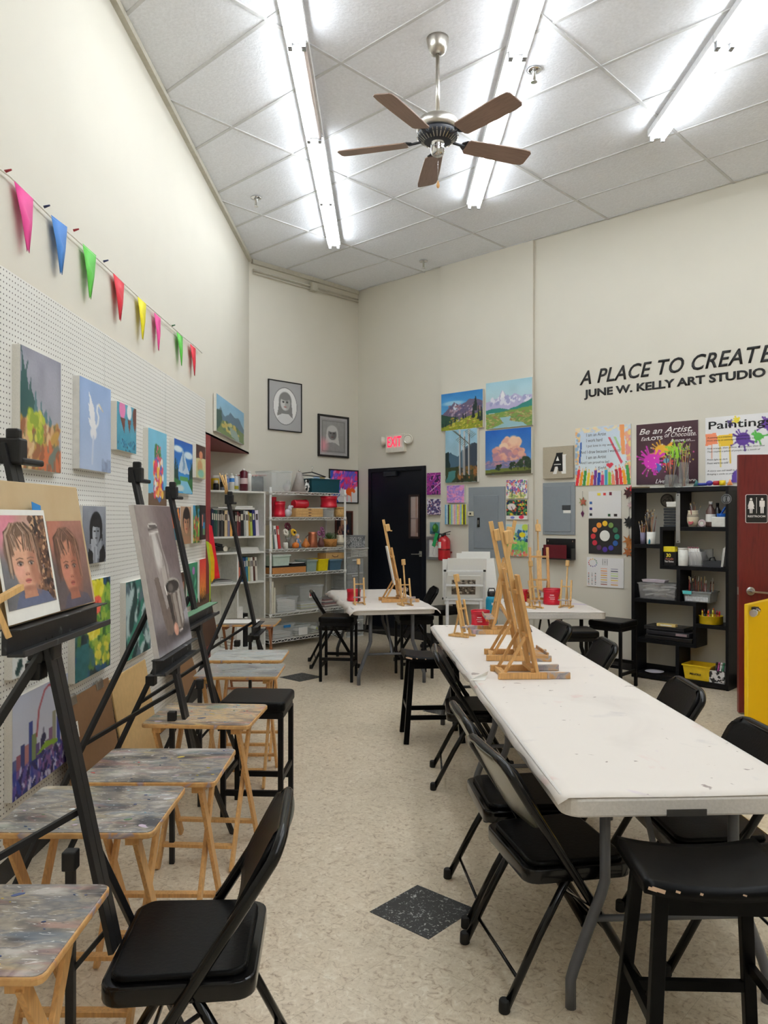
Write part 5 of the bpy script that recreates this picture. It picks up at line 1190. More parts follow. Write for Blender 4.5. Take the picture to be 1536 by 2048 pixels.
sc_.build('screws', CHROME, t)

# wall lettering
WLET = M('wall_lettering_black', (26, 26, 28), .5, var=.02)
def walltext(body, x0, yb0, x1, yb1, hpx, shear, bold, label, space=1.0):
    sa, za = wray('R', x0, yb0, .004); sb, zb = wray('R', x1, yb1, .004)
    Y0 = wpos('R', sa, .004).y; hh = hpx/FPX*Y0
    me = text_mesh(body, width=sb-sa, height=hh, shear=shear, bold=bold, space=space, depth=.004); me.materials.clear(); me.materials.append(WLET)
    o = put(me, 'wall_lettering', None, wpos('R', sa, .001, za), WALLS['R'][3]); return tag(o, label, 'wall lettering', 'lettering on the wall')
# 'A PLACE TO CREATE': the frame cuts the last letter
walltext('A PLACE TO CREAT', 1159, 771, 1521, 726, 28, .28, .014, 'slanted black line of wall lettering reading A PLACE TO CREATE', 1.06)
sa, za = wray('R', 1520, 725, .004); me = text_mesh('E', height=33/FPX*wpos('R', sa, 0).y, shear=.28, bold=.014, depth=.004); me.materials.clear(); me.materials.append(WLET)
_o = [o for o in COL.objects if o.name == 'wall_lettering'][0]
eo = put(me, 'last_letter', _o); 
L0 = wpos('R', wray('R', 1159, None, .004)[0], .001); eo.location = (sa-wray('R', 1159, None, .004)[0]+.0, 0, za-_o.location.z)
walltext('JUNE W. KELLY ART STUDIO', 1168, 800, 1531, 762, 20, 0, .034, 'bold black line of wall lettering reading JUNE W. KELLY ART STUDIO', 1.0)

# three posters
INK = M('ink_black', (24, 24, 26), .6, var=.01); WINK = M('ink_white', (244, 240, 240), .5, var=.01); GINK = M('ink_grey', (74, 76, 84), .6, var=.01)
def lines(t, W, H, rows, m, depth=.0006, y=-.0065, prefix='verse'):
    for txt, u, v, hh, wd, sh, bo in rows:
        letter(prefix, txt, t, m, (-W/2+u*W, y, H*(1-v)), height=hh*H, width=(wd*W if wd else None), shear=sh, bold=bo, depth=depth)
p = Pic(96, 96, (206, 222, 240), (226, 236, 236), 60).vary(4, 5)
p.dabs(40, 0, 0, 1, .08, [(236, 226, 190), (206, 216, 226), (240, 216, 180)], .06, .4).dabs(22, 0, .1, .07, .9, [(240, 210, 150), (236, 180, 120), (150, 180, 210)], .04).dabs(30, .93, .1, 1, .95, [(236, 170, 140), (230, 150, 150), (240, 210, 130)], .05)
p.poly([(.80, .0), (.88, .0), (.90, .5), (.84, .5)], (240, 160, 100)).poly([(.60, .2), (.64, .2), (.86, .62), (.83, .66)], (210, 80, 100)).poly([(.70, .2), (.74, .2), (.84, .42), (.81, .44)], (170, 210, 150)).poly([(.1, .25), (.13, .25), (.1, .62), (.07, .6)], (50, 100, 180))
PCOL = [(230, 50, 60), (240, 160, 40), (60, 150, 70), (240, 210, 60), (230, 110, 60), (120, 60, 150), (40, 70, 170), (200, 60, 120), (60, 160, 190), (150, 200, 60), (240, 140, 110), (170, 40, 60)]
for k in range(15):
    u = .03+.067*k; t_ = .72+.05*math.sin(k*2.1)-(.06 if k in (0, 1, 12, 13, 14) else 0); ln = .02*(7-k)/7; c = PCOL[k % 12]
    p.poly([(u-.028, 1), (u-.022+ln*2, t_+.07), (u+ln*2.6, t_), (u+.03+ln*2, t_+.07), (u+.03, 1)], c).poly([(u-.018+ln*2, t_+.06), (u+ln*2.6, t_), (u+.022+ln*2, t_+.06)], (236, 206, 160)).ell(u+ln*2.6, t_+.01, .008, .012, c)
p.ell(.605, .66, .035, .03, (214, 60, 80)).ell(.66, .655, .035, .03, (214, 60, 80)).poly([(.575, .67), (.69, .665), (.635, .72)], (214, 60, 80))
t, W, H = poster('R', 1151, 1262, 857, 972, p, 'white artist poster ringed with coloured pencils and a poem')
lines(t, W, H, [('I am an Artist', .21, .16, .055, .36, .0, 0), ('I work hard', .21, .255, .055, .29, 0, 0), ('I put love in my work', .21, .355, .055, .50, 0, 0), ('And I draw because I want to', .10, .45, .052, .72, 0, 0), ('I am an Artist', .21, .545, .055, .36, 0, 0), ('And I am proud to be!', .10, .64, .055, .52, 0, 0), ('Kayla', .43, .735, .055, .13, 0, 0)], GINK)
p = Pic(90, 90, (66, 30, 44), (54, 26, 38), 61).ell(.45, .68, .45, .3, (84, 50, 64), .9)
def splat(p, u, v, r, c, n=22, seed=1):
    rg = random.Random(seed); p.ell(u, v, r, r*.95, c, .1)
    for k in range(n):
        a = rg.uniform(0, 2*PI); L = r*rg.uniform(1.1, 2.1); p.line([(u, v), (u+L*math.cos(a), v+L*math.sin(a))], .012+.01*rg.random(), c)
        p.ell(u+L*math.cos(a), v+L*math.sin(a), .014, .014, c)
    return p
splat(p, .42, .46, .11, (240, 180, 50), 24, 2); splat(p, .66, .50, .10, (150, 210, 50), 24, 3); splat(p, .26, .62, .13, (220, 50, 190), 26, 4); splat(p, .52, .66, .05, (226, 60, 60), 10, 5); splat(p, .38, .74, .04, (80, 110, 200), 8, 6)
p.dabs(24, .2, .34, .95, .8, [(240, 220, 90), (250, 240, 200), (230, 90, 170)], .012).ell(.5, .62, .05, .04, (60, 180, 220))
t, W, H = poster('R', 1273, 1397, 850, 970, p, 'maroon poster with paint splashes and white script lettering')
lines(t, W, H, [('Be an Artist,', .05, .19, .115, .86, .35, .01), ('Eat', .08, .275, .06, .12, .35, .004), ('LOTS', .20, .275, .058, .24, 0, .03), ('of Chocolate.', .47, .245, .075, .50, .35, .004), ('& move on.....', .57, .33, .055, .38, .35, .012), ('Live', .32, .985, .07, .16, .4, .004), ('More', .76, .97, .05, .20, .4, .004)], WINK)
p = Pic(110, 100, (238, 238, 240), None, 62)
p.poly([(0, .26), (.17, .24), (.18, .42), (0, .44)], (240, 140, 100), .03).poly([(.17, .28), (.40, .26), (.42, .44), (.2, .45)], (240, 200, 50), .04)
splat(p, .55, .36, .10, (90, 50, 150), 14, 7); splat(p, .88, .16, .08, (96, 50, 150), 10, 8); splat(p, .46, .08, .04, (240, 220, 60), 6, 9); splat(p, .76, .34, .06, (80, 180, 70), 10, 10); splat(p, .36, .1, .03, (80, 60, 120), 7, 13)
p.line([(.22, .42), (.23, .75)], .02, (240, 220, 120)).line([(.36, .42), (.37, .7)], .02, (240, 200, 60)).line([(.1, .42), (.1, .62)], .012, (240, 160, 130)).poly([(.40, .85), (.46, .8), (.46, 1), (.38, 1)], (90, 60, 150))
t, W, H = poster('R', 1411, 1552, 836, 967, p, 'white painting poster with orange, yellow and purple splashes')
lines(t, W, H, [('Paintings', .05, .22, .155, .90, 0, .012)], INK, prefix='heading')
lines(t, W, H, [('A painting is a creative journey of colors', .03, .325, .028, .62, .2, 0), ('From simple to extravagant anything can be', .03, .37, .028, .68, .2, 0), ('First orange, then yellow, then green, then blue', .03, .49, .03, .82, .2, 0), ('Then maybe a splash of purple and a touch of', .03, .54, .03, .76, .2, 0), ('From light to dark', .03, .66, .03, .30, .2, 0), ('From warm to cold', .03, .71, .03, .31, .2, 0), ('A story can tell itself in', .03, .83, .03, .40, .2, 0), ('Bringing a smile to your', .03, .88, .03, .40, .2, 0)], INK)

# colour charts
p = Pic(50, 42, (232, 232, 232), None, 63)
for u, v, c in ((.33, .12, (230, 210, 50)), (.5, .12, (220, 60, 60)), (.68, .11, (110, 20, 50)), (.08, .43, (50, 100, 170)), (.08, .64, (40, 40, 140)), (.08, .86, (30, 34, 36)), (.64, .88, (40, 90, 50)), (.83, .88, (50, 40, 40))): p.rect(u-.045, v-.055, u+.045, v+.055, c)
poster('R', 1177.5, 1242.5, 983, 1036.5, p, 'white sheet with small paint swatches above the colour wheel')
loc, W, H, rz = rplain(1177.5, 1243.5, 1037.8, 1107, .008)
t = thing('colour_wheel', 'black board with a ring of twelve coloured discs around a white disc', 'colour wheel', loc, rz)
B().span((-W/2, -.008, 0), (W/2, 0, H)).build('board', M('black_board', (36, 35, 35), .6), t, bevel=.001)
CW = [(240, 196, 50), (120, 150, 80), (60, 110, 80), (40, 130, 110), (40, 90, 160), (60, 60, 150), (80, 50, 150), (90, 50, 90), (190, 40, 60), (200, 50, 60), (236, 130, 80), (240, 150, 50)]
def disc(x, z, r, m, name, d=.004): return B().lathe([(r, 0), (r, d*.7), (r*.95, d)], 24, T=Matrix.Translation((x, -.008, z)) @ Matrix.Rotation(PI/2, 4, 'X')).build(name, m, t)
disc(.0, H*.52, H*.155, PAPER, 'white_disc')
for k, c in enumerate(CW):
    a = PI/2-2*PI*k/12; disc(W*.005+W*.36*math.cos(a), H*.5+H*.37*math.sin(a), H*.078, M('disc_%s' % ('abcdefghijkl'[k]), c, .5, var=.02), 'colour_disc')
p = Pic(70, 60, (232, 232, 234), None, 64)
for k in range(12): a = 2*PI*k/12; p.ell(.17+.11*math.sin(a), .19-.13*math.cos(a), .016, .02, CW[k])
for i in range(3):
    for j in range(5): p.ell(.44+.06*i, .06+.045*j, .012, .014, (60, 60, 70))
    for j in range(7): p.ell(.06+.09*i, .55+.06*j, .014, .018, (40, 44, 50) if (i+j) % 3 else (190, 90, 70))
for j, c in enumerate(((230, 130, 60), (240, 160, 90), (200, 80, 60), (240, 180, 60), (190, 110, 60), (240, 200, 80), (90, 60, 60), (160, 100, 90))): p.rect(.38, .36+.075*j, .56, .385+.075*j, c)
for j, c in enumerate(((70, 80, 130), (60, 70, 100), (170, 210, 90), (190, 220, 130), (60, 60, 90), (240, 210, 90), (220, 160, 190), (220, 160, 90))): p.rect(.66, .36+.075*j, .84, .385+.075*j, c)
poster('R', 1174, 1248, 1114, 1172, p, 'white practice chart with dots and colour bars below the colour wheel')

# wall ornaments
def leaf_shape(r, n=5, seed=1):
    rg = random.Random(seed); pts = []
    for k in range(n*2): a = 2*PI*k/(n*2)+.3; rr = r*(1 if k % 2 == 0 else .45)*rg.uniform(.8, 1.1); pts.append((rr*math.cos(a), rr*math.sin(a)))
    return pts
s_, z_ = wray('R', 1164, 1003, .02)
t = rthing('leaf_ornament', 'small green and gold leaf hanging on the wall beside the swatch sheet', 'ornament', s_, .006, z_)
flat(leaf_shape(.055, 6, 3), 0, .004, 'leaf', M('leaf_green_gold', (150, 160, 110), .5, var=.5, scale=30), t)
flat(leaf_shape(.05, 5, 4), -.006, .003, 'leaf_tip', M('leaf_red_brown', (170, 90, 70), .5, var=.3), t, .01, .0)
flat([(-.018, 0), (0, -.04), (.018, 0), (0, .03)], 0, .006, 'pendant', M('plum_pendant', (100, 40, 80), .4), t, -.0, -.125)
B().cyl((0, -.003, -.1), (0, -.003, .11), .0012, n=5).build('thread', GINK, t)
s_, z_ = wray('R', 1257, 982, .02)
t = rthing('leaf_garland', 'hanging string of red, dark and golden leaf shapes between the charts and the black shelf', 'ornament', s_, .006, z_)
for k, (dz, c, n) in enumerate(((0, (180, 40, 50), 'red'), (-.02, (60, 26, 30), 'dark'), (-.14, (206, 180, 180), 'pale'), (-.31, (26, 28, 30), 'black'), (-.33, (40, 44, 44), 'charcoal'), (-.50, (176, 110, 50), 'amber'), (-.56, (190, 130, 70), 'golden'), (-.62, (170, 100, 50), 'rust'))):
    flat(leaf_shape(.062 if k != 2 else .04, 6, 10+k), -.004*(k % 2), .004, 'leaf', M('garland_'+n, c, .5, var=.2), t, .01*(-1)**k, dz)
B().cyl((0, -.002, -.66), (0, -.002, .05), .0012, n=5).build('thread', GINK, t)
# wall outlet
s_, z_ = wray('R', 1209, 1262, .01)
t = rthing('wall_outlet', 'white power outlet low on the wall near the black shelf', 'outlet', s_, .001, z_-.06)
B().span((-.037, -.006, 0), (.037, 0, .118)).build('plate', WPL, t, bevel=.002); B().box((0, -.008, .035), (.03, .004, .028)).box((0, -.008, .083), (.03, .004, .028)).build('sockets', M('socket_ivory', (205, 203, 196), .4), t, bevel=.003)

# maroon restroom door standing open in front of the wall
MAR = ramp_mat('mahogany_door_veneer', [(.3, (92, 24, 24)), (.5, (112, 32, 30)), (.7, (100, 26, 26))], 6, 6, .35, (6, 6, .8), .4, rnd=False)
DY = 6.05
dx0 = (1478-CX)/FPX*DY
dd = B().span((0, 0, .012), (.86, .045, 2.04)).build('door_2', MAR, None, (dx0, DY, 0), math.radians(-6), bevel=.002); struct(dd)
sx_, sz_ = (1490-CX)/FPX*DY-dx0, EYE+(CY-1046)/FPX*DY
sw, sh = 42/FPX*DY, 57/FPX*DY
rs = thing('restroom_sign', 'black RESTROOM sign with white woman and man figures on the maroon door', 'sign', (dx0+math.cos(math.radians(-6))*(sx_+sw/2)+.0, DY+math.sin(math.radians(-6))*(sx_+sw/2)-.001, sz_), math.radians(-6))
SB = M('sign_black', (22, 22, 24), .4)
B().prism(rrect(sw, sh, .012, 4), 0, .004, T=Matrix.Translation((0, 0, sh/2)) @ Matrix.Rotation(PI/2, 4, 'X') @ Matrix.Rotation(PI/2, 4, 'Z')).build('plate', WINK, rs)
B().prism(rrect(sw-.007, sh-.007, .010, 4), .004, .0048, T=Matrix.Translation((0, 0, sh/2)) @ Matrix.Rotation(PI/2, 4, 'X') @ Matrix.Rotation(PI/2, 4, 'Z')).build('plate_face', SB, rs)
letter('lettering', 'RESTROOM', rs, WINK, (-sw*.40, -.0050, sh*.20), width=sw*.8, height=sh*.07, bold=.02, depth=.0006)
def fig(cx_, woman):
    f = B(); T = Matrix.Translation((cx_, -.0050, sh*.34)) @ Matrix.Rotation(PI/2, 4, 'X'); u = sh*.55
    f.prism([(.075*u*math.cos(2*PI*k/14), u*.90+.075*u*math.sin(2*PI*k/14)) for k in range(14)], 0, .0007, T=T)
    if woman: f.prism([(-.09*u, .80*u), (.09*u, .80*u), (.20*u, .45*u), (.15*u, .43*u), (.09*u, .62*u), (.20*u, .28*u), (.09*u, .28*u), (.08*u, 0), (.02*u, 0), (.015*u, .28*u), (-.015*u, .28*u), (-.02*u, 0), (-.08*u, 0), (-.09*u, .28*u), (-.20*u, .28*u), (-.09*u, .62*u), (-.15*u, .43*u), (-.20*u, .45*u)], 0, .0007, T=T)
    else: f.prism([(-.16*u, .78*u), (-.12*u, .81*u), (.12*u, .81*u), (.16*u, .78*u), (.16*u, .42*u), (.115*u, .42*u), (.11*u, .68*u), (.095*u, 0), (.02*u, 0), (.01*u, .40*u), (-.01*u, .40*u), (-.02*u, 0), (-.095*u, 0), (-.11*u, .68*u), (-.115*u, .42*u), (-.16*u, .42*u)], 0, .0007, T=T)
    return f
fig(-sw*.25, True).build('woman_symbol', WINK, rs); fig(sw*.25, False).build('man_symbol', WINK, rs)
B().span((-.0015, -.0057, sh*.34), (.0015, -.005, sh*.9)).build('divider_bar', WINK, rs)
hx, hz = (1500-CX)/FPX*DY-dx0, EYE+(CY-1182)/FPX*DY
B().lathe([(.033, 0), (.033, .008), (.02, .012)], 20, T=Matrix.Translation((hx, 0, hz)) @ Matrix.Rotation(PI/2, 4, 'X')).cyl((hx, -.01, hz), (hx, -.06, hz), .012, n=12).bar((hx-.01, -.055, hz), (hx+.12, -.05, hz-.01), .02, .014).build('door_handle', STEEL, dd, bevel=.002)
B().span((-.0015, .01, hz-.03), (.0, .035, hz+.03)).build('latch_plate', STEEL, dd)

# yellow safety cabinet
YY = 4.72
cx0 = (1492-CX)/FPX*YY; ch = EYE+(CY-1208)/FPX*YY
YEL = M('safety_yellow', (240, 196, 18), .35, coat=.3, var=.03, scale=3)
ca, sa_ = math.cos(math.radians(46.4)), math.sin(math.radians(46.4))
hx_, hy_ = cx0+.47*ca, YY+.47*sa_
yc = thing('safety_cabinet', 'yellow metal safety cabinet with its latched door swung open before the maroon door', 'cabinet', (hx_, hy_, 0), math.radians(-27))
B().span((.01, .0, .05), (1.0, .45, ch)).build('body', YEL, yc, bevel=.008)
B().span((.02, .02, 0), (.98, .43, .05)).build('plinth', BLACKPL, yc)
B().span((.50, -.022, .08), (.98, -.001, ch-.03)).build('cabinet_door', YEL, yc, bevel=.006)
th_ = math.radians(46.4+27)
od = B().span((-.47, -.012, .06), (0, .012, ch)).build('cabinet_door', YEL, yc, (0, 0, 0), (0, 0, th_), bevel=.006)
lz = EYE+(CY-1225)/FPX*YY-.0
B().cyl((-.485, -.045, lz), (-.43, -.045, lz), .022, n=16).cyl((-.43, -.045, lz+.004), (-.385, -.045, lz+.008), .017, n=14).build('latch', CHROME, od); B().box((-.39, -.028, lz+.012), (.05, .03, .036)).build('latch_hasp', BLACKPL, od, bevel=.003)
# ------------------------------------------------------------------ white bookcase in the alcove corner
BO = .34
def zs(px, py, off, w='M'): return wray(w, px, py, off)[1]
bx1 = wray('M', 531, None, BO)[0]; bx0 = bx1-1.22
bz = [zs(529, y, BO) for y in (983, 1071.5, 1102.4, 1161)]
bk = thing('bookcase', 'white laminate bookcase holding rows of books, half inside the low alcove', 'bookcase', wpos('M', bx1, BO), WALLS['M'][3])
T_ = .02; Wb = 1.22
for x in (-Wb, -T_): B().span((x, 0, 0), (x+T_, BO-.02, bz[0])).build('side_panel', WHITE, bk, bevel=.001)
for k, z in enumerate(bz): B().span((-Wb+T_, 0, z-T_), (-T_, BO-.025, z)).build('shelf', WHITE, bk, bevel=.001)
B().span((-Wb+T_, .0, .05), (-T_, BO-.03, .07)).span((-Wb+T_, .01, 0), (-T_, .025, .05)).build('shelf', WHITE, bk)
B().span((-Wb, BO-.022, 0), (0, BO-.014, bz[0])).build('back_panel', M('bookcase_back', (222, 220, 210), .6), bk)
dxm = wray('M', 476, None, BO)[0]-bx1
B().span((dxm-.01, .003, .07), (dxm+.01, BO-.026, bz[2]-T_)).build('divider', WHITE, bk)
WD = [0]
ORD = ('first', 'second', 'third', 'fourth', 'fifth', 'sixth', 'seventh', 'eighth', 'ninth', 'tenth', 'eleventh', 'twelfth', 'thirteenth', 'fourteenth', 'fifteenth', 'sixteenth', 'seventeenth', 'eighteenth', 'nineteenth', 'twentieth')
def book(w, s, z, off, th, h, dep, rgb, cname, label, group, tilt=0.0):
    t = thing('book', label, 'book', wpos(w, s, off, z), (0, tilt, WALLS[w][3]), group)
    c = M('book_'+cname, rgb, .5, var=.05, scale=20)
    B().span((0, 0, 0), (th, .004, h)).span((0, .004, 0), (.002, dep, h)).span((th-.002, .004, 0), (th, dep, h)).build('book_cover', c, t)
    B().span((.002, .004, .004), (th-.002, dep-.004, h-.004)).build('pages', PAPER, t)
    if th > .016: B().span((th*.2, -.0006, h*.62), (th*.8, 0, h*.86)).build('spine_label', M('spine_label_'+('light' if sum(rgb) < 380 else 'dark'), (214, 206, 186) if sum(rgb) < 380 else (70, 60, 60), .5), t)
    return t
def bookrow(w, off, z, rows, where, group, ztops, dep=.22):
    for i, (x0, x1, rgb, cn, hf, tl) in enumerate(rows):
        s0 = wray(w, x0, None, off)[0]; s1 = wray(w, x1, None, off)[0]
        book(w, s0, z+.001, off, max(.006, s1-s0-.001), ztops*hf, dep, rgb, cn, '%s book standing upright, %s along %s' % (cn.replace('_', ' '), ORD[i], where), group, tl)
h1 = zs(470, 1019, BO-.04)-bz[1]
bookrow('M', BO-.03, bz[1], [(423.5, 427, (24, 34, 60), 'navy', 1, 0), (427.2, 431, (30, 66, 60), 'dark_green', .98, 0), (431.2, 434.5, (40, 84, 74), 'green', .97, 0), (434.8, 438.5, (96, 96, 92), 'mottled_grey', .96, 0), (438.8, 442, (24, 24, 26), 'black', .95, 0), (442.4, 446, (70, 68, 68), 'dark_grey', .97, 0), (446.2, 449, (40, 34, 30), 'dark_brown', .93, 0), (449.2, 455, (204, 180, 140), 'tan', .96, 0), (455.4, 460, (120, 116, 140), 'slate_lilac', .93, 0), (460.3, 465, (226, 168, 90), 'orange', .9, 0), (470, 474, (54, 50, 48), 'charcoal', .9, 0), (474.3, 477, (130, 60, 60), 'brick_red', .92, 0), (477.3, 481, (90, 30, 36), 'maroon', .86, 0), (481.5, 488, (28, 28, 30), 'glossy_black', .96, -.03), (488.3, 492, (170, 170, 166), 'light_grey', .96, -.03), (492.3, 497.5, (226, 224, 214), 'cream', .94, -.03), (498, 501, (186, 146, 50), 'mustard', .92, -.06), (501.4, 506, (176, 190, 90), 'lime_and_blue', .86, -.07), (506.5, 511.5, (30, 40, 110), 'royal_blue', .98, -.06), (512.5, 518.5, (226, 218, 232), 'pale_lilac', .97, -.06)], 'the long row under the bookcase top', 'books in the long upper row', h1)
h3 = zs(500, 1113, BO-.04)-bz[3]
bookrow('M', BO-.03, bz[3], [(477.5, 480.5, (214, 120, 96), 'coral', .95, 0), (481, 485, (40, 50, 90), 'indigo', .97, 0), (485.2, 488.5, (50, 90, 140), 'denim_blue', .96, -.02), (488.8, 492, (30, 60, 120), 'dark_blue', .96, -.02), (492.3, 496.5, (60, 130, 150), 'teal', .98, -.02), (497, 500, (206, 200, 120), 'pale_yellow', .96, -.03), (500.4, 503, (200, 196, 180), 'ivory', .95, -.04), (503.3, 507, (232, 230, 224), 'white', .96, -.05), (507.5, 511, (90, 50, 40), 'chestnut', .97, -.05), (511.5, 515.5, (226, 222, 210), 'off_white', .96, -.06)], 'the shorter row below the paper pile', 'books in the short lower row', h3)
def mitem(name, label, cat, x0, x1, off, z, w='M', group=None):
    s0 = wray(w, x0, None, off)[0]; s1 = wray(w, x1, None, off)[0]
    return thing(name, label, cat, wpos(w, (s0+s1)/2, off, z+.001), WALLS[w][3], group), s1-s0
def mh(x, yt, off, z, w='M'): return wray(w, x, yt, off)[1]-z
def flatbook(x0, x1, off, z, th, rgb, cn, label, dep=.2, yaw=0.0, w='M'):
    t, W = mitem('book', label, 'book', x0, x1, off, z, w, 'books and papers lying flat in the bookcase'); t.rotation_euler.z += yaw
    B().span((-W/2, 0, 0), (W/2, dep, .002)).span((-W/2, 0, th-.002), (W/2, dep, th)).span((-W/2, dep-.003, .002), (W/2, dep, th-.002)).build('book_cover', M('book_'+cn, rgb, .5), t)
    B().span((-W/2+.003, .003, .002), (W/2-.003, dep-.003, th-.002)).build('pages', PAPER, t)
zt = bz[1]+h1+.002
flatbook(470, 510, BO-.03, zt, .022, (206, 206, 200), 'pale_grey', 'pale grey book lying flat on top of the long book row'); flatbook(472, 506, BO-.04, zt+.023, .016, (226, 226, 222), 'soft_white', 'thin white book on top of the pale grey one above the book row')
flatbook(425, 448, BO-.03, zt, .010, (40, 40, 42), 'ink', 'thin black book lying flat over the dark green books'); flatbook(436, 458, BO-.03, zt+.011, .012, (230, 230, 228), 'snow', 'thin white pad lying on the thin black book', yaw=.05)
t, W = mitem('paper_stack', 'pile of curling white papers on the bookcase shelf between the two book rows', 'papers', 480, 520, BO-.03, bz[2])
for k in range(6): B().box((.004*(-1)**k, .12, .004+.008*k), (W*(1-.03*k), .22, .006), rot=(0, 0, .02*(k % 3-1))).build('sheet_bundle', PAPER, t)
t, W = mitem('desk_fan', 'dark cluttered gadget with a round pale dial on the bookcase shelf', 'gadget', 430, 456, BO-.06, bz[2])
B().box((0, .05, .04), (W*.9, .09, .05)).box((-.02, .04, .085), (W*.5, .06, .03), rot=(0, .2, .1)).build('body', BLACKPL, t, bevel=.006); B().cyl((.05, -.005, .04), (.05, .01, .04), .028, n=20).build('dial', M('dial_cream', (224, 216, 196), .4), t)
flatbook(426, 466, BO-.02, bz[3], .018, (22, 22, 24), 'jet', 'black ring binder lying flat behind the red cardboard sheets', .26); flatbook(430, 464, BO-.04, bz[3]+.019, .012, (60, 60, 62), 'graphite', 'dark grey folder on top of the black ring binder', .24, .04)
# lower compartment
t, W = mitem('binder', 'tall white binder standing in the lower bookcase compartment', 'binder', 476.5, 486, BO-.04, .07); B().span((-W/2, 0, 0), (W/2, .24, .46)).build('binder_cover', WHITE, t, bevel=.003); B().span((-W/2+.004, -.001, .3), (W/2-.004, 0, .42)).build('spine_label', PAPER, t)
t, W = mitem('binder', 'black binder leaning beside the tall white binder', 'binder', 488, 496, BO-.05, .07); B().span((-W/2, 0, 0), (W/2, .22, .38)).build('binder_cover', BLACKPL, t, bevel=.003); B().span((-W/2+.006, -.001, .22), (W/2-.006, 0, .34)).build('spine_label', PAPER, t)
for k, (c, n, l) in enumerate((((120, 90, 84), 'rosewood', 'brown-grey book at the bottom of the pile low in the bookcase'), ((232, 230, 226), 'chalk', 'white book in the pile low in the bookcase'), ((90, 60, 58), 'umber', 'dark brown book topmost of the pile low in the bookcase'))): flatbook(461, 474, BO-.04, .30+.035*k if False else .071+.036*k, .034, c, n, l)
# pots and cans on the bookcase top
def can(name, label, cat, x0, x1, yt, off, z, prof, m, capm=None, capprof=None, w='M', band=None, group=None, capname='lid'):
    t, W = mitem(name, label, cat, x0, x1, off, z, w, group); H = mh((x0+x1)/2, yt, off, z, w); r = W/2
    B().lathe([(a*r, b_*H) for a, b_ in prof], 22).build('container_body', m, t)
    if capm: B().lathe([(a*r, b_*H) for a, b_ in capprof], 18).build(capname, capm, t)
    if band: B().lathe([(r*1.01, H*band[0]), (r*1.01, H*band[1])], 22, cap=False).build('paper_label', band[2], t)
    return t, r, H
ZT = bz[0]
CYL = [(1, 0), (1, .78), (.8, .86)]
can('paint_jar', 'yellow paint jar with a white lid on the bookcase top', 'jar', 423, 437, 951, BO-.10, ZT, [(1, 0), (1, .76), (.9, .8)], M('jar_yellow', (226, 186, 30), .4), WHITE, [(.95, .8), (.97, 1.0)])
can('ink_jar', 'small dark jar with a white lid in front of the yellow paint jar', 'jar', 427, 437, 961, BO-.03, ZT, [(1, 0), (1, .6), (.7, .7)], BLACKPL, WHITE, [(.72, .7), (.74, 1.0)])
SPR = [(1, 0), (1, .78), (.55, .88)]; NOZ = [(.3, .88), (.3, 1.0)]
ALU = M('spray_silver', (150, 154, 164), .35, metal=.5)
can('spray_can', 'grey spray can with a pale nozzle, behind the yellow jar side of the bookcase top', 'spray can', 441, 449, 946, BO-.14, ZT, SPR, ALU, WHITE, NOZ, band=(.2, .5, M('label_black', (40, 40, 44), .5)), capname='nozzle')
can('spray_can', 'silver spray can with blue-grey print in the middle of the can group', 'spray can', 448, 458, 947, BO-.10, ZT, SPR, M('spray_bluegrey', (170, 178, 196), .35, metal=.3), WHITE, NOZ, band=(.45, .7, M('label_blue', (110, 140, 190), .5)), capname='nozzle')
can('spray_can', 'white spray can with a blue and yellow label on the bookcase top', 'spray can', 459, 468, 947, BO-.07, ZT, SPR, WHITE, WHITE, NOZ, band=(.5, .72, M('label_sky', (60, 130, 200), .5)), capname='nozzle')
can('spray_can', 'second white spray can with a dark band, touching the maroon can', 'spray can', 468, 476, 949, BO-.09, ZT, SPR, M('spray_white2', (216, 220, 226), .35), WHITE, NOZ, band=(.1, .3, M('label_yellowblack', (170, 160, 40), .5)), capname='nozzle')
can('spray_can', 'tall maroon spray can with a pale nozzle on the bookcase top', 'spray can', 481, 494, 938, BO-.06, ZT, [(1, 0), (1, .86), (.6, .92)], M('spray_maroon', (98, 24, 42), .35), WHITE, [(.35, .92), (.35, 1.0)], band=(.32, .58, M('label_rose', (214, 190, 190), .5)), capname='nozzle')
can('glue_bottle', 'plain white carton bottle next to the maroon spray can', 'bottle', 494, 503, 943, BO-.08, ZT, [(1, 0), (1, .8), (.6, .9)], WHITE, WHITE, [(.55, .9), (.55, 1.0)])
t, W = mitem('plastic_bin', 'translucent grey round-cornered bin lying on the end of the bookcase top', 'bin', 503, 531, BO-.03, ZT); H = mh(517, 952, BO-.03, ZT)
B().prism(rrect(.2, W, .04, 4), 0, H*.94, T=Matrix.Translation((0, .11, 0)), smooth=True).build('bin_shell', M('smoky_plastic', (150, 156, 158), .2, trans=.3, alpha=.75), t); B().prism(rrect(.208, W*1.02, .042, 4), H*.94, H, T=Matrix.Translation((0, .11, 0))).build('lid', CLEAR, t)
# striped stick lying over them
s0, z0 = wray('M', 474, 938.5, .12); s1, z1 = wray('M', 533, 939, .12)
t = thing('striped_stick', 'thin stick with red and white bands lying over the boxes on the bookcase top', 'stick', wpos('M', s0, .12, z0), WALLS['M'][3])
B().cyl((0, 0, 0), (s1-s0, 0, z1-z0), .006, n=8).build('stick', M('stick_pink', (226, 190, 184), .5), t)
for k in range(6): B().cyl((.02+.06*k, 0, 0), (.045+.06*k, 0, 0), .0075, n=8).build('red_band', M('band_red', (150, 20, 34), .5), t)
t.location.z = ZT+mh(517, 952, BO-.03, ZT)+.009
t.location.z = max(t.location.z, ZT+mh(487, 938, BO-.06, ZT)*.0+.0) 

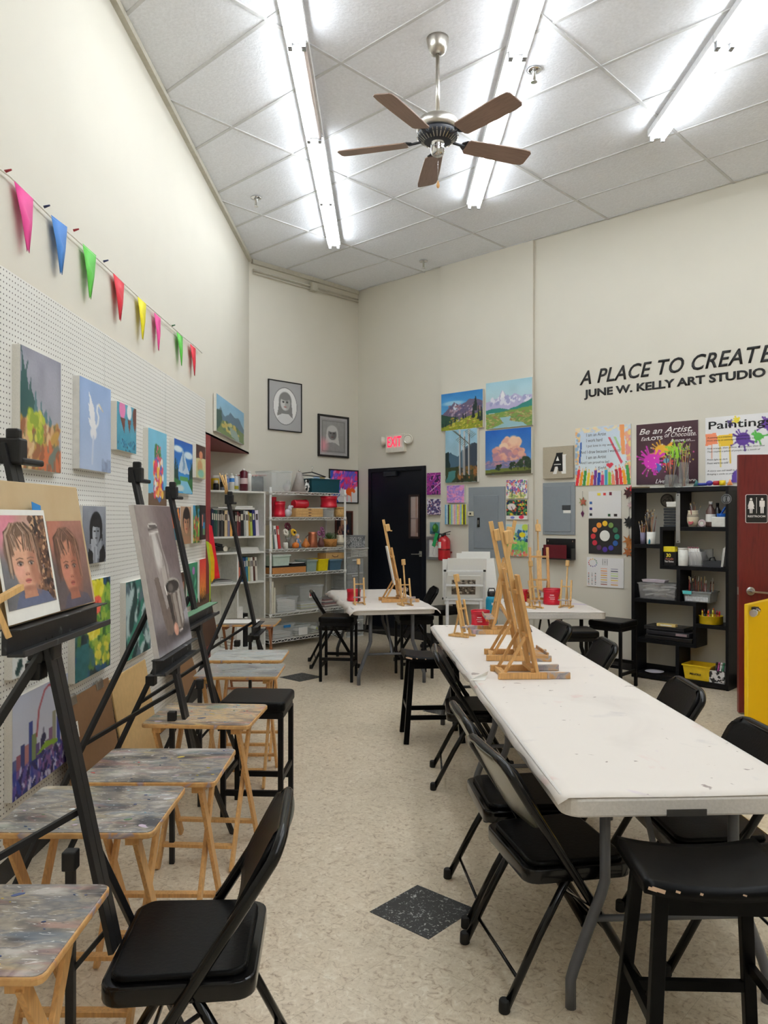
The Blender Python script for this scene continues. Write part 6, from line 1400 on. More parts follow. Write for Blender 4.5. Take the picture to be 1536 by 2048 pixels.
# red and yellow card sheets standing at the alcove post
def sheet3(pts, m, name, label, cat):
    o = B().add(pts, [tuple(range(len(pts)))]).build(name, m, None); md = o.modifiers.new('t', 'SOLIDIFY'); md.thickness = .004; return tag(o, label, cat, 'coloured card sheets')
Yc = 6.78
sheet3([PY(418, 1048, Yc), PY(424, 1052, Yc), PY(440, 1156, Yc), PY(430, 1158, Yc), PY(421, 1158, Yc)], M('card_red', (226, 30, 50), .6), 'card_sheet', 'bright red card sheet hanging by the maroon alcove post', 'card')
sheet3([PY(417, 1084, Yc-.05), PY(423, 1090, Yc-.05), PY(429, 1120, Yc-.05), PY(429, 1156, Yc-.05), PY(423, 1166, Yc-.05), PY(420, 1120, Yc-.05)], M('card_yellow', (232, 190, 20), .6), 'card_sheet', 'yellow card sheet in front of the red one', 'card')
sheet3([PY(412, 1082, Yc-.1), PY(417, 1084, Yc-.1), PY(422, 1130, Yc-.1), PY(421, 1200, Yc-.1), PY(419, 1206, Yc-.1), PY(418, 1130, Yc-.1)], M('card_lime', (176, 206, 60), .6), 'card_sheet', 'narrow lime green card strip in front of the yellow sheet', 'card')

# ------------------------------------------------------------------ white wire shelving unit
SO = .40
sa, sb = wray('M', 541, None, SO)[0], wray('M', 690, None, SO)[0]
WS = sb-sa; SZ = [1.847, 1.545, 1.171, .879, .419, .115]
WIRE = M('white_wire_coating', (226, 226, 222), .4)
ws = thing('wire_shelf', 'white coated wire shelving unit stacked with boxes, cans and craft supplies', 'shelving', wpos('M', sa, SO), WALLS['M'][3])
SD = .36
for x in (0, WS):
    for y in (0, SD): B().cyl((x, y, 0), (x, y, SZ[0]+.05), .0135, n=12).build('post', WIRE, ws)
def wire_shelf(z):
    b = B()
    for y in (0, SD):
        b.bar((0, y, z), (WS, y, z), .006, .006).bar((0, y, z-.03), (WS, y, z-.03), .006, .006)
        n = 26
        for k in range(n): x0 = WS*k/n; x1 = WS*(k+1)/n; b.bar((x0, y, z-.03 if k % 2 else z), (x1, y, z if k % 2 else z-.03), .005, .005)
    for x in (0, WS): b.bar((x, 0, z), (x, SD, z), .006, .006).bar((x, 0, z-.03), (x, SD, z-.03), .006, .006)
    for k in range(13): y = SD*(k+.5)/13; b.bar((0, y, z+.001), (WS, y, z+.001), .0035, .0035)
    for k in range(1, 4): x = WS*k/4; b.bar((x, 0, z-.004), (x, SD, z-.004), .006, .006)
    for x in (0, WS):
        for y in (0, SD): b.cyl((x, y, z-.036), (x, y, z+.006), .02, .018, 12)
    return b
for z in SZ: wire_shelf(z).build('wire_deck', WIRE, ws)
SZt = [z+.004 for z in SZ]
def tub(name, label, cat, x0, x1, yt, off, z, m, lidm=None, dep=.24, w='M', taper=.9, group=None, H=None, rim=True, lname='lid'):
    t, W = mitem(name, label, cat, x0, x1, off, z, w, group); H = H or mh((x0+x1)/2, yt, off, z, w)
    a, d2 = W/2, dep; b = B(); k = taper; th = .004
    lo = [(-a*k, d2*(1-k)/2), (a*k, d2*(1-k)/2), (a*k, d2*(1+k)/2), (-a*k, d2*(1+k)/2)]; hi = [(-a, 0), (a, 0), (a, d2), (-a, d2)]
    li = [(x*(1-th*2/a), y+(th if y < d2/2 else -th)) for x, y in lo]; hi2 = [(x*(1-th/a), y+(th if y < d2/2 else -th)) for x, y in hi]
    vs = [(x, y, 0) for x, y in lo]+[(x, y, H) for x, y in hi]+[(x, y, .005) for x, y in li]+[(x, y, H) for x, y in hi2]
    fs = [(3, 2, 1, 0)]+[(i, (i+1) % 4, 4+(i+1) % 4, 4+i) for i in range(4)]+[(4+i, 4+(i+1) % 4, 12+(i+1) % 4, 12+i) for i in range(4)]+[(12+i, 12+(i+1) % 4, 8+(i+1) % 4, 8+i) for i in range(4)]+[(8, 9, 10, 11)]
    b.add(vs, fs)
    if rim: b.span((-a-.006, -.008, H-.012), (a+.006, -.001, H)).span((-a-.006, d2+.001, H-.012), (a+.006, d2+.008, H)).span((-a-.008, -.001, H-.012), (-a-.001, d2+.001, H)).span((a+.001, -.001, H-.012), (a+.008, d2+.001, H))
    b.build('bin_shell', m, t)
    if lidm: B().span((-a-.008, -.008, H), (a+.008, d2+.008, H+.012)).span((-a*.8, .02, H+.012), (a*.8, d2-.02, H+.016)).build(lname, lidm, t, bevel=.003)
    return t, W, H
z = SZt
# top deck
tub('storage_box', 'large clear empty box on the top deck of the wire shelf', 'box', 543, 584, 942, SO-.02, z[0], CLEAR, None, .3)
t, W = mitem('paper_bag', 'crumpled clear bag beside the large clear box on the wire shelf', 'bag', 543, 560, SO-.0, z[0]); t.location = wpos('M', sa+.30, SO-.08, z[0]+.006)
B().ball((0, 0, .05), (.05, .04, .05), 9).ball((.03, .0, .10), (.03, .025, .04), 8).build('bag_film', M('clear_film', (226, 224, 226), .15, trans=.3, alpha=.7), t)
t, W = mitem('paper_cone', 'grey tapered stand with a round knob on top, behind the toy beside the teal box', 'cone', 585, 612, SO-.12, z[0]); H = mh(598, 945, SO-.12, z[0])
B().lathe([(W/2, 0), (W/2*.35, H*.86), (W/2*.3, H)], 24).build('cone_body', M('warm_grey_card', (176, 170, 166), .6), t); B().ball((0, 0, H+.02), .014, 10).build('knob', CHROME, t)
t, W, H = tub('storage_box', 'dark teal plastic box heaped with cloth and hangers on the wire shelf', 'box', 623, 680, 958, SO-.03, z[0], M('teal_plastic', (20, 74, 86), .4), None, .30, taper=.94)
TH = H
c = thing('cloth_bundle', 'bundle of pale cloth and paper heaped in the dark teal box', 'cloth', wpos('M', sa+WS*.74, SO-.18, z[0]+H-.02), WALLS['M'][3])
for (x, y, r, m, n) in ((-.14, 0, (.09, .08, .05), PAPER, 'white_cloth'), (0, .02, (.10, .08, .055), M('blue_white_cloth', (150, 180, 214), .8), 'blue_cloth'), (.12, -.02, (.10, .07, .045), PAPER, 'white_cloth'), (.05, -.03, (.05, .05, .06), M('gold_ribbon', (206, 186, 130), .5), 'ribbon')): B().ball((x, y, 0), r, 10).build(n, m, c)
hg = thing('coat_hanger', 'black flat hanger with a metal hook on top of the teal box', 'hanger', wpos('M', sa+WS*.62, SO-.12, z[0]+H+.07), (0, .06, WALLS['M'][3]-.2))
B().bar((-.20, 0, -.03), (0, 0, .012), .02, .012).bar((0, 0, .012), (.20, 0, -.03), .02, .012).bar((-.19, 0, -.034), (.19, 0, -.034), .014, .01).build('hanger_arm', BLACKPL, hg, bevel=.002); B().tube([(0, 0, .01), (0, 0, .05), (.016, 0, .07), (0, 0, .09), (-.016, 0, .075)], .003, 6).build('hook', CHROME, hg)
t, W = mitem('plush_toy', 'black and white speckled toy leaning against the teal box', 'toy', 606, 622, SO-.01, z[0]); B().ball((0, 0, .06), (.035, .03, .06), 12).ball((.0, -.005, .13), (.028, .026, .03), 12).build('body', ramp_mat('cow_spots', [(.0, (20, 20, 22)), (.49, (26, 26, 28)), (.53, (230, 230, 230)), (1, (240, 240, 240))], 26, 1, .8), t)
# second deck
def rcan(label, x0, x1, yt, off, zz, w='M', name='coffee_tub', sideways=False):
    t, r, H = can(name, label, 'tub', x0, x1, yt, off, zz, [(.92, 0), (1, .03), (1, .22), (.95, .25), (.95, .72), (1, .75), (1, .94)], RED, RED, [(1.03, .94), (1.03, 1.0), (.9, 1.0)], w=w, group='red plastic coffee tubs'); return t, r, H
rcan('red coffee tub beside the post at the bookcase end of the wire shelf', 549, 568, 1003, SO-.08, z[1])
t, W = mitem('red_box', 'tall narrow red box behind the red tub on the wire shelf', 'box', 546, 553, SO-.22, z[1]); B().span((-W/2, 0, 0), (W/2, .05, .24)).build('box_body', RED, t, bevel=.003); B().span((-W/2+.004, -.001, .1), (W/2-.004, 0, .2)).build('label', M('label_crimson', (150, 10, 30), .4), t)
t, W = mitem('plastic_bag', 'crinkled silver-white plastic bag next to the wooden drawer box', 'bag', 570, 588, SO-.05, z[1]); B().ball((0, .03, .05), (W*.42, .035, .05), 9).ball((.02, .02, .10), (W*.25, .02, .04), 8).ball((.04, .01, .125), (.03, .012, .015), 6).build('bag_film', M('silver_film', (206, 206, 214), .25), t)
t, W = mitem('drawer_box', 'pale wooden art box with three shallow drawers', 'box', 592, 646, SO-.02, z[1]); H = mh(620, 1017, SO-.02, z[1])
B().span((-W/2, .004, 0), (W/2, .22, H)).build('case', WOODL, t, bevel=.002)
for k in range(3):
    d_ = B().span((-W/2+.004, -.002, H*k/3+.003), (W/2-.004, .004, H*(k+1)/3-.003)).build('drawer', WOODL, t, bevel=.001); B().span((-.02, -.008, H*(k+.5)/3-.004), (.02, -.002, H*(k+.5)/3+.004)).build('pull', M('dark_pull', (60, 30, 24), .5), d_)
DB = z[1]+H
t, W = mitem('coffee_tub', 'red tub lying on its side on the wooden drawer box', 'tub', 593, 619, SO-.06, DB, 'M', 'red plastic coffee tubs')
B().lathe([(.045, -W/2), (.05, -W/2+.01), (.05, W/2-.02), (.054, W/2-.02), (.054, W/2)], 22, T=Matrix.Translation((0, .06, .055)) @ Matrix.Rotation(PI/2, 4, 'Y')).build('container_body', RED, t)
rcan('red coffee tub standing over the clear box and the wooden drawer box', 645, 670, 993, SO-.07, DB+.012)
t, W = mitem('white_board', 'thin white board bridging the drawer box and the clear box', 'board', 622, 670, SO-.02, DB); B().span((-W/2, 0, 0), (W/2, .22, .010)).build('board', WHITE, t)
tub('storage_box', 'small clear box of odds and ends under the red tub', 'box', 648, 668, 1019, SO-.02, z[1], CLEAR, None, .18)
t, r, H = can('woven_basket', 'small round woven basket at the open end of the second wire deck', 'basket', 671, 688, 1014, SO-.08, z[1], [(.9, 0), (1, .3), (1, .7), (.95, .8)], M('woven_straw', (206, 168, 106), .8, var=.35, scale=60, bump=.8, stretch=(1, 1, 3)), M('woven_lid', (196, 156, 96), .8, var=.3, scale=60, bump=.8), [(1.02, .8), (1.02, .95), (.7, 1.0)])
# third deck: still life props
bookrow('M', SO-.03, z[2], [(543, 546, (214, 206, 180), 'buff', .98, -.04), (546.5, 549, (90, 110, 104), 'sage', .96, -.12), (551, 556, (236, 236, 232), 'thick_white', .96, -.12), (557.5, 562, (210, 60, 60), 'red_and_blue', .95, -.12)], 'the leaning group on the third wire deck', 'books on the wire shelf', mh(550, 1050, SO-.03, z[2]), .16)
PETW, PETR, PETY, PETP = (M('petal_'+n, c, .6, var=.15, scale=60) for n, c in (('white', (230, 226, 214)), ('wine', (96, 30, 50)), ('sunflower', (226, 180, 40)), ('mauve', (150, 90, 130))))
LEAF = M('leaf_green', (70, 104, 54), .6, var=.3, scale=40)
def flower(b, x, y, zz, r, rays=9):
    for k in range(rays):
        a = 2*PI*k/rays; b.ball((x+r*.6*math.cos(a), y+r*.25*math.sin(a), zz+r*.6*math.sin(a)), (r*.4, r*.22, r*.4), 6)
t, W = mitem('flower_vase', 'glass vase with white, wine and sunflower blooms on the third wire deck', 'vase', 566, 586, SO-.10, z[2])
B().lathe([(.03, 0), (.035, .04), (.028, .1), (.034, .13)], 18).build('vase_body', M('vase_glass', (200, 206, 204), .1, trans=.5, alpha=.6), t)
b = B(); flower(b, -.05, -.02, .19, .045); b.build('white_bloom', PETW, t); b = B(); flower(b, .02, .03, .26, .05); b.build('wine_bloom', PETR, t)
b = B(); flower(b, .07, -.02, .19, .045, 12); sf = b.build('sunflower_bloom', PETY, t); B().ball((.07, -.04, .19), (.016, .01, .016), 8).build('sunflower_centre', M('seed_brown', (50, 30, 20), .8), sf)
b = B()
for x, zz in ((-.05, .18), (.02, .24), (.07, .18)): b.cyl((0, 0, .05), (x, 0, zz), .003, n=5)
b.build('stems', LEAF, t)
t, r, H = can('candle_jar', 'small white jar in front of the flower vase', 'jar', 567, 575, 1085, SO-.03, z[2], [(1, 0), (1, .9), (.8, 1)], WHITE)
t, W = mitem('teapot', 'round grey pottery jug between the flower vase and the doll', 'jug', 575, 592, SO-.08, z[2]); B().lathe([(.035, 0), (.06, .03), (.062, .07), (.035, .11), (.03, .125)], 22).tube([(-.055, 0, .04), (-.09, 0, .07), (-.06, 0, .10)], .007, 8).build('jug_body', M('grey_stoneware', (120, 112, 104), .5), t)
t, W = mitem('figurine', 'doll figurine in blue with pale hair on the third wire deck', 'figurine', 589, 601, SO-.05, z[2])
B().lathe([(.045, 0), (.04, .04), (.022, .10), (.018, .115)], 16).build('dress', M('doll_blue', (110, 140, 176), .6), t); B().ball((0, -.002, .135), (.022, .022, .026), 12).tube([(-.02, -.01, .10), (-.035, -.03, .06)], .008, 8).tube([(.02, -.01, .10), (.03, -.03, .07)], .008, 8).build('head', M('doll_skin', (226, 180, 150), .5), t); B().ball((0, .006, .152), (.028, .026, .022), 12).build('hair', M('doll_hair', (196, 190, 184), .8), t)
def gourd(label, x0, x1, H, off, name, m, prof):
    t, W = mitem(name, label, 'gourd', x0, x1, off, z[2]); r = W/2; B().lathe([(a*r, b_*H) for a, b_ in prof], 18).build('fruit', m, t); B().cyl((0, 0, H*.96), (.006, 0, H*1.12), .004, .003, 6).build('stem', M('stalk', (120, 90, 50), .7), t)
ORG = M('pumpkin_orange', (218, 120, 40), .5, var=.1)
gourd('little orange pumpkin in front of the doll', 585, 597, .075, SO-.02, 'pumpkin', ORG, [(.1, .02), (.8, .1), (1, .45), (.85, .8), (.2, .95)])
gourd('pear-shaped tan gourd beside the copper pitcher', 605, 618, .12, SO-.04, 'gourd', M('gourd_tan', (200, 118, 50), .45, var=.15), [(.2, .0), (.9, .12), (1, .32), (.6, .58), (.35, .8), (.15, .97)])
t, r, H = can('copper_pitcher', 'tall copper pitcher among the still life props', 'pitcher', 617, 633, 1064, SO-.07, z[2], [(1, 0), (.92, .4), (.8, .85), (.82, 1)], M('copper', (196, 122, 92), .3, metal=.7))
B().tube([(-r*.8, 0, H*.85), (-r*1.6, 0, H*.7), (-r*1.5, 0, H*.35), (-r*.95, 0, H*.2)], .006, 8).build('handle', M('dark_handle', (50, 40, 36), .5), t)
t, W = mitem('flower_vase', 'dried mauve flowers in a dark twisted vase on the third wire deck', 'vase', 634, 650, SO-.08, z[2]); B().lathe([(.035, 0), (.045, .04), (.025, .1), (.03, .12)], 16).build('vase_body', M('wine_vase', (110, 70, 66), .4), t)
b = B(); [flower(b, x, y, zz, .035, 7) for x, y, zz in ((-.03, 0, .17), (.03, .0, .19), (.0, -.02, .22), (.05, .02, .15))]; b.build('mauve_bloom', PETP, t)
t, r, H = can('potted_plant', 'woven pot of fine green plant on the third wire deck', 'potted plant', 650, 671, 1078, SO-.07, z[2], [(.85, 0), (1, .9), (.95, 1)], M('woven_pot', (176, 122, 60), .8, var=.3, scale=50, bump=.8))
b = B(); rg = random.Random(3)
for k in range(90):
    a, q_ = rg.uniform(0, 2*PI), rg.uniform(.02, r*1.25); b.bar((q_*.3*math.cos(a), q_*.3*math.sin(a), H*.9), (q_*math.cos(a), q_*math.sin(a), H+rg.uniform(.02, .085)), .004, .0015)
b.build('foliage', LEAF, t)
t, r, H = can('striped_jar', 'cream pottery jar with dark stripes at the open end of the third wire deck', 'jar', 673, 686, 1070, SO-.06, z[2], [(.8, 0), (1, .25), (1, .6), (.75, .85), (.85, 1)], M('cream_glaze', (222, 212, 190), .3))
B().lathe([(r*.97, H*.16), (r*1.01, H*.22)], 22, cap=False).lathe([(r*1.012, H*.28), (r*1.014, H*.33)], 22, cap=False).build('dark_stripe', BLACKPL, t)
b = B(); flower(b, 0, 0, H+.03, .04, 8); b.build('dried_bloom', M('dried_brown', (130, 90, 76), .8), t)
# fourth deck
t, W = mitem('paint_box', 'flat wooden paint box with a dark lid on the fourth wire deck', 'box', 545, 612, SO-.02, z[3]); H = mh(578, 1131, SO-.02, z[3])
B().span((-W/2, 0, 0), (W/2, .26, H*.8)).build('case', M('box_wood', (190, 128, 70), .5, var=.15, stretch=(1, 8, 8)), t, bevel=.002); B().span((-W/2, -.003, H*.8), (W/2, .26, H)).build('lid', BLACKPL, t, bevel=.002)
PB = z[3]+H
tub('storage_box', 'milky green plastic tub with a lid on the flat wooden paint box', 'box', 546, 580, 1112, SO-.03, PB, M('milky_green', (196, 214, 200), .35), M('milky_lid', (214, 224, 214), .35), .18)
t, W = mitem('black_tray', 'black tray with pale papers lying beside the milky green tub', 'tray', 583, 611, SO-.05, PB); B().span((-W/2, 0, 0), (W/2, .18, .018)).build('tray_body', BLACKPL, t, bevel=.002); B().span((-W/2+.02, .01, .018), (W/2-.01, .15, .024)).build('paper', PAPER, t)
tub('storage_box', 'clear grey-green box with a lid beside the yellow bin', 'box', 614, 634, 1121, SO-.02, z[3], M('seagreen_clear', (160, 182, 176), .3, alpha=.85), CLEAR, .22)
tub('storage_bin', 'bright yellow plastic bin on the fourth wire deck', 'bin', 637, 657, 1118, SO-.02, z[3], M('bin_yellow', (228, 206, 20), .4), None, .22)
tub('storage_box', 'blue-tinted drawer box under the small wooden case', 'box', 660, 683, 1121, SO-.02, z[3], M('blue_clear', (84, 120, 144), .3, alpha=.85), M('blue_lid', (110, 140, 160), .3), .24)
t, W = mitem('wooden_case', 'small pale wooden case with a leather handle on the blue-tinted box', 'case', 652, 688, SO-.06, z[3]+mh(674, 1121, SO-.02, z[3])+.018); H = .075
B().span((-W/2, 0, 0), (W/2, .16, H)).build('case_body', WOODL, t, bevel=.003); B().tube([(-.05, -.002, H*.6), (-.03, -.014, H*.35), (.03, -.014, H*.35), (.05, -.002, H*.6)], .004, 6).build('handle', M('leather_brown', (90, 44, 26), .6), t)
# fifth deck
for k, (x0, x1, l) in enumerate(((543, 547, 'tall cream board standing against the wire shelf post'), (548, 551, 'second tall cream board beside the clear bins of paper'))):
    t, W = mitem('board', l, 'board', x0, x1, SO-.02, z[4]); B().span((-W/2, 0, 0), (W/2, .3, mh(547, 1164+12*k, SO-.02, z[4]))).build('panel', M('cream_board', (226, 220, 200), .7), t)
t, W, H = tub('storage_bin', 'clear bin full of white paper on the fifth wire deck', 'bin', 554, 596, 1194, SO-.0-.02, z[4], CLEAR, None, .28)
pp = thing('paper_stack', 'reams of white paper inside the clear bin on the fifth wire deck', 'papers', t.location+Vector((0, 0, .007)), WALLS['M'][3])
for k in range(7): B().box((0, .14, .011+.018*k), (W*.84, .23, .014), rot=(0, .0, .02*math.sin(k*2))).build('ream', PAPER, pp)
t, W, H = tub('storage_bin', 'large clear lidded tote behind the bin of white paper', 'bin', 600, 646, 1172, SO-.06, z[4], CLEAR, CLEAR, .28)
B().span((-.05, -.012, H*.5), (.03, -.010, H*.78)).build('paper_label', PAPER, t); B().box((-.03, -.0135, H*.64), (.025, .002, .04)).build('label_mark', M('label_red', (190, 40, 50), .5), t)
pp = thing('paper_stack', 'cream and yellow papers inside the large clear tote', 'papers', t.location+Vector((0, 0, .007)), WALLS['M'][3])
for k in range(4): B().box((0, .14, .010+.016*k), (W*.8, .22, .012)).build('ream', PAPER if k % 2 else M('pale_yellow_paper', (226, 222, 170), .8), pp)
t, W = mitem('magazine_pile', 'pile of magazines at the open end of the fifth wire deck', 'magazines', 650, 686, SO-.03, z[4])
for k in range(7): B().box((.004*math.sin(k*3), .12, .009+.016*k), (W*.92, .2, .013), rot=(0, 0, .05*math.sin(k*2.3))).build('magazine', [M('mag_grey', (130, 124, 122), .4), M('mag_pale', (206, 196, 190), .4), M('mag_rose', (160, 110, 110), .4)][k % 3], t)
# lowest deck
for x0, x1, l in ((544, 588, 'clear bin with a blue clip on the lowest wire deck'), (591, 620, 'clear bin with a white sheet showing on the lowest wire deck'), (623, 652, 'clear bin with a yellow-green label on the lowest wire deck')):
    t, W, H = tub('storage_bin', l, 'bin', x0, x1, 1250, SO-.02, z[5], CLEAR, None, .28)
    if 'blue' in l: B().box((W*.15, -.014, H*.88), (.10, .008, .03)).build('clip', M('clip_blue', (40, 120, 180), .4), t)
    elif 'white' in l: B().span((-W*.3, -.007, .01), (W*.3, -.002, H*.8)).build('sheet', PAPER, t)
    else: B().box((0, -.012, H*.7), (.09, .006, .03)).build('label', M('label_lime', (170, 180, 60), .5), t)
    pp = thing('paper_stack', 'loose papers inside the '+l.replace(' on the lowest wire deck', ' low on the shelf'), 'papers', t.location+Vector((0, 0, .007)), WALLS['M'][3])
    for k in range(3): B().box((.01*k, .13, .012+.02*k), (W*.8, .2, .012), rot=(0, .03*(k-1), .05*k)).build('sheet_bundle', PAPER, pp)
# drawer tower and baskets beyond the wire shelf
to0 = wray('M', 694, None, .34)[0]; to1 = wray('M', 727, None, .34)[0]; tw = to1-to0
tt = thing('drawer_tower', 'translucent plastic drawer tower between the wire shelf and the dark door', 'drawers', wpos('M', to0, .34), WALLS['M'][3])
tz1 = wray('M', 710, 1116, .34)[1]; n_ = 5; FR_ = M('tower_frame', (222, 222, 220), .4)
for k in range(n_+1): B().span((0, 0, tz1*k/n_ if k else .0), (tw, .30, tz1*k/n_+.012)).build('tier_frame', FR_, tt)
for x in (0, tw-.012): B().span((x, .0, .012), (x+.012, .30, tz1)).build('side_frame', CLEAR, tt)
for k in range(n_):
    z0_, z1_ = tz1*k/n_+.016, tz1*(k+1)/n_-.004
    d_ = B().span((.014, -.004, z0_), (tw-.014, .002, z1_)).span((.014, .002, z0_), (.018, .28, z1_-.03)).span((tw-.018, .002, z0_), (tw-.014, .28, z1_-.03)).span((.014, .002, z0_), (tw-.014, .28, z0_+.004)).build('drawer', CLEAR, tt)
    B().span((tw*.3, -.014, z1_-.03), (tw*.7, -.004, z1_-.015)).build('drawer_pull', FR_, d_)
    B().span((.03, .03, z0_+.006), (tw-.03, .25, z0_+.006+(z1_-z0_)*.5)).build('drawer_contents', M('craft_odds', (150, 146, 146), .7, var=.4, scale=40), d_)
tb = thing('wire_basket', 'white plastic basket with square holes on top of the drawer tower', 'basket', wpos('M', to0+.06, .36, tz1+.016), WALLS['M'][3])
bw = tw*.95; bh = .10; b = B()
for k in range(11): x = bw*k/10; b.span((x-.003, -.002, 0), (x+.003, .002, bh)).span((x-.003, .22, 0), (x+.003, .224, bh))
for k in range(6): zz = bh*k/5; b.span((-.003, -.002, zz-.0025), (bw+.003, .002, zz+.0025)).span((-.003, .22, zz-.0025), (bw+.003, .224, zz+.0025)).span((-.003, 0, zz-.0025), (.0, .22, zz+.0025)).span((bw, 0, zz-.0025), (bw+.003, .22, zz+.0025))
b.span((0, 0, 0), (bw, .22, .003)); b.build('basket_mesh', WHITE, tb); B().span((-.014, -.014, bh), (bw+.014, .0, bh+.012)).span((-.014, .222, bh), (bw+.014, .236, bh+.012)).span((-.014, 0, bh), (0, .222, bh+.012)).span((bw, 0, bh), (bw+.014, .222, bh+.012)).build('rim', WHITE, tb)
gx = thing('gift_box', 'grey box with a black and white floral pattern above the white basket', 'box', wpos('M', to0+.07, .34, tz1+.016+bh+.016), WALLS['M'][3])
B().span((0, 0, 0), (tw*.86, .19, .14)).build('box_body', ramp_mat('floral_pattern', [(.0, (60, 60, 64)), (.45, (120, 124, 126)), (.52, (230, 230, 230)), (.6, (80, 80, 84)), (.7, (226, 226, 226))], 22, 2, .5, distortion=2.0), gx, bevel=.003); B().span((-.004, -.004, .14), (tw*.86+.004, .194, .16)).build('lid', M('box_lid_grey', (150, 152, 154), .5), gx, bevel=.003)

# ------------------------------------------------------------------ black open shelf on the right wall
KO = .285
def ks(px): return wray('R', px, None, KO)[0]
def kz(px, py): return wray('R', px, py, KO)[1]
kx0 = ks(1262.7); kx1 = ks(1457)
LAM = M('black_ash_laminate', (9, 10, 14), .45, spec=.25, var=.15, scale=14, stretch=(1, 1, 6))
kt = kz(1262.7, 977)
bs2 = thing('open_shelf', 'tall black open shelf with offset compartments full of brushes and art supplies', 'shelf', wpos('R', kx0, KO), WALLS['R'][3])
KD = KO-.02; KW = kx1-kx0
def vb(pa, pb, z0, z1, name='upright'): B().span((ks(pa)-kx0, 0, z0), (ks(pb)-kx0, KD, z1)).build(name, LAM, bs2, bevel=.001)
def hb(pa, pb, z_, t_=.035, name='shelf'): B().span((ks(pa)-kx0, 0, z_-t_), (ks(pb)-kx0, KD, z_)).build(name, LAM, bs2, bevel=.001)
zS = dict(a=kz(1290, 1088.8), b=kz(1360, 1054), c=kz(1360, 1132), d=kz(1330, 1200.5), e=kz(1420, 1250), f=kz(1325, 1281.5), g=.055)
vb(1262.7, 1269, 0, kt-.04, 'side_panel'); vb(1451, 1457, 0, kt-.04, 'side_panel'); hb(1262.7, 1457, kt, .04, 'top_board')
hb(1269, 1320, zS['a']); hb(1319.5, 1451, zS['b']); vb(1319.5, 1325.5, zS['c'], zS['b']-.035); vb(1353, 1360, zS['b'], kt-.04); hb(1319.5, 1451, zS['c']); vb(1353, 1360, zS['d'], zS['c']-.035)
hb(1269, 1392, zS['d']); vb(1386, 1392, zS['f']-.035, zS['d']-.035); hb(1392, 1451, zS['e']); hb(1269, 1386, zS['f']); vb(1351, 1358, zS['g'], zS['f']-.035); hb(1269, 1451, zS['g'], .045)
RZ = WALLS['R'][3]
def kitem(name, label, cat, x0, x1, zz, off=KO-.05, group=None): return mitem(name, label, cat, x0, x1, off, zz, 'R', group)
def ktub(name, label, cat, x0, x1, yt, zz, m, off=KO-.03, dep=.2, **k): return tub(name, label, cat, x0, x1, yt, off, zz, m, None, dep, 'R', **k)
STK = [M('brush_black', (30, 26, 26), .4), M('brush_wood', (190, 140, 90), .5), M('brush_red', (130, 40, 34), .4), M('brush_white', (226, 222, 214), .5), M('brush_steel', (170, 170, 176), .3, metal=.8)]
BRN = M('brush_bristle', (80, 56, 40), .9); BRN2 = M('brush_bristle_pale', (206, 180, 130), .9)
def brush(parent_loc, rg, r, H, hh, label, group, tip=True):
    a = rg.uniform(0, 2*PI); q_ = r*.6*math.sqrt(rg.random()); a2_ = rg.uniform(0, 2*PI)
    b0 = Vector((q_*.5*math.cos(a), q_*.5*math.sin(a), .01)); d = Vector((q_*math.cos(a)*.4+r*1.05*math.cos(a2_), q_*math.sin(a)*.4+r*.85*math.sin(a2_), hh*rg.uniform(.8, 1.1)))
    t = thing('paint_brush', label, 'paint brush', parent_loc, 0, group)
    th = rg.choice((.0025, .003, .004)); m = STK[rg.choice((0, 0, 1, 1, 2, 4))]
    B().cyl(b0, b0+d*.86, th, th*.9, 5).build('handle', m, t)
    B().cyl(b0+d*.86, b0+d*.92, th*1.2, th*1.3, 5).build('ferrule', STK[4], t)
    B().cyl(b0+d*.92, b0+d, th*1.6, th*.6, 6).build('bristles', rg.choice((BRN, BRN2)), t)
def brushes(t, n, r, H, hh, seed, where):
    rg = random.Random(seed)
    for k in range(n): brush(t.location.copy(), rg, r, H, hh, 'paint brush standing in '+where, 'paint brushes in '+where)
# glass jars on top
def gjar(x0, x1, yt, zz, off, label, m=None):
    return can('glass_jar', label, 'jar', x0, x1, yt, off, zz, [(.92, 0), (1, .06), (1, .82), (.86, .92), (.88, 1)], m or M('jar_glass', (206, 210, 208), .08, trans=.5, alpha=.5), w='R')
t, r, H = gjar(1330, 1356, 950, kt, KO-.10, 'wide glass jar of brushes on top of the black shelf'); brushes(t, 12, r, H, .33, 1, 'the wide glass jar on the black shelf top')
t, r, H = gjar(1358, 1377, 925, kt, KO-.08, 'tall glass jar packed with brushes on top of the black shelf'); brushes(t, 16, r, H, .37, 2, 'the tall glass jar on the black shelf top')
# little toys on top
kk = lambda name, label, px, r, m, shape: (lambda t_: (shape(t_, m)))(thing(name, label, 'geometric model', wpos('R', ks(px), KO-.06, kt+.008), RZ))
bd_ = thing('white_board', 'thin white board under the coloured geometric models on the black shelf', 'board', wpos('R', ks(1408), KO-.13, kt+.001), RZ); B().span((-.28, -.09, 0), (.28, .09, .006)).build('board', WHITE, bd_)
kk('cone_model', 'teal cone beside the tall jar on the black shelf top', 1388, 0, M('teal_cone', (60, 120, 120), .5), lambda t_, m: B().lathe([(.03, 0), (.002, .06)], 16).build('cone', m, t_))
kk('ring_model', 'blue rounded ring model on the black shelf top', 1400, 0, M('royal_ring', (40, 60, 150), .4), lambda t_, m: B().tube([(.035*math.cos(2*PI*k/14), .02*math.sin(2*PI*k/14), .014) for k in range(14)], .013, 8, closed=True).build('ring', m, t_))
kk('ball_model', 'purple-blue oval model beside the ring on the black shelf top', 1414, 0, M('violet_ball', (70, 60, 160), .4), lambda t_, m: B().ball((0, 0, .024), (.032, .022, .024), 12).build('oval', m, t_))
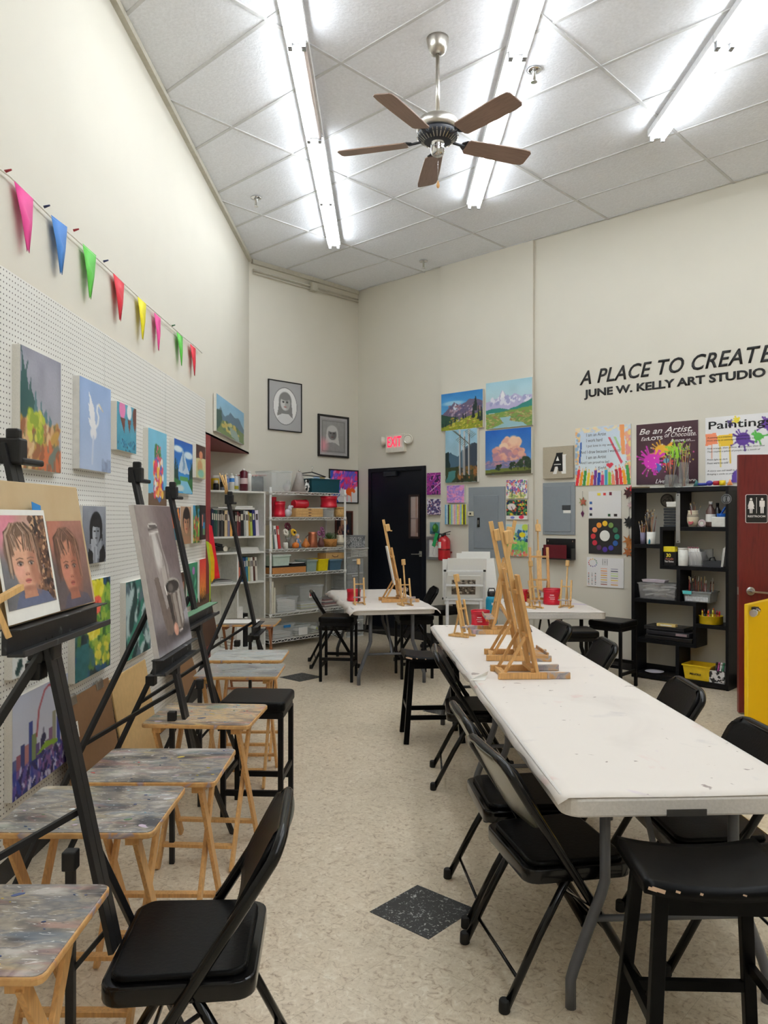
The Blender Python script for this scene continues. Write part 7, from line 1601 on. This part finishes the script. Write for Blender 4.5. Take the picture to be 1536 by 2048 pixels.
kk('cylinder_model', 'red cylinder lying on the black shelf top', 1428, 0, M('crimson_cyl', (180, 20, 40), .4), lambda t_, m: B().cyl((-.025, 0, .022), (.025, 0, .022), .021, n=16).build('cylinder', m, t_))
kk('cylinder_model', 'yellow cylinder next to the red one on the black shelf top', 1440, 0, M('yellow_cyl', (236, 206, 30), .4), lambda t_, m: B().lathe([(.027, 0), (.027, .045)], 18).build('cylinder', m, t_))
kk('cone_model', 'orange cone at the door end of the black shelf top', 1455, 0, M('orange_cone', (236, 150, 90), .5), lambda t_, m: B().lathe([(.026, 0), (.002, .055)], 16).build('cone', m, t_))
hat = thing('leaf_dish', 'flat olive-brown leaf-shaped dish at the corner of the black shelf top', 'dish', wpos('R', ks(1276), KO-.05, kt+.001), RZ); B().prism([(-.09, 0), (-.04, -.03), (.04, -.028), (.10, -.005), (.04, .03), (-.04, .03)], 0, .016).build('dish_body', M('olive_brown', (110, 96, 70), .6), hat, bevel=.004)
# compartment contents
rg = random.Random(9)
t, r, H = can('brush_cup', 'lavender cup of pale brushes on the black shelf', 'cup', 1280.5, 1291, 1065, KO-.07, zS['a'], [(.9, 0), (1, 1), (.94, 1), (.85, .1)], M('lavender_cup', (130, 124, 150), .4), w='R'); brushes(t, 10, r, H, .21, 11, 'the lavender cup on the black shelf')
t, r, H = can('brush_cup', 'white mug with a teal paint drip full of brushes on the black shelf', 'cup', 1294, 1311, 1064, KO-.05, zS['a'], [(.88, 0), (1, .05), (1, 1), (.94, 1), (.88, .1)], WHITE, w='R'); brushes(t, 30, r, H, .30, 12, 'the white mug with the teal drip')
B().prism([(-.008, 0), (.010, 0), (.012, .03), (.003, .05), (-.006, .03)], 0, .002, T=Matrix.Translation((0, -r-.0015, .005)) @ Matrix.Rotation(PI/2, 4, 'X')).build('paint_drip', M('teal_drip', (30, 120, 140), .3), t)
t, W = kitem('palette_stack', 'stack of thin black palettes on the black shelf', 'palettes', 1327, 1352, zS['b'])
for k in range(7): B().span((-W/2+.004*(k % 2), 0, .026*k), (W/2, .18, .026*k+.021)).build('palette', M('dark_slate', (38, 42, 46), .5), t, bevel=.002)
t, W = kitem('white_box', 'small white box on top of the stack of black palettes', 'box', 1333, 1352, zS['b']+.186); B().span((-W/2, 0, 0), (W/2, .12, .045)).build('box_body', WHITE, t, bevel=.003); B().span((-W/2-.002, -.002, .03), (W/2+.002, .122, .05)).build('lid', PAPER, t)
s_, z_ = wray('R', 1332.5, 1001, .03); t = rthing('round_plaque', 'round grey embossed plaque on the wall inside the black shelf', 'plaque', s_, .003, z_)
B().cyl((0, 0, 0), (0, -.012, 0), .066, n=32).build('disc', M('plaque_grey', (132, 126, 118), .6), t); B().tube([(.058*math.cos(2*PI*k/28), -.013, .058*math.sin(2*PI*k/28)) for k in range(28)], .005, 6, closed=True).tube([(-.04, -.014, -.01), (-.02, -.014, .01), (0, -.014, -.01)], .004, 6).tube([(.01, -.014, -.015), (.02, -.014, .02), (.035, -.014, -.01)], .004, 6).tube([(.0, -.014, .03), (.03, -.014, .035)], .004, 6).build('relief', M('plaque_dark', (80, 74, 70), .6), t)
s_ = ks(1356.3); zr0, zr1 = kz(1356, 1086), kz(1356, 987)
t = rthing('steel_ruler', 'steel ruler hanging at the front of the black shelf upright', 'ruler', s_, KO+.003, zr0); B().span((-.02, -.002, 0), (.02, .0, zr1-zr0)).build('blade', STEEL, t); B().cyl((0, -.0022, .015), (0, -.0028, .015), .006, n=12).cyl((0, -.0022, zr1-zr0-.015), (0, -.0028, zr1-zr0-.015), .006, n=12).build('hole_mark', BLACKPL, t)
t, r, H = can('pottery_jar', 'cream pottery jar with dark bands and a red round mark, holding brushes', 'jar', 1374.5, 1397.5, 1021, KO-.07, zS['b'], [(.7, 0), (.98, .3), (1, .62), (.82, .9), (.86, 1), (.78, 1), (.74, .9)], M('cream_glaze2', (220, 208, 184), .3), w='R')
B().lathe([(r*1.0, H*.62), (r*1.0, H*.65)], 22, cap=False).lathe([(r*.97, H*.70), (r*.955, H*.73)], 22, cap=False).build('dark_band', BLACKPL, t); B().cyl((0, -r*.9, H*.26), (0, -r*1.02, H*.28), .022, n=16).build('round_mark', M('mark_red', (150, 20, 30), .4), t); brushes(t, 6, r, H, .21, 13, 'the cream pottery jar')
t, W = kitem('tape_roll', 'glittering clear tape roll lying beside the pottery jar', 'tape', 1397, 1411, zS['b'], KO-.03); B().tube([(.026*math.cos(2*PI*k/18), 0, .034+.026*math.sin(2*PI*k/18)) for k in range(18)], .010, 8, closed=True).build('roll', M('pink_clear', (206, 186, 190), .2), t); B().cyl((0, -.008, .034), (0, .008, .034), .016, n=14).build('core', WHITE, t)
t, r, H = can('syrup_bottle', 'brown bottle with a white cap and label on the black shelf', 'bottle', 1412, 1431, 1003, KO-.12, zS['b'], [(.95, 0), (1, .05), (1, .62), (.4, .8), (.35, .88)], M('brown_bottle', (96, 70, 64), .3, coat=.4), WHITE, [(.38, .88), (.38, 1)], w='R', band=(.2, .5, PAPER))
t, r, H = can('syrup_bottle', 'second dark bottle behind the brown one on the black shelf', 'bottle', 1427, 1443, 1006, KO-.17, zS['b'], [(.95, 0), (1, .05), (1, .62), (.4, .8), (.35, .88)], M('dark_bottle', (40, 36, 38), .3, coat=.4), BLACKPL, [(.38, .88), (.38, 1)], w='R')
t, W = kitem('water_tub', 'white square tub with a blue lid on the black shelf', 'tub', 1422.5, 1450, zS['b'], KO-.02); H = mh(1436, 1034, KO-.02, zS['b'], 'R'); B().span((-W/2, 0, 0), (W/2, .12, H)).build('tub_body', WHITE, t, bevel=.008); B().cyl((.02, .05, H), (.02, .05, H+.03), .045, .05, 20).bar((.01, .05, H+.03), (.05, .05, H+.09), .03, .012).build('lid', M('lid_blue', (20, 90, 180), .4), t, bevel=.003)
t, W = kitem('marker_box', 'black box with yellow flap marked 30 on the black shelf', 'box', 1325, 1353, zS['c'], KO-.02); W = W*.9; H = mh(1339, 1104, KO-.02, zS['c'], 'R'); B().span((-W/2, 0, 0), (W/2, .12, H)).build('box_body', BLACKPL, t, bevel=.002); B().span((-W/2-.001, -.003, H), (W/2*.9, .06, H+.05)).build('flap', M('flap_yellow', (232, 214, 40), .45), t, bevel=.004)
letter('number', '30', t, M('ink_yellow', (236, 216, 60), .5), (-.03, -.001, H*.60), height=.035, bold=.03, depth=.001); letter('brand_line', 'Acrylic', t, M('ink_salmon', (220, 130, 110), .5), (-W*.36, -.001, H*.36), width=W*.7, height=.026, shear=.3, depth=.001); letter('small_line', 'Paint Markers', t, WINK, (-W*.36, -.001, H*.22), width=W*.7, height=.018, depth=.001)
t, r, H = can('white_canister', 'plain white canister in the middle compartment of the black shelf', 'canister', 1357, 1376, 1096, KO-.05, zS['c'], [(.97, 0), (1, .02), (1, .92)], WHITE, WHITE, [(1.03, .92), (1.03, 1)], w='R')
t, W, H = ktub('clear_cup', 'clear container of white paint tubes on the black shelf', 'container', 1377, 1404, 1104, zS['c'], M('cup_clear', (220, 220, 222), .15, trans=.4, alpha=.45), KO-.04, .10, rim=False)
for k in range(9):
    q_ = thing('paint_tube', 'white paint tube leaning in the clear container on the black shelf', 'paint tube', t.location+Vector((0, 0, .01)), (0, 0, RZ), 'white paint tubes in the clear container')
    x = -W*.36+W*.72*k/8; B().cyl((x, .03+.02*(k % 3), .0), (x-.035, .04+.015*(k % 2), H*1.15), .009, .011, 8).build('tube_body', PAPER, q_); B().cyl((x-.035, .04+.015*(k % 2), H*1.15), (x-.038, .04+.015*(k % 2), H*1.25), .006, n=8).build('cap', M('cap_rose', (170, 110, 120), .4), q_)
t, W = kitem('film_pack', 'crumpled grey packet standing behind the clear container', 'packet', 1393, 1425, zS['c'], KO-.17); B().add([(-W/2, 0, 0), (W/2, .01, 0), (W/2, .0, .16), (0, -.01, .15), (-W/2, .01, .16)], [(0, 1, 2, 3, 4)]).build('packet_film', M('grey_film', (146, 146, 142), .3), t).modifiers.new('t', 'SOLIDIFY').thickness = .02
t, W = kitem('black_tray', 'low black tray in the middle compartment of the black shelf', 'tray', 1406, 1442, zS['c'], KO-.02); B().span((-W/2, 0, 0), (W/2, .14, .006)).span((-W/2, 0, .006), (W/2, .005, .055)).span((-W/2, .135, .006), (W/2, .14, .055)).span((-W/2, .005, .006), (-W/2+.005, .135, .055)).span((W/2-.005, .005, .006), (W/2, .135, .055)).build('tray_body', M('tray_charcoal', (50, 52, 56), .4), t); B().tube([(-.05, .05, .02), (-.03, .04, .08), (0, .05, .09), (.02, .06, .02)], .006, 8).build('clip', BLACKPL, t)
t, W = kitem('white_booklet', 'white booklets leaning against the side of the black shelf', 'booklet', 1444, 1450, zS['c'], KO-.01); B().box((0, .08, .095), (.008, .15, .18), rot=(0, .12, 0)).box((-.012, .08, .09), (.006, .15, .17), rot=(0, .12, 0)).build('pages', PAPER, t)
t, W, H = ktub('wire_basket', 'clear basket crammed with white paint tubes in the lower compartment of the black shelf', 'basket', 1276, 1352, 1167, zS['d'], M('basket_clear', (190, 190, 192), .2, trans=.4, alpha=.4), KO-.02, .2)
rg = random.Random(21)
for k in range(26):
    q_ = thing('paint_tube', 'white paint tube piled in the clear basket on the black shelf', 'paint tube', t.location+Vector((0, 0, .008)), (0, 0, RZ), 'white paint tubes piled in the basket')
    x, zz = rg.uniform(-W*.36, W*.28), rg.uniform(.015, H*.8); a = rg.uniform(-.5, .5); L_ = .11; y = rg.uniform(.03, .16)
    p0, p1 = Vector((x-L_/2*math.cos(a), y, zz)), Vector((x+L_/2*math.cos(a), y+.02*math.sin(k), max(.015, zz+L_/2*math.sin(a)))); B().cyl(p0, p1, .012, .009, 8).build('tube_body', PAPER, q_); B().cyl(p1, p1+(p1-p0)*.12, .006, n=6).build('cap', WHITE, q_)
t2, W2, H2 = ktub('tube_box', 'pale box of tubes lying over the clear basket', 'box', 1283, 1330, 1160, zS['d']+H+.004, M('pale_lilac_film', (206, 196, 206), .3), KO-.05, .1, rim=False)
t, W, H = ktub('storage_bin', 'clear bin of labelled brushes with a turquoise clip on the black shelf', 'bin', 1366, 1421, 1183, zS['d'], M('bin_smoke', (176, 182, 184), .2, trans=.3, alpha=.6), KO-.02, .2)
B().box((-W*.33, -.012, H*.86), (.08, .008, .03)).build('clip', M('clip_turquoise', (90, 196, 200), .4), t); B().span((-W*.42, .005, .008), (W*.4, .012, H*.75)).build('label_cards', M('label_card', (196, 200, 204), .6, var=.25, scale=50), t)
rgb_ = random.Random(31)
for k in range(24):
    q_ = thing('paint_brush', 'brush with a coloured handle standing in the clear bin with the turquoise clip', 'paint brush', t.location+Vector((0, 0, .008)), (0, 0, RZ), 'brushes in the turquoise-clipped bin')
    x = rgb_.uniform(-W*.38, W*.38); y = rgb_.uniform(.03, .17); hh = rgb_.uniform(.17, .23); dx_ = rgb_.uniform(-.02, .02); m = STK[rgb_.choice((0, 2, 2, 1, 3, 2))]
    B().cyl((x, y, .0), (x+dx_, y, hh*.86), .0032, n=5).build('handle', m, q_); B().cyl((x+dx_, y, hh*.86), (x+dx_*1.2, y, hh), .005, .003, 6).build('bristles', rgb_.choice((BRN2, BRN, PAPER)), q_)
t, r, H = can('marker_tub', 'round yellow tub of markers on the black shelf', 'tub', 1399, 1445, 1231, KO-.10, zS['e'], [(.97, 0), (1, .03), (1, .95), (1.03, .95), (1.03, 1.0), (.95, 1.0), (.94, .08)], M('tub_yellow', (236, 206, 30), .35), w='R')
rg = random.Random(41)
for k, (c, n) in enumerate((((206, 30, 40), 'red'), ((230, 60, 50), 'scarlet'), ((240, 220, 50), 'yellow'), ((236, 120, 40), 'orange'), ((230, 226, 220), 'white'), ((30, 40, 90), 'blue'), ((200, 30, 50), 'crimson'), ((240, 210, 60), 'golden'), ((26, 26, 30), 'black'), ((226, 90, 50), 'vermilion'), ((236, 230, 90), 'lemon'), ((150, 30, 60), 'ruby'))):
    q_ = thing('marker_pen', n+' marker standing in the round yellow tub', 'marker', t.location+Vector((0, 0, .012)), (0, 0, RZ), 'markers in the yellow tub'); x, y = r*.72*math.cos(k*2*PI/12), r*.6*math.sin(k*2*PI/12); h_ = H*rg.uniform(1.25, 1.7)
    B().cyl((x*.9, y, 0), (x, y, h_*.7), .007, n=8).build('barrel', M('marker_'+n, c, .4), q_); B().cyl((x, y, h_*.7), (x*1.03, y, h_), .008, .0065, 8).build('cap', M('marker_'+n, c, .4), q_)
for k, (w0, w1, zz, m, l) in enumerate(((1290, 1384, 0, BLACKPL, 'wide black portfolio case at the bottom of the pile on the black shelf'), (1292, 1378, .045, M('case_dark', (30, 30, 36), .35), 'black case with a small printed label in the pile on the black shelf'), (1288, 1368, .088, M('case_black', (22, 22, 24), .3), 'glossy black case topmost of the pile on the black shelf'))):
    t, W = kitem('portfolio_case', l, 'case', w0, w1, zS['f']+zz, KO-.02-.01*k); B().span((-W/2, 0, 0), (W/2, .22, .038)).build('case_body', m, t, bevel=.004)
    if k == 1: B().span((W*.2, -.001, .008), (W*.45, 0, .03)).build('label', M('label_rosegrey', (150, 130, 134), .5), t)
    if k == 2: B().span((-W*.5+.02, -.001, .014), (W*.5-.02, 0, .018)).build('seam_line', M('seam_grey', (60, 60, 64), .3), t)
t, W = kitem('gold_box', 'slim gold and cream box lying on the pile of black cases', 'box', 1313, 1351, zS['f']+.128, KO-.04); B().span((-W/2, 0, 0), (W/2, .05, .028)).build('box_body', M('gold_cream', (214, 190, 120), .4, var=.2), t, bevel=.003); B().span((-W*.3, -.001, .008), (W*.3, 0, .018)).build('label', PAPER, t)
t, W, H = ktub('storage_bin', 'yellow open bin with black lettering on the floor board of the black shelf', 'bin', 1365, 1420, 1331, zS['g'], M('bin_yellow2', (228, 192, 26), .4), KO-.005, .22, taper=.86)
letter('lettering', 'PENCILS', t, BLACKPL, (-W*.24, .0065, H*.32), width=W*.40, height=H*.13, bold=.02, depth=.002)
t, W, H = ktub('pen_box', 'black and white patterned box of pens beside the yellow bin', 'box', 1418, 1449, 1342, zS['g'], ramp_mat('bw_pattern', [(.0, (30, 30, 32)), (.44, (40, 40, 42)), (.5, (226, 226, 226)), (1, (236, 236, 236))], 30, 2, .5), KO-.01, .14, rim=False, taper=.98)
for k, (c, n) in enumerate((((30, 30, 34), 'black'), ((170, 60, 130), 'magenta'), ((230, 230, 230), 'white'), ((60, 130, 90), 'green'), ((90, 90, 96), 'grey'))):
    q_ = thing('marker_pen', n+' pen standing in the black and white patterned box', 'pen', t.location+Vector((0, 0, .01)), (0, 0, RZ), 'pens in the patterned box'); x = -W*.3+W*.15*k; B().cyl((x, .06, 0), (x+.015, .07, H*1.3), .008, n=8).build('barrel', M('marker_'+n, c, .4), q_); B().cyl((x+.015, .07, H*1.3), (x+.02, .07, H*1.5), .009, n=8).build('cap', M('marker_'+n, c, .4), q_)
t, W = kitem('paper_plate', 'pale round plate lying on the floor board of the black shelf', 'plate', 1296, 1322, zS['g'], KO-.09); B().lathe([(.05, 0), (.07, .004), (.088, .012)], 28).build('plate', M('plate_pale', (200, 196, 204), .5), t)
s_, z_ = wray('R', 1453, 998, KO); t = rthing('round_sticker', 'round grey and black emblem sticker on the front edge of the black shelf', 'sticker', s_, KO+.002, z_)
B().cyl((0, 0, 0), (0, -.002, 0), .045, n=28).build('disc', M('emblem_grey', (120, 122, 124), .5), t)
eb = B().tube([(.036*math.cos(2*PI*k/24), -.003, .036*math.sin(2*PI*k/24)) for k in range(24)], .003, 5, closed=True)
eb.bar((-.012, -.003, -.03), (.012, -.003, .03), .005, .002).bar((.012, -.003, -.03), (-.012, -.003, .03), .005, .002).bar((0, -.003, -.034), (0, -.003, .034), .005, .002); eb.build('emblem', BLACKPL, t)
# ------------------------------------------------------------------ wooden table easels and the things on the tables
TT = .7250
PNT = ramp_mat('paint_marked_wood', [(.0, (120, 90, 70)), (.42, (196, 150, 96)), (.52, (168, 160, 156)), (.6, (140, 136, 140)), (.68, (196, 160, 170)), (.78, (206, 200, 196))], 16, 8, .5, (1, 1, 1), .5)
def big_easel(label, x, y, deg, group='wooden H-frame table easels', sl=.045, uw=.026):
    t = thing('table_easel', label, 'table easel', (x, y, TT), math.radians(deg), group)
    ux = lambda z, o=0.0: o-.198*z
    for s in (-1, 1):
        B().span((-.17, s*.105-.011, 0), (.08, s*.105+.011, .032)).build('base_rail', WOOD, t, bevel=.002)
        B().span((.08, s*.105-.011, 0), (.20, s*.105+.011, .032)).build('rail_end', PNT, t, bevel=.002)
        B().bar((ux(.0, .035), s*.085, .0+.01), (ux(.53, .035), s*.085, .53), .018, uw, up=(0, 1, 0)).build('upright', WOOD, t, bevel=.003)
        B().bar((-.13, s*.082, .03), (ux(.21, .015), s*.082, .21), .016, .016).build('rear_strut', WOOD, t, bevel=.002)
    B().span((-.15, -.095, .004), (-.12, .095, .028)).build('base_cross', WOOD, t, bevel=.002); B().span((ux(.0, .02)-.02, -.1, .032), (ux(0, .02)+.02, .1, .05)).build('base_cross', WOOD, t, bevel=.002)
    B().bar((ux(.44, .03), -.095, .44), (ux(.44, .03), .095, .44), .018, .035, up=(1, 0, 0)).build('cross_bar', WOOD, t, bevel=.002); B().bar((ux(.22, .03), -.095, .22), (ux(.22, .03), .095, .22), .016, .03, up=(1, 0, 0)).build('cross_bar', WOOD, t, bevel=.002)
    B().span((.02, -.12, .105), (.085, .12, .12)).span((.08, -.12, .12), (.088, .12, .135)).build('ledge', PNT, t, bevel=.002)
    B().bar((ux(.06, .02), 0, .06), (ux(.80, .02), 0, .80), .026, .014, up=(0, 1, 0)).build('mast', WOODL, t, bevel=.002)
    B().bar((ux(.12, .038), 0, .12), (ux(.5, .038), 0, .5), sl, .012, up=(1, 0, 0)).build('back_slat', WOODL, t, bevel=.002)
    B().box((ux(.72, .045), 0, .72), (.045, .05, .07), rot=(0, -.2, 0)).box((ux(.69, .075), 0, .69), (.02, .04, .012)).build('clamp', WOODL, t, bevel=.006)
    return t
def small_easel(label, x, y, deg, first=None, dark=False, group='small wooden table easels'):
    t = thing('table_easel', label, 'table easel', (x, y, TT), math.radians(deg), group)
    ux = lambda z, o=0.0: o-.2*z
    for s in (-1, 1):
        B().span((-.085, s*.045-.007, 0), (.075, s*.045+.007, .014)).build('base_rail', WOODL, t, bevel=.0015)
        B().bar((ux(0, .03), s*.045, .01), (ux(.25, .03), s*.045, .25), .013, .016, up=(0, 1, 0)).build('upright', WOODL, t, bevel=.003)
    B().span((.028, -.06, .065), (.055, .06, .075)).build('ledge', PNT, t); B().bar((ux(.19, .03), -.04, .19), (ux(.19, .03), .04, .19), .010, .018, up=(1, 0, 0)).build('cross_bar', WOODL, t); B().bar((-.075, -.04, .007), (-.075, .04, .007), .012, .014, up=(1, 0, 0)).build('cross_bar', WOODL, t)
    B().bar((ux(.03, .022), 0, .03), (ux(.42, .022), 0, .42), .016, .011, up=(0, 1, 0)).bar((-.07, 0, .012), (ux(.2, .02), 0, .2), .010, .010).build('mast', M('dark_metal_mast', (60, 56, 44), .4) if dark else WOODL, t, bevel=.001)
    B().box((ux(.40, .03), 0, .40), (.03, .032, .055), rot=(0, -.2, 0)).build('clamp', WOODL, t, bevel=.004)
    return t
big_easel('wooden table easel with paint-marked feet, first on the long table', .745, 4.03, 3, sl=.085, uw=.06)
big_easel('wooden table easel second in line on the long table', .765, 4.52, -4, sl=.085, uw=.06)
big_easel('wooden table easel behind the others on the long table, leaning the opposite way', .80, 5.52, 178)
small_easel('small wooden easel beside the red tub on the long table', .545, 5.33, -38)
big_easel('tall narrow wooden easel seen side-on on the table by the dark door', .13, 7.55, 8)
small_easel('small easel with a dark metal mast before the red tub by the dark door', -.235, 7.28, -80, dark=True)
small_easel('small wooden easel at the front corner of the table by the dark door', .20, 7.20, -70)
big_easel('wooden H-frame easel facing the camera on the table under the grey panels', 1.50, 7.42, -92)
small_easel('small wooden easel leaning to the red tub under the grey panels', 1.36, 6.98, -62)
small_easel('small wooden easel by the wall end of the table under the grey panels', 1.66, 7.02, -118)
wb_ = B().span((-.012, -.05, 0), (.0, .05, .38)).build('white_board', PAPER, None, (.105, 7.50, TT+.17), (0, -.2, math.radians(8))); tag(wb_, 'narrow white panel resting in the tall easel by the dark door', 'board')

def tub_red(label, px, py, wpx, hf=1.0, textured=True):
    q = P(px, py, .725); r = wpx/2/FPX*q.y; H = r*1.75*hf
    t = thing('coffee_tub', label, 'tub', (q.x, q.y+r*.9, TT), 0, 'red plastic coffee tubs on the tables')
    B().lathe([(r*.93, 0), (r, .006), (r, H*.2), (r*.96, H*.23), (r*.96, H*.74), (r, H*.77), (r, H*.93)], 32).build('container_body', RED, t)
    B().lathe([(r*1.03, H*.93), (r*1.03, H), (r*.99, H), (r*.97, H*.95)], 32, cap=False).build('rim', RED, t)
    if textured:
        g = B(); g.grid(lambda u, v: (r*.967*math.sin(.5+.75*u), -r*.967*math.cos(.5+.75*u), H*(.28+.40*v)), 8, 2); g.build('label', ramp_mat('tub_label', [(.0, (150, 20, 34)), (.45, (176, 30, 40)), (.52, (226, 170, 60)), (.6, (160, 40, 30)), (.68, (220, 190, 120))], 34, 4, .4), t)
        for k, (a, zc, w_, h_) in enumerate(((-.25, .60, .30, .05), (-.25, .48, .42, .03), (-.2, .36, .34, .04))):
            g = B(); g.grid(lambda u, v: (r*.968*math.sin(a+w_*(u-.5)*1.6), -r*.968*math.cos(a+w_*(u-.5)*1.6), H*(zc+h_*v)), 6, 1); g.build('label_line', M('label_white', (240, 214, 214), .4), t)
    return t
tub_red('red coffee tub on the far half of the long table beside the small easel', 963, 1256, 38)
tub_red('red coffee tub in front of the wire shelf on the table by the dark door', 707, 1203, 28, .95, False)
tub_red('red coffee tub in the middle of the table under the grey panels', 1108, 1210, 36)
t_ = tub_red('small red tub far back on the table under the grey panels', 1046, 1188, 24, 1.0); t_.location.y = 7.55; t_.location.x = (1047-CX)/FPX*7.5
# turquoise bottle
q = P(985, 1250, .725)
bo = thing('water_bottle', 'turquoise metal water bottle with a black lid on the long table', 'bottle', (q.x, q.y+.05, TT))
TQ = M('turquoise_enamel', (0, 138, 172), .4)
B().lathe([(.042, 0), (.045, .006), (.045, .185), (.04, .205), (.03, .215)], 32).build('bottle_body', TQ, bo)
B().lathe([(.032, .215), (.033, .218), (.033, .248), (.028, .252)], 28).tube([(-.026, 0, .25), (-.02, 0, .275), (.02, 0, .275), (.026, 0, .25)], .005, 8).build('lid', BLACKPL, bo); B().box((.0, -.045, .16), (.012, .002, .018)).build('logo_patch', M('logo_white', (230, 230, 230), .4), bo)
# dark printed panel lying against the second easel
q = P(1058, 1268, .725)
ph = thing('printed_card', 'dark purple printed card leaning behind the wooden easels on the long table', 'card', (q.x, q.y, TT+.005), (math.radians(-24), 0, math.radians(62)))
B().span((-.08, 0, 0), (.08, .004, .12)).build('card', M('plum_card', (60, 44, 56), .4), ph); B().span((-.07, -.001, .02), (.03, 0, .06)).build('printed_block', M('lilac_print', (190, 176, 190), .5), ph)
# mixing palette on the table under the panels
q = (1.30, 7.05)
pt = B().prism(rrect(.14, .20, .05, 5), 0, .008).build('paint_palette', ramp_mat('palette_paint', [(.0, (90, 84, 84)), (.45, (170, 164, 158)), (.55, (206, 150, 150)), (.65, (150, 160, 160)), (.8, (222, 220, 214))], 14, 5, .5), None, (1.27, 7.5, TT+.001), .3); tag(pt, 'paint-smeared palette on the table under the grey panels', 'palette')

# ------------------------------------------------------------------ white print rack
WF = M('white_metal_frame', (226, 228, 230), .35)
rk = thing('print_rack', 'white trough rack holding matted prints between the two back tables', 'rack', (.83, 8.02, 0), math.radians(-3))
rw, zl, zh = .40, .70, 1.0
for s in (-1, 1):
    x = s*rw/2
    B().bar((x, -.20, zh), (x, -.08, zl), .022, .022).bar((x, .24, zh+.02), (x, .08, zl), .022, .022).bar((x, -.08, zl), (x, .08, zl), .022, .022).build('side_frame', WF, rk, bevel=.003)
    for y in (-.07, .07): B().span((x*.86-.014, y-.014, 0), (x*.86+.014, y+.014, zl)).build('leg', WF, rk, bevel=.003)
    B().box((x, -.205, zh+.005), (.026, .026, .02)).build('corner_cap', BLACKPL, rk, bevel=.003)
for f in (0.0, .5, 1.0):
    B().bar((-rw/2, -.20+.12*f, zh-(zh-zl)*f), (rw/2, -.20+.12*f, zh-(zh-zl)*f), .02, .02, up=(0, 1, 0)).build('front_bar', WF, rk, bevel=.002)
B().span((-rw/2, -.075, zl-.05), (rw/2, -.06, zl)).build('lower_panel', WF, rk)
MATW = M('mat_white', (236, 236, 232), .8, var=.01)
for k, (xo, w_, h_, y0, tl, pc, lab) in enumerate(((-.01, .34, .25, -.06, .32, ((170, 160, 146), (90, 76, 66)), 'matted sepia print seen through the bars of the white rack'), (.03, .40, .42, -.02, .18, ((236, 236, 234), (226, 226, 224)), 'large white matted sheet standing in the white rack'), (-.06, .32, .40, .01, .05, ((232, 232, 228), (222, 222, 220)), 'white framed sheet behind the large one in the rack'), (.10, .34, .46, .035, -.10, ((236, 236, 234), (228, 228, 228)), 'tall white sheet at the back of the rack'), (.14, .30, .48, .06, -.2, ((230, 230, 226), (224, 224, 220)), 'cream-white sheet leaning furthest back in the rack'.replace('furthest', 'all the way')))):
    m = thing('matted_print', lab, 'print', (.83+xo, 8.02+y0, zl+.012), (tl, 0, math.radians(-3)), 'matted prints in the white rack')
    B().span((-w_/2, -.004, 0), (w_/2, .004, h_)).build('mat_board', MATW, m, bevel=.001)
    pcx = Pic(30, 26, pc[0], pc[1], 80+k)
    if k == 0: pcx.dabs(60, .05, .1, .95, .9, [(70, 60, 52), (200, 190, 176), (120, 104, 90), (40, 34, 30)], .07)
    surf(pcx, w_*.72, h_*.66, 'print_surface', m, .0052, PRINT, h_*.17)
sh_ = thing('white_sheet', 'big blank white sheet leaning on the side of the white rack', 'board', (1.10, 7.98, .62), (math.radians(-10), math.radians(-8), math.radians(-12))); B().span((-.10, -.003, 0), (.10, .003, .50)).build('sheet', MATW, sh_); B().span((-.09, -.004, .46), (.09, -.003, .48)).build('edge_fold', PAPER, sh_)
# sprinkler heads
for (px, py), l in (((512, 394), 'chrome fire sprinkler over the far easels'), ((1068, 138), 'chrome fire sprinkler between the fan and the middle strip light'), ((847, 521), 'chrome fire sprinkler near the far corner of the ceiling')):
    Y = (CEIL-EYE)*FPX/(CY-py); X = (px-CX)/FPX*Y
    t = thing('fire_sprinkler', l, 'sprinkler', (X, Y, CEIL-.007), 0, 'ceiling fire sprinklers')
    B().lathe([(.052, 0), (.05, -.006), (.02, -.012)][::-1], 24).build('escutcheon', CHROME, t); B().lathe([(.012, -.075), (.012, -.02), (.02, -.012)], 14).build('sprinkler_body', STEEL, t); B().lathe([(.022, -.084), (.022, -.080), (.006, -.075)], 16).build('deflector', CHROME, t)
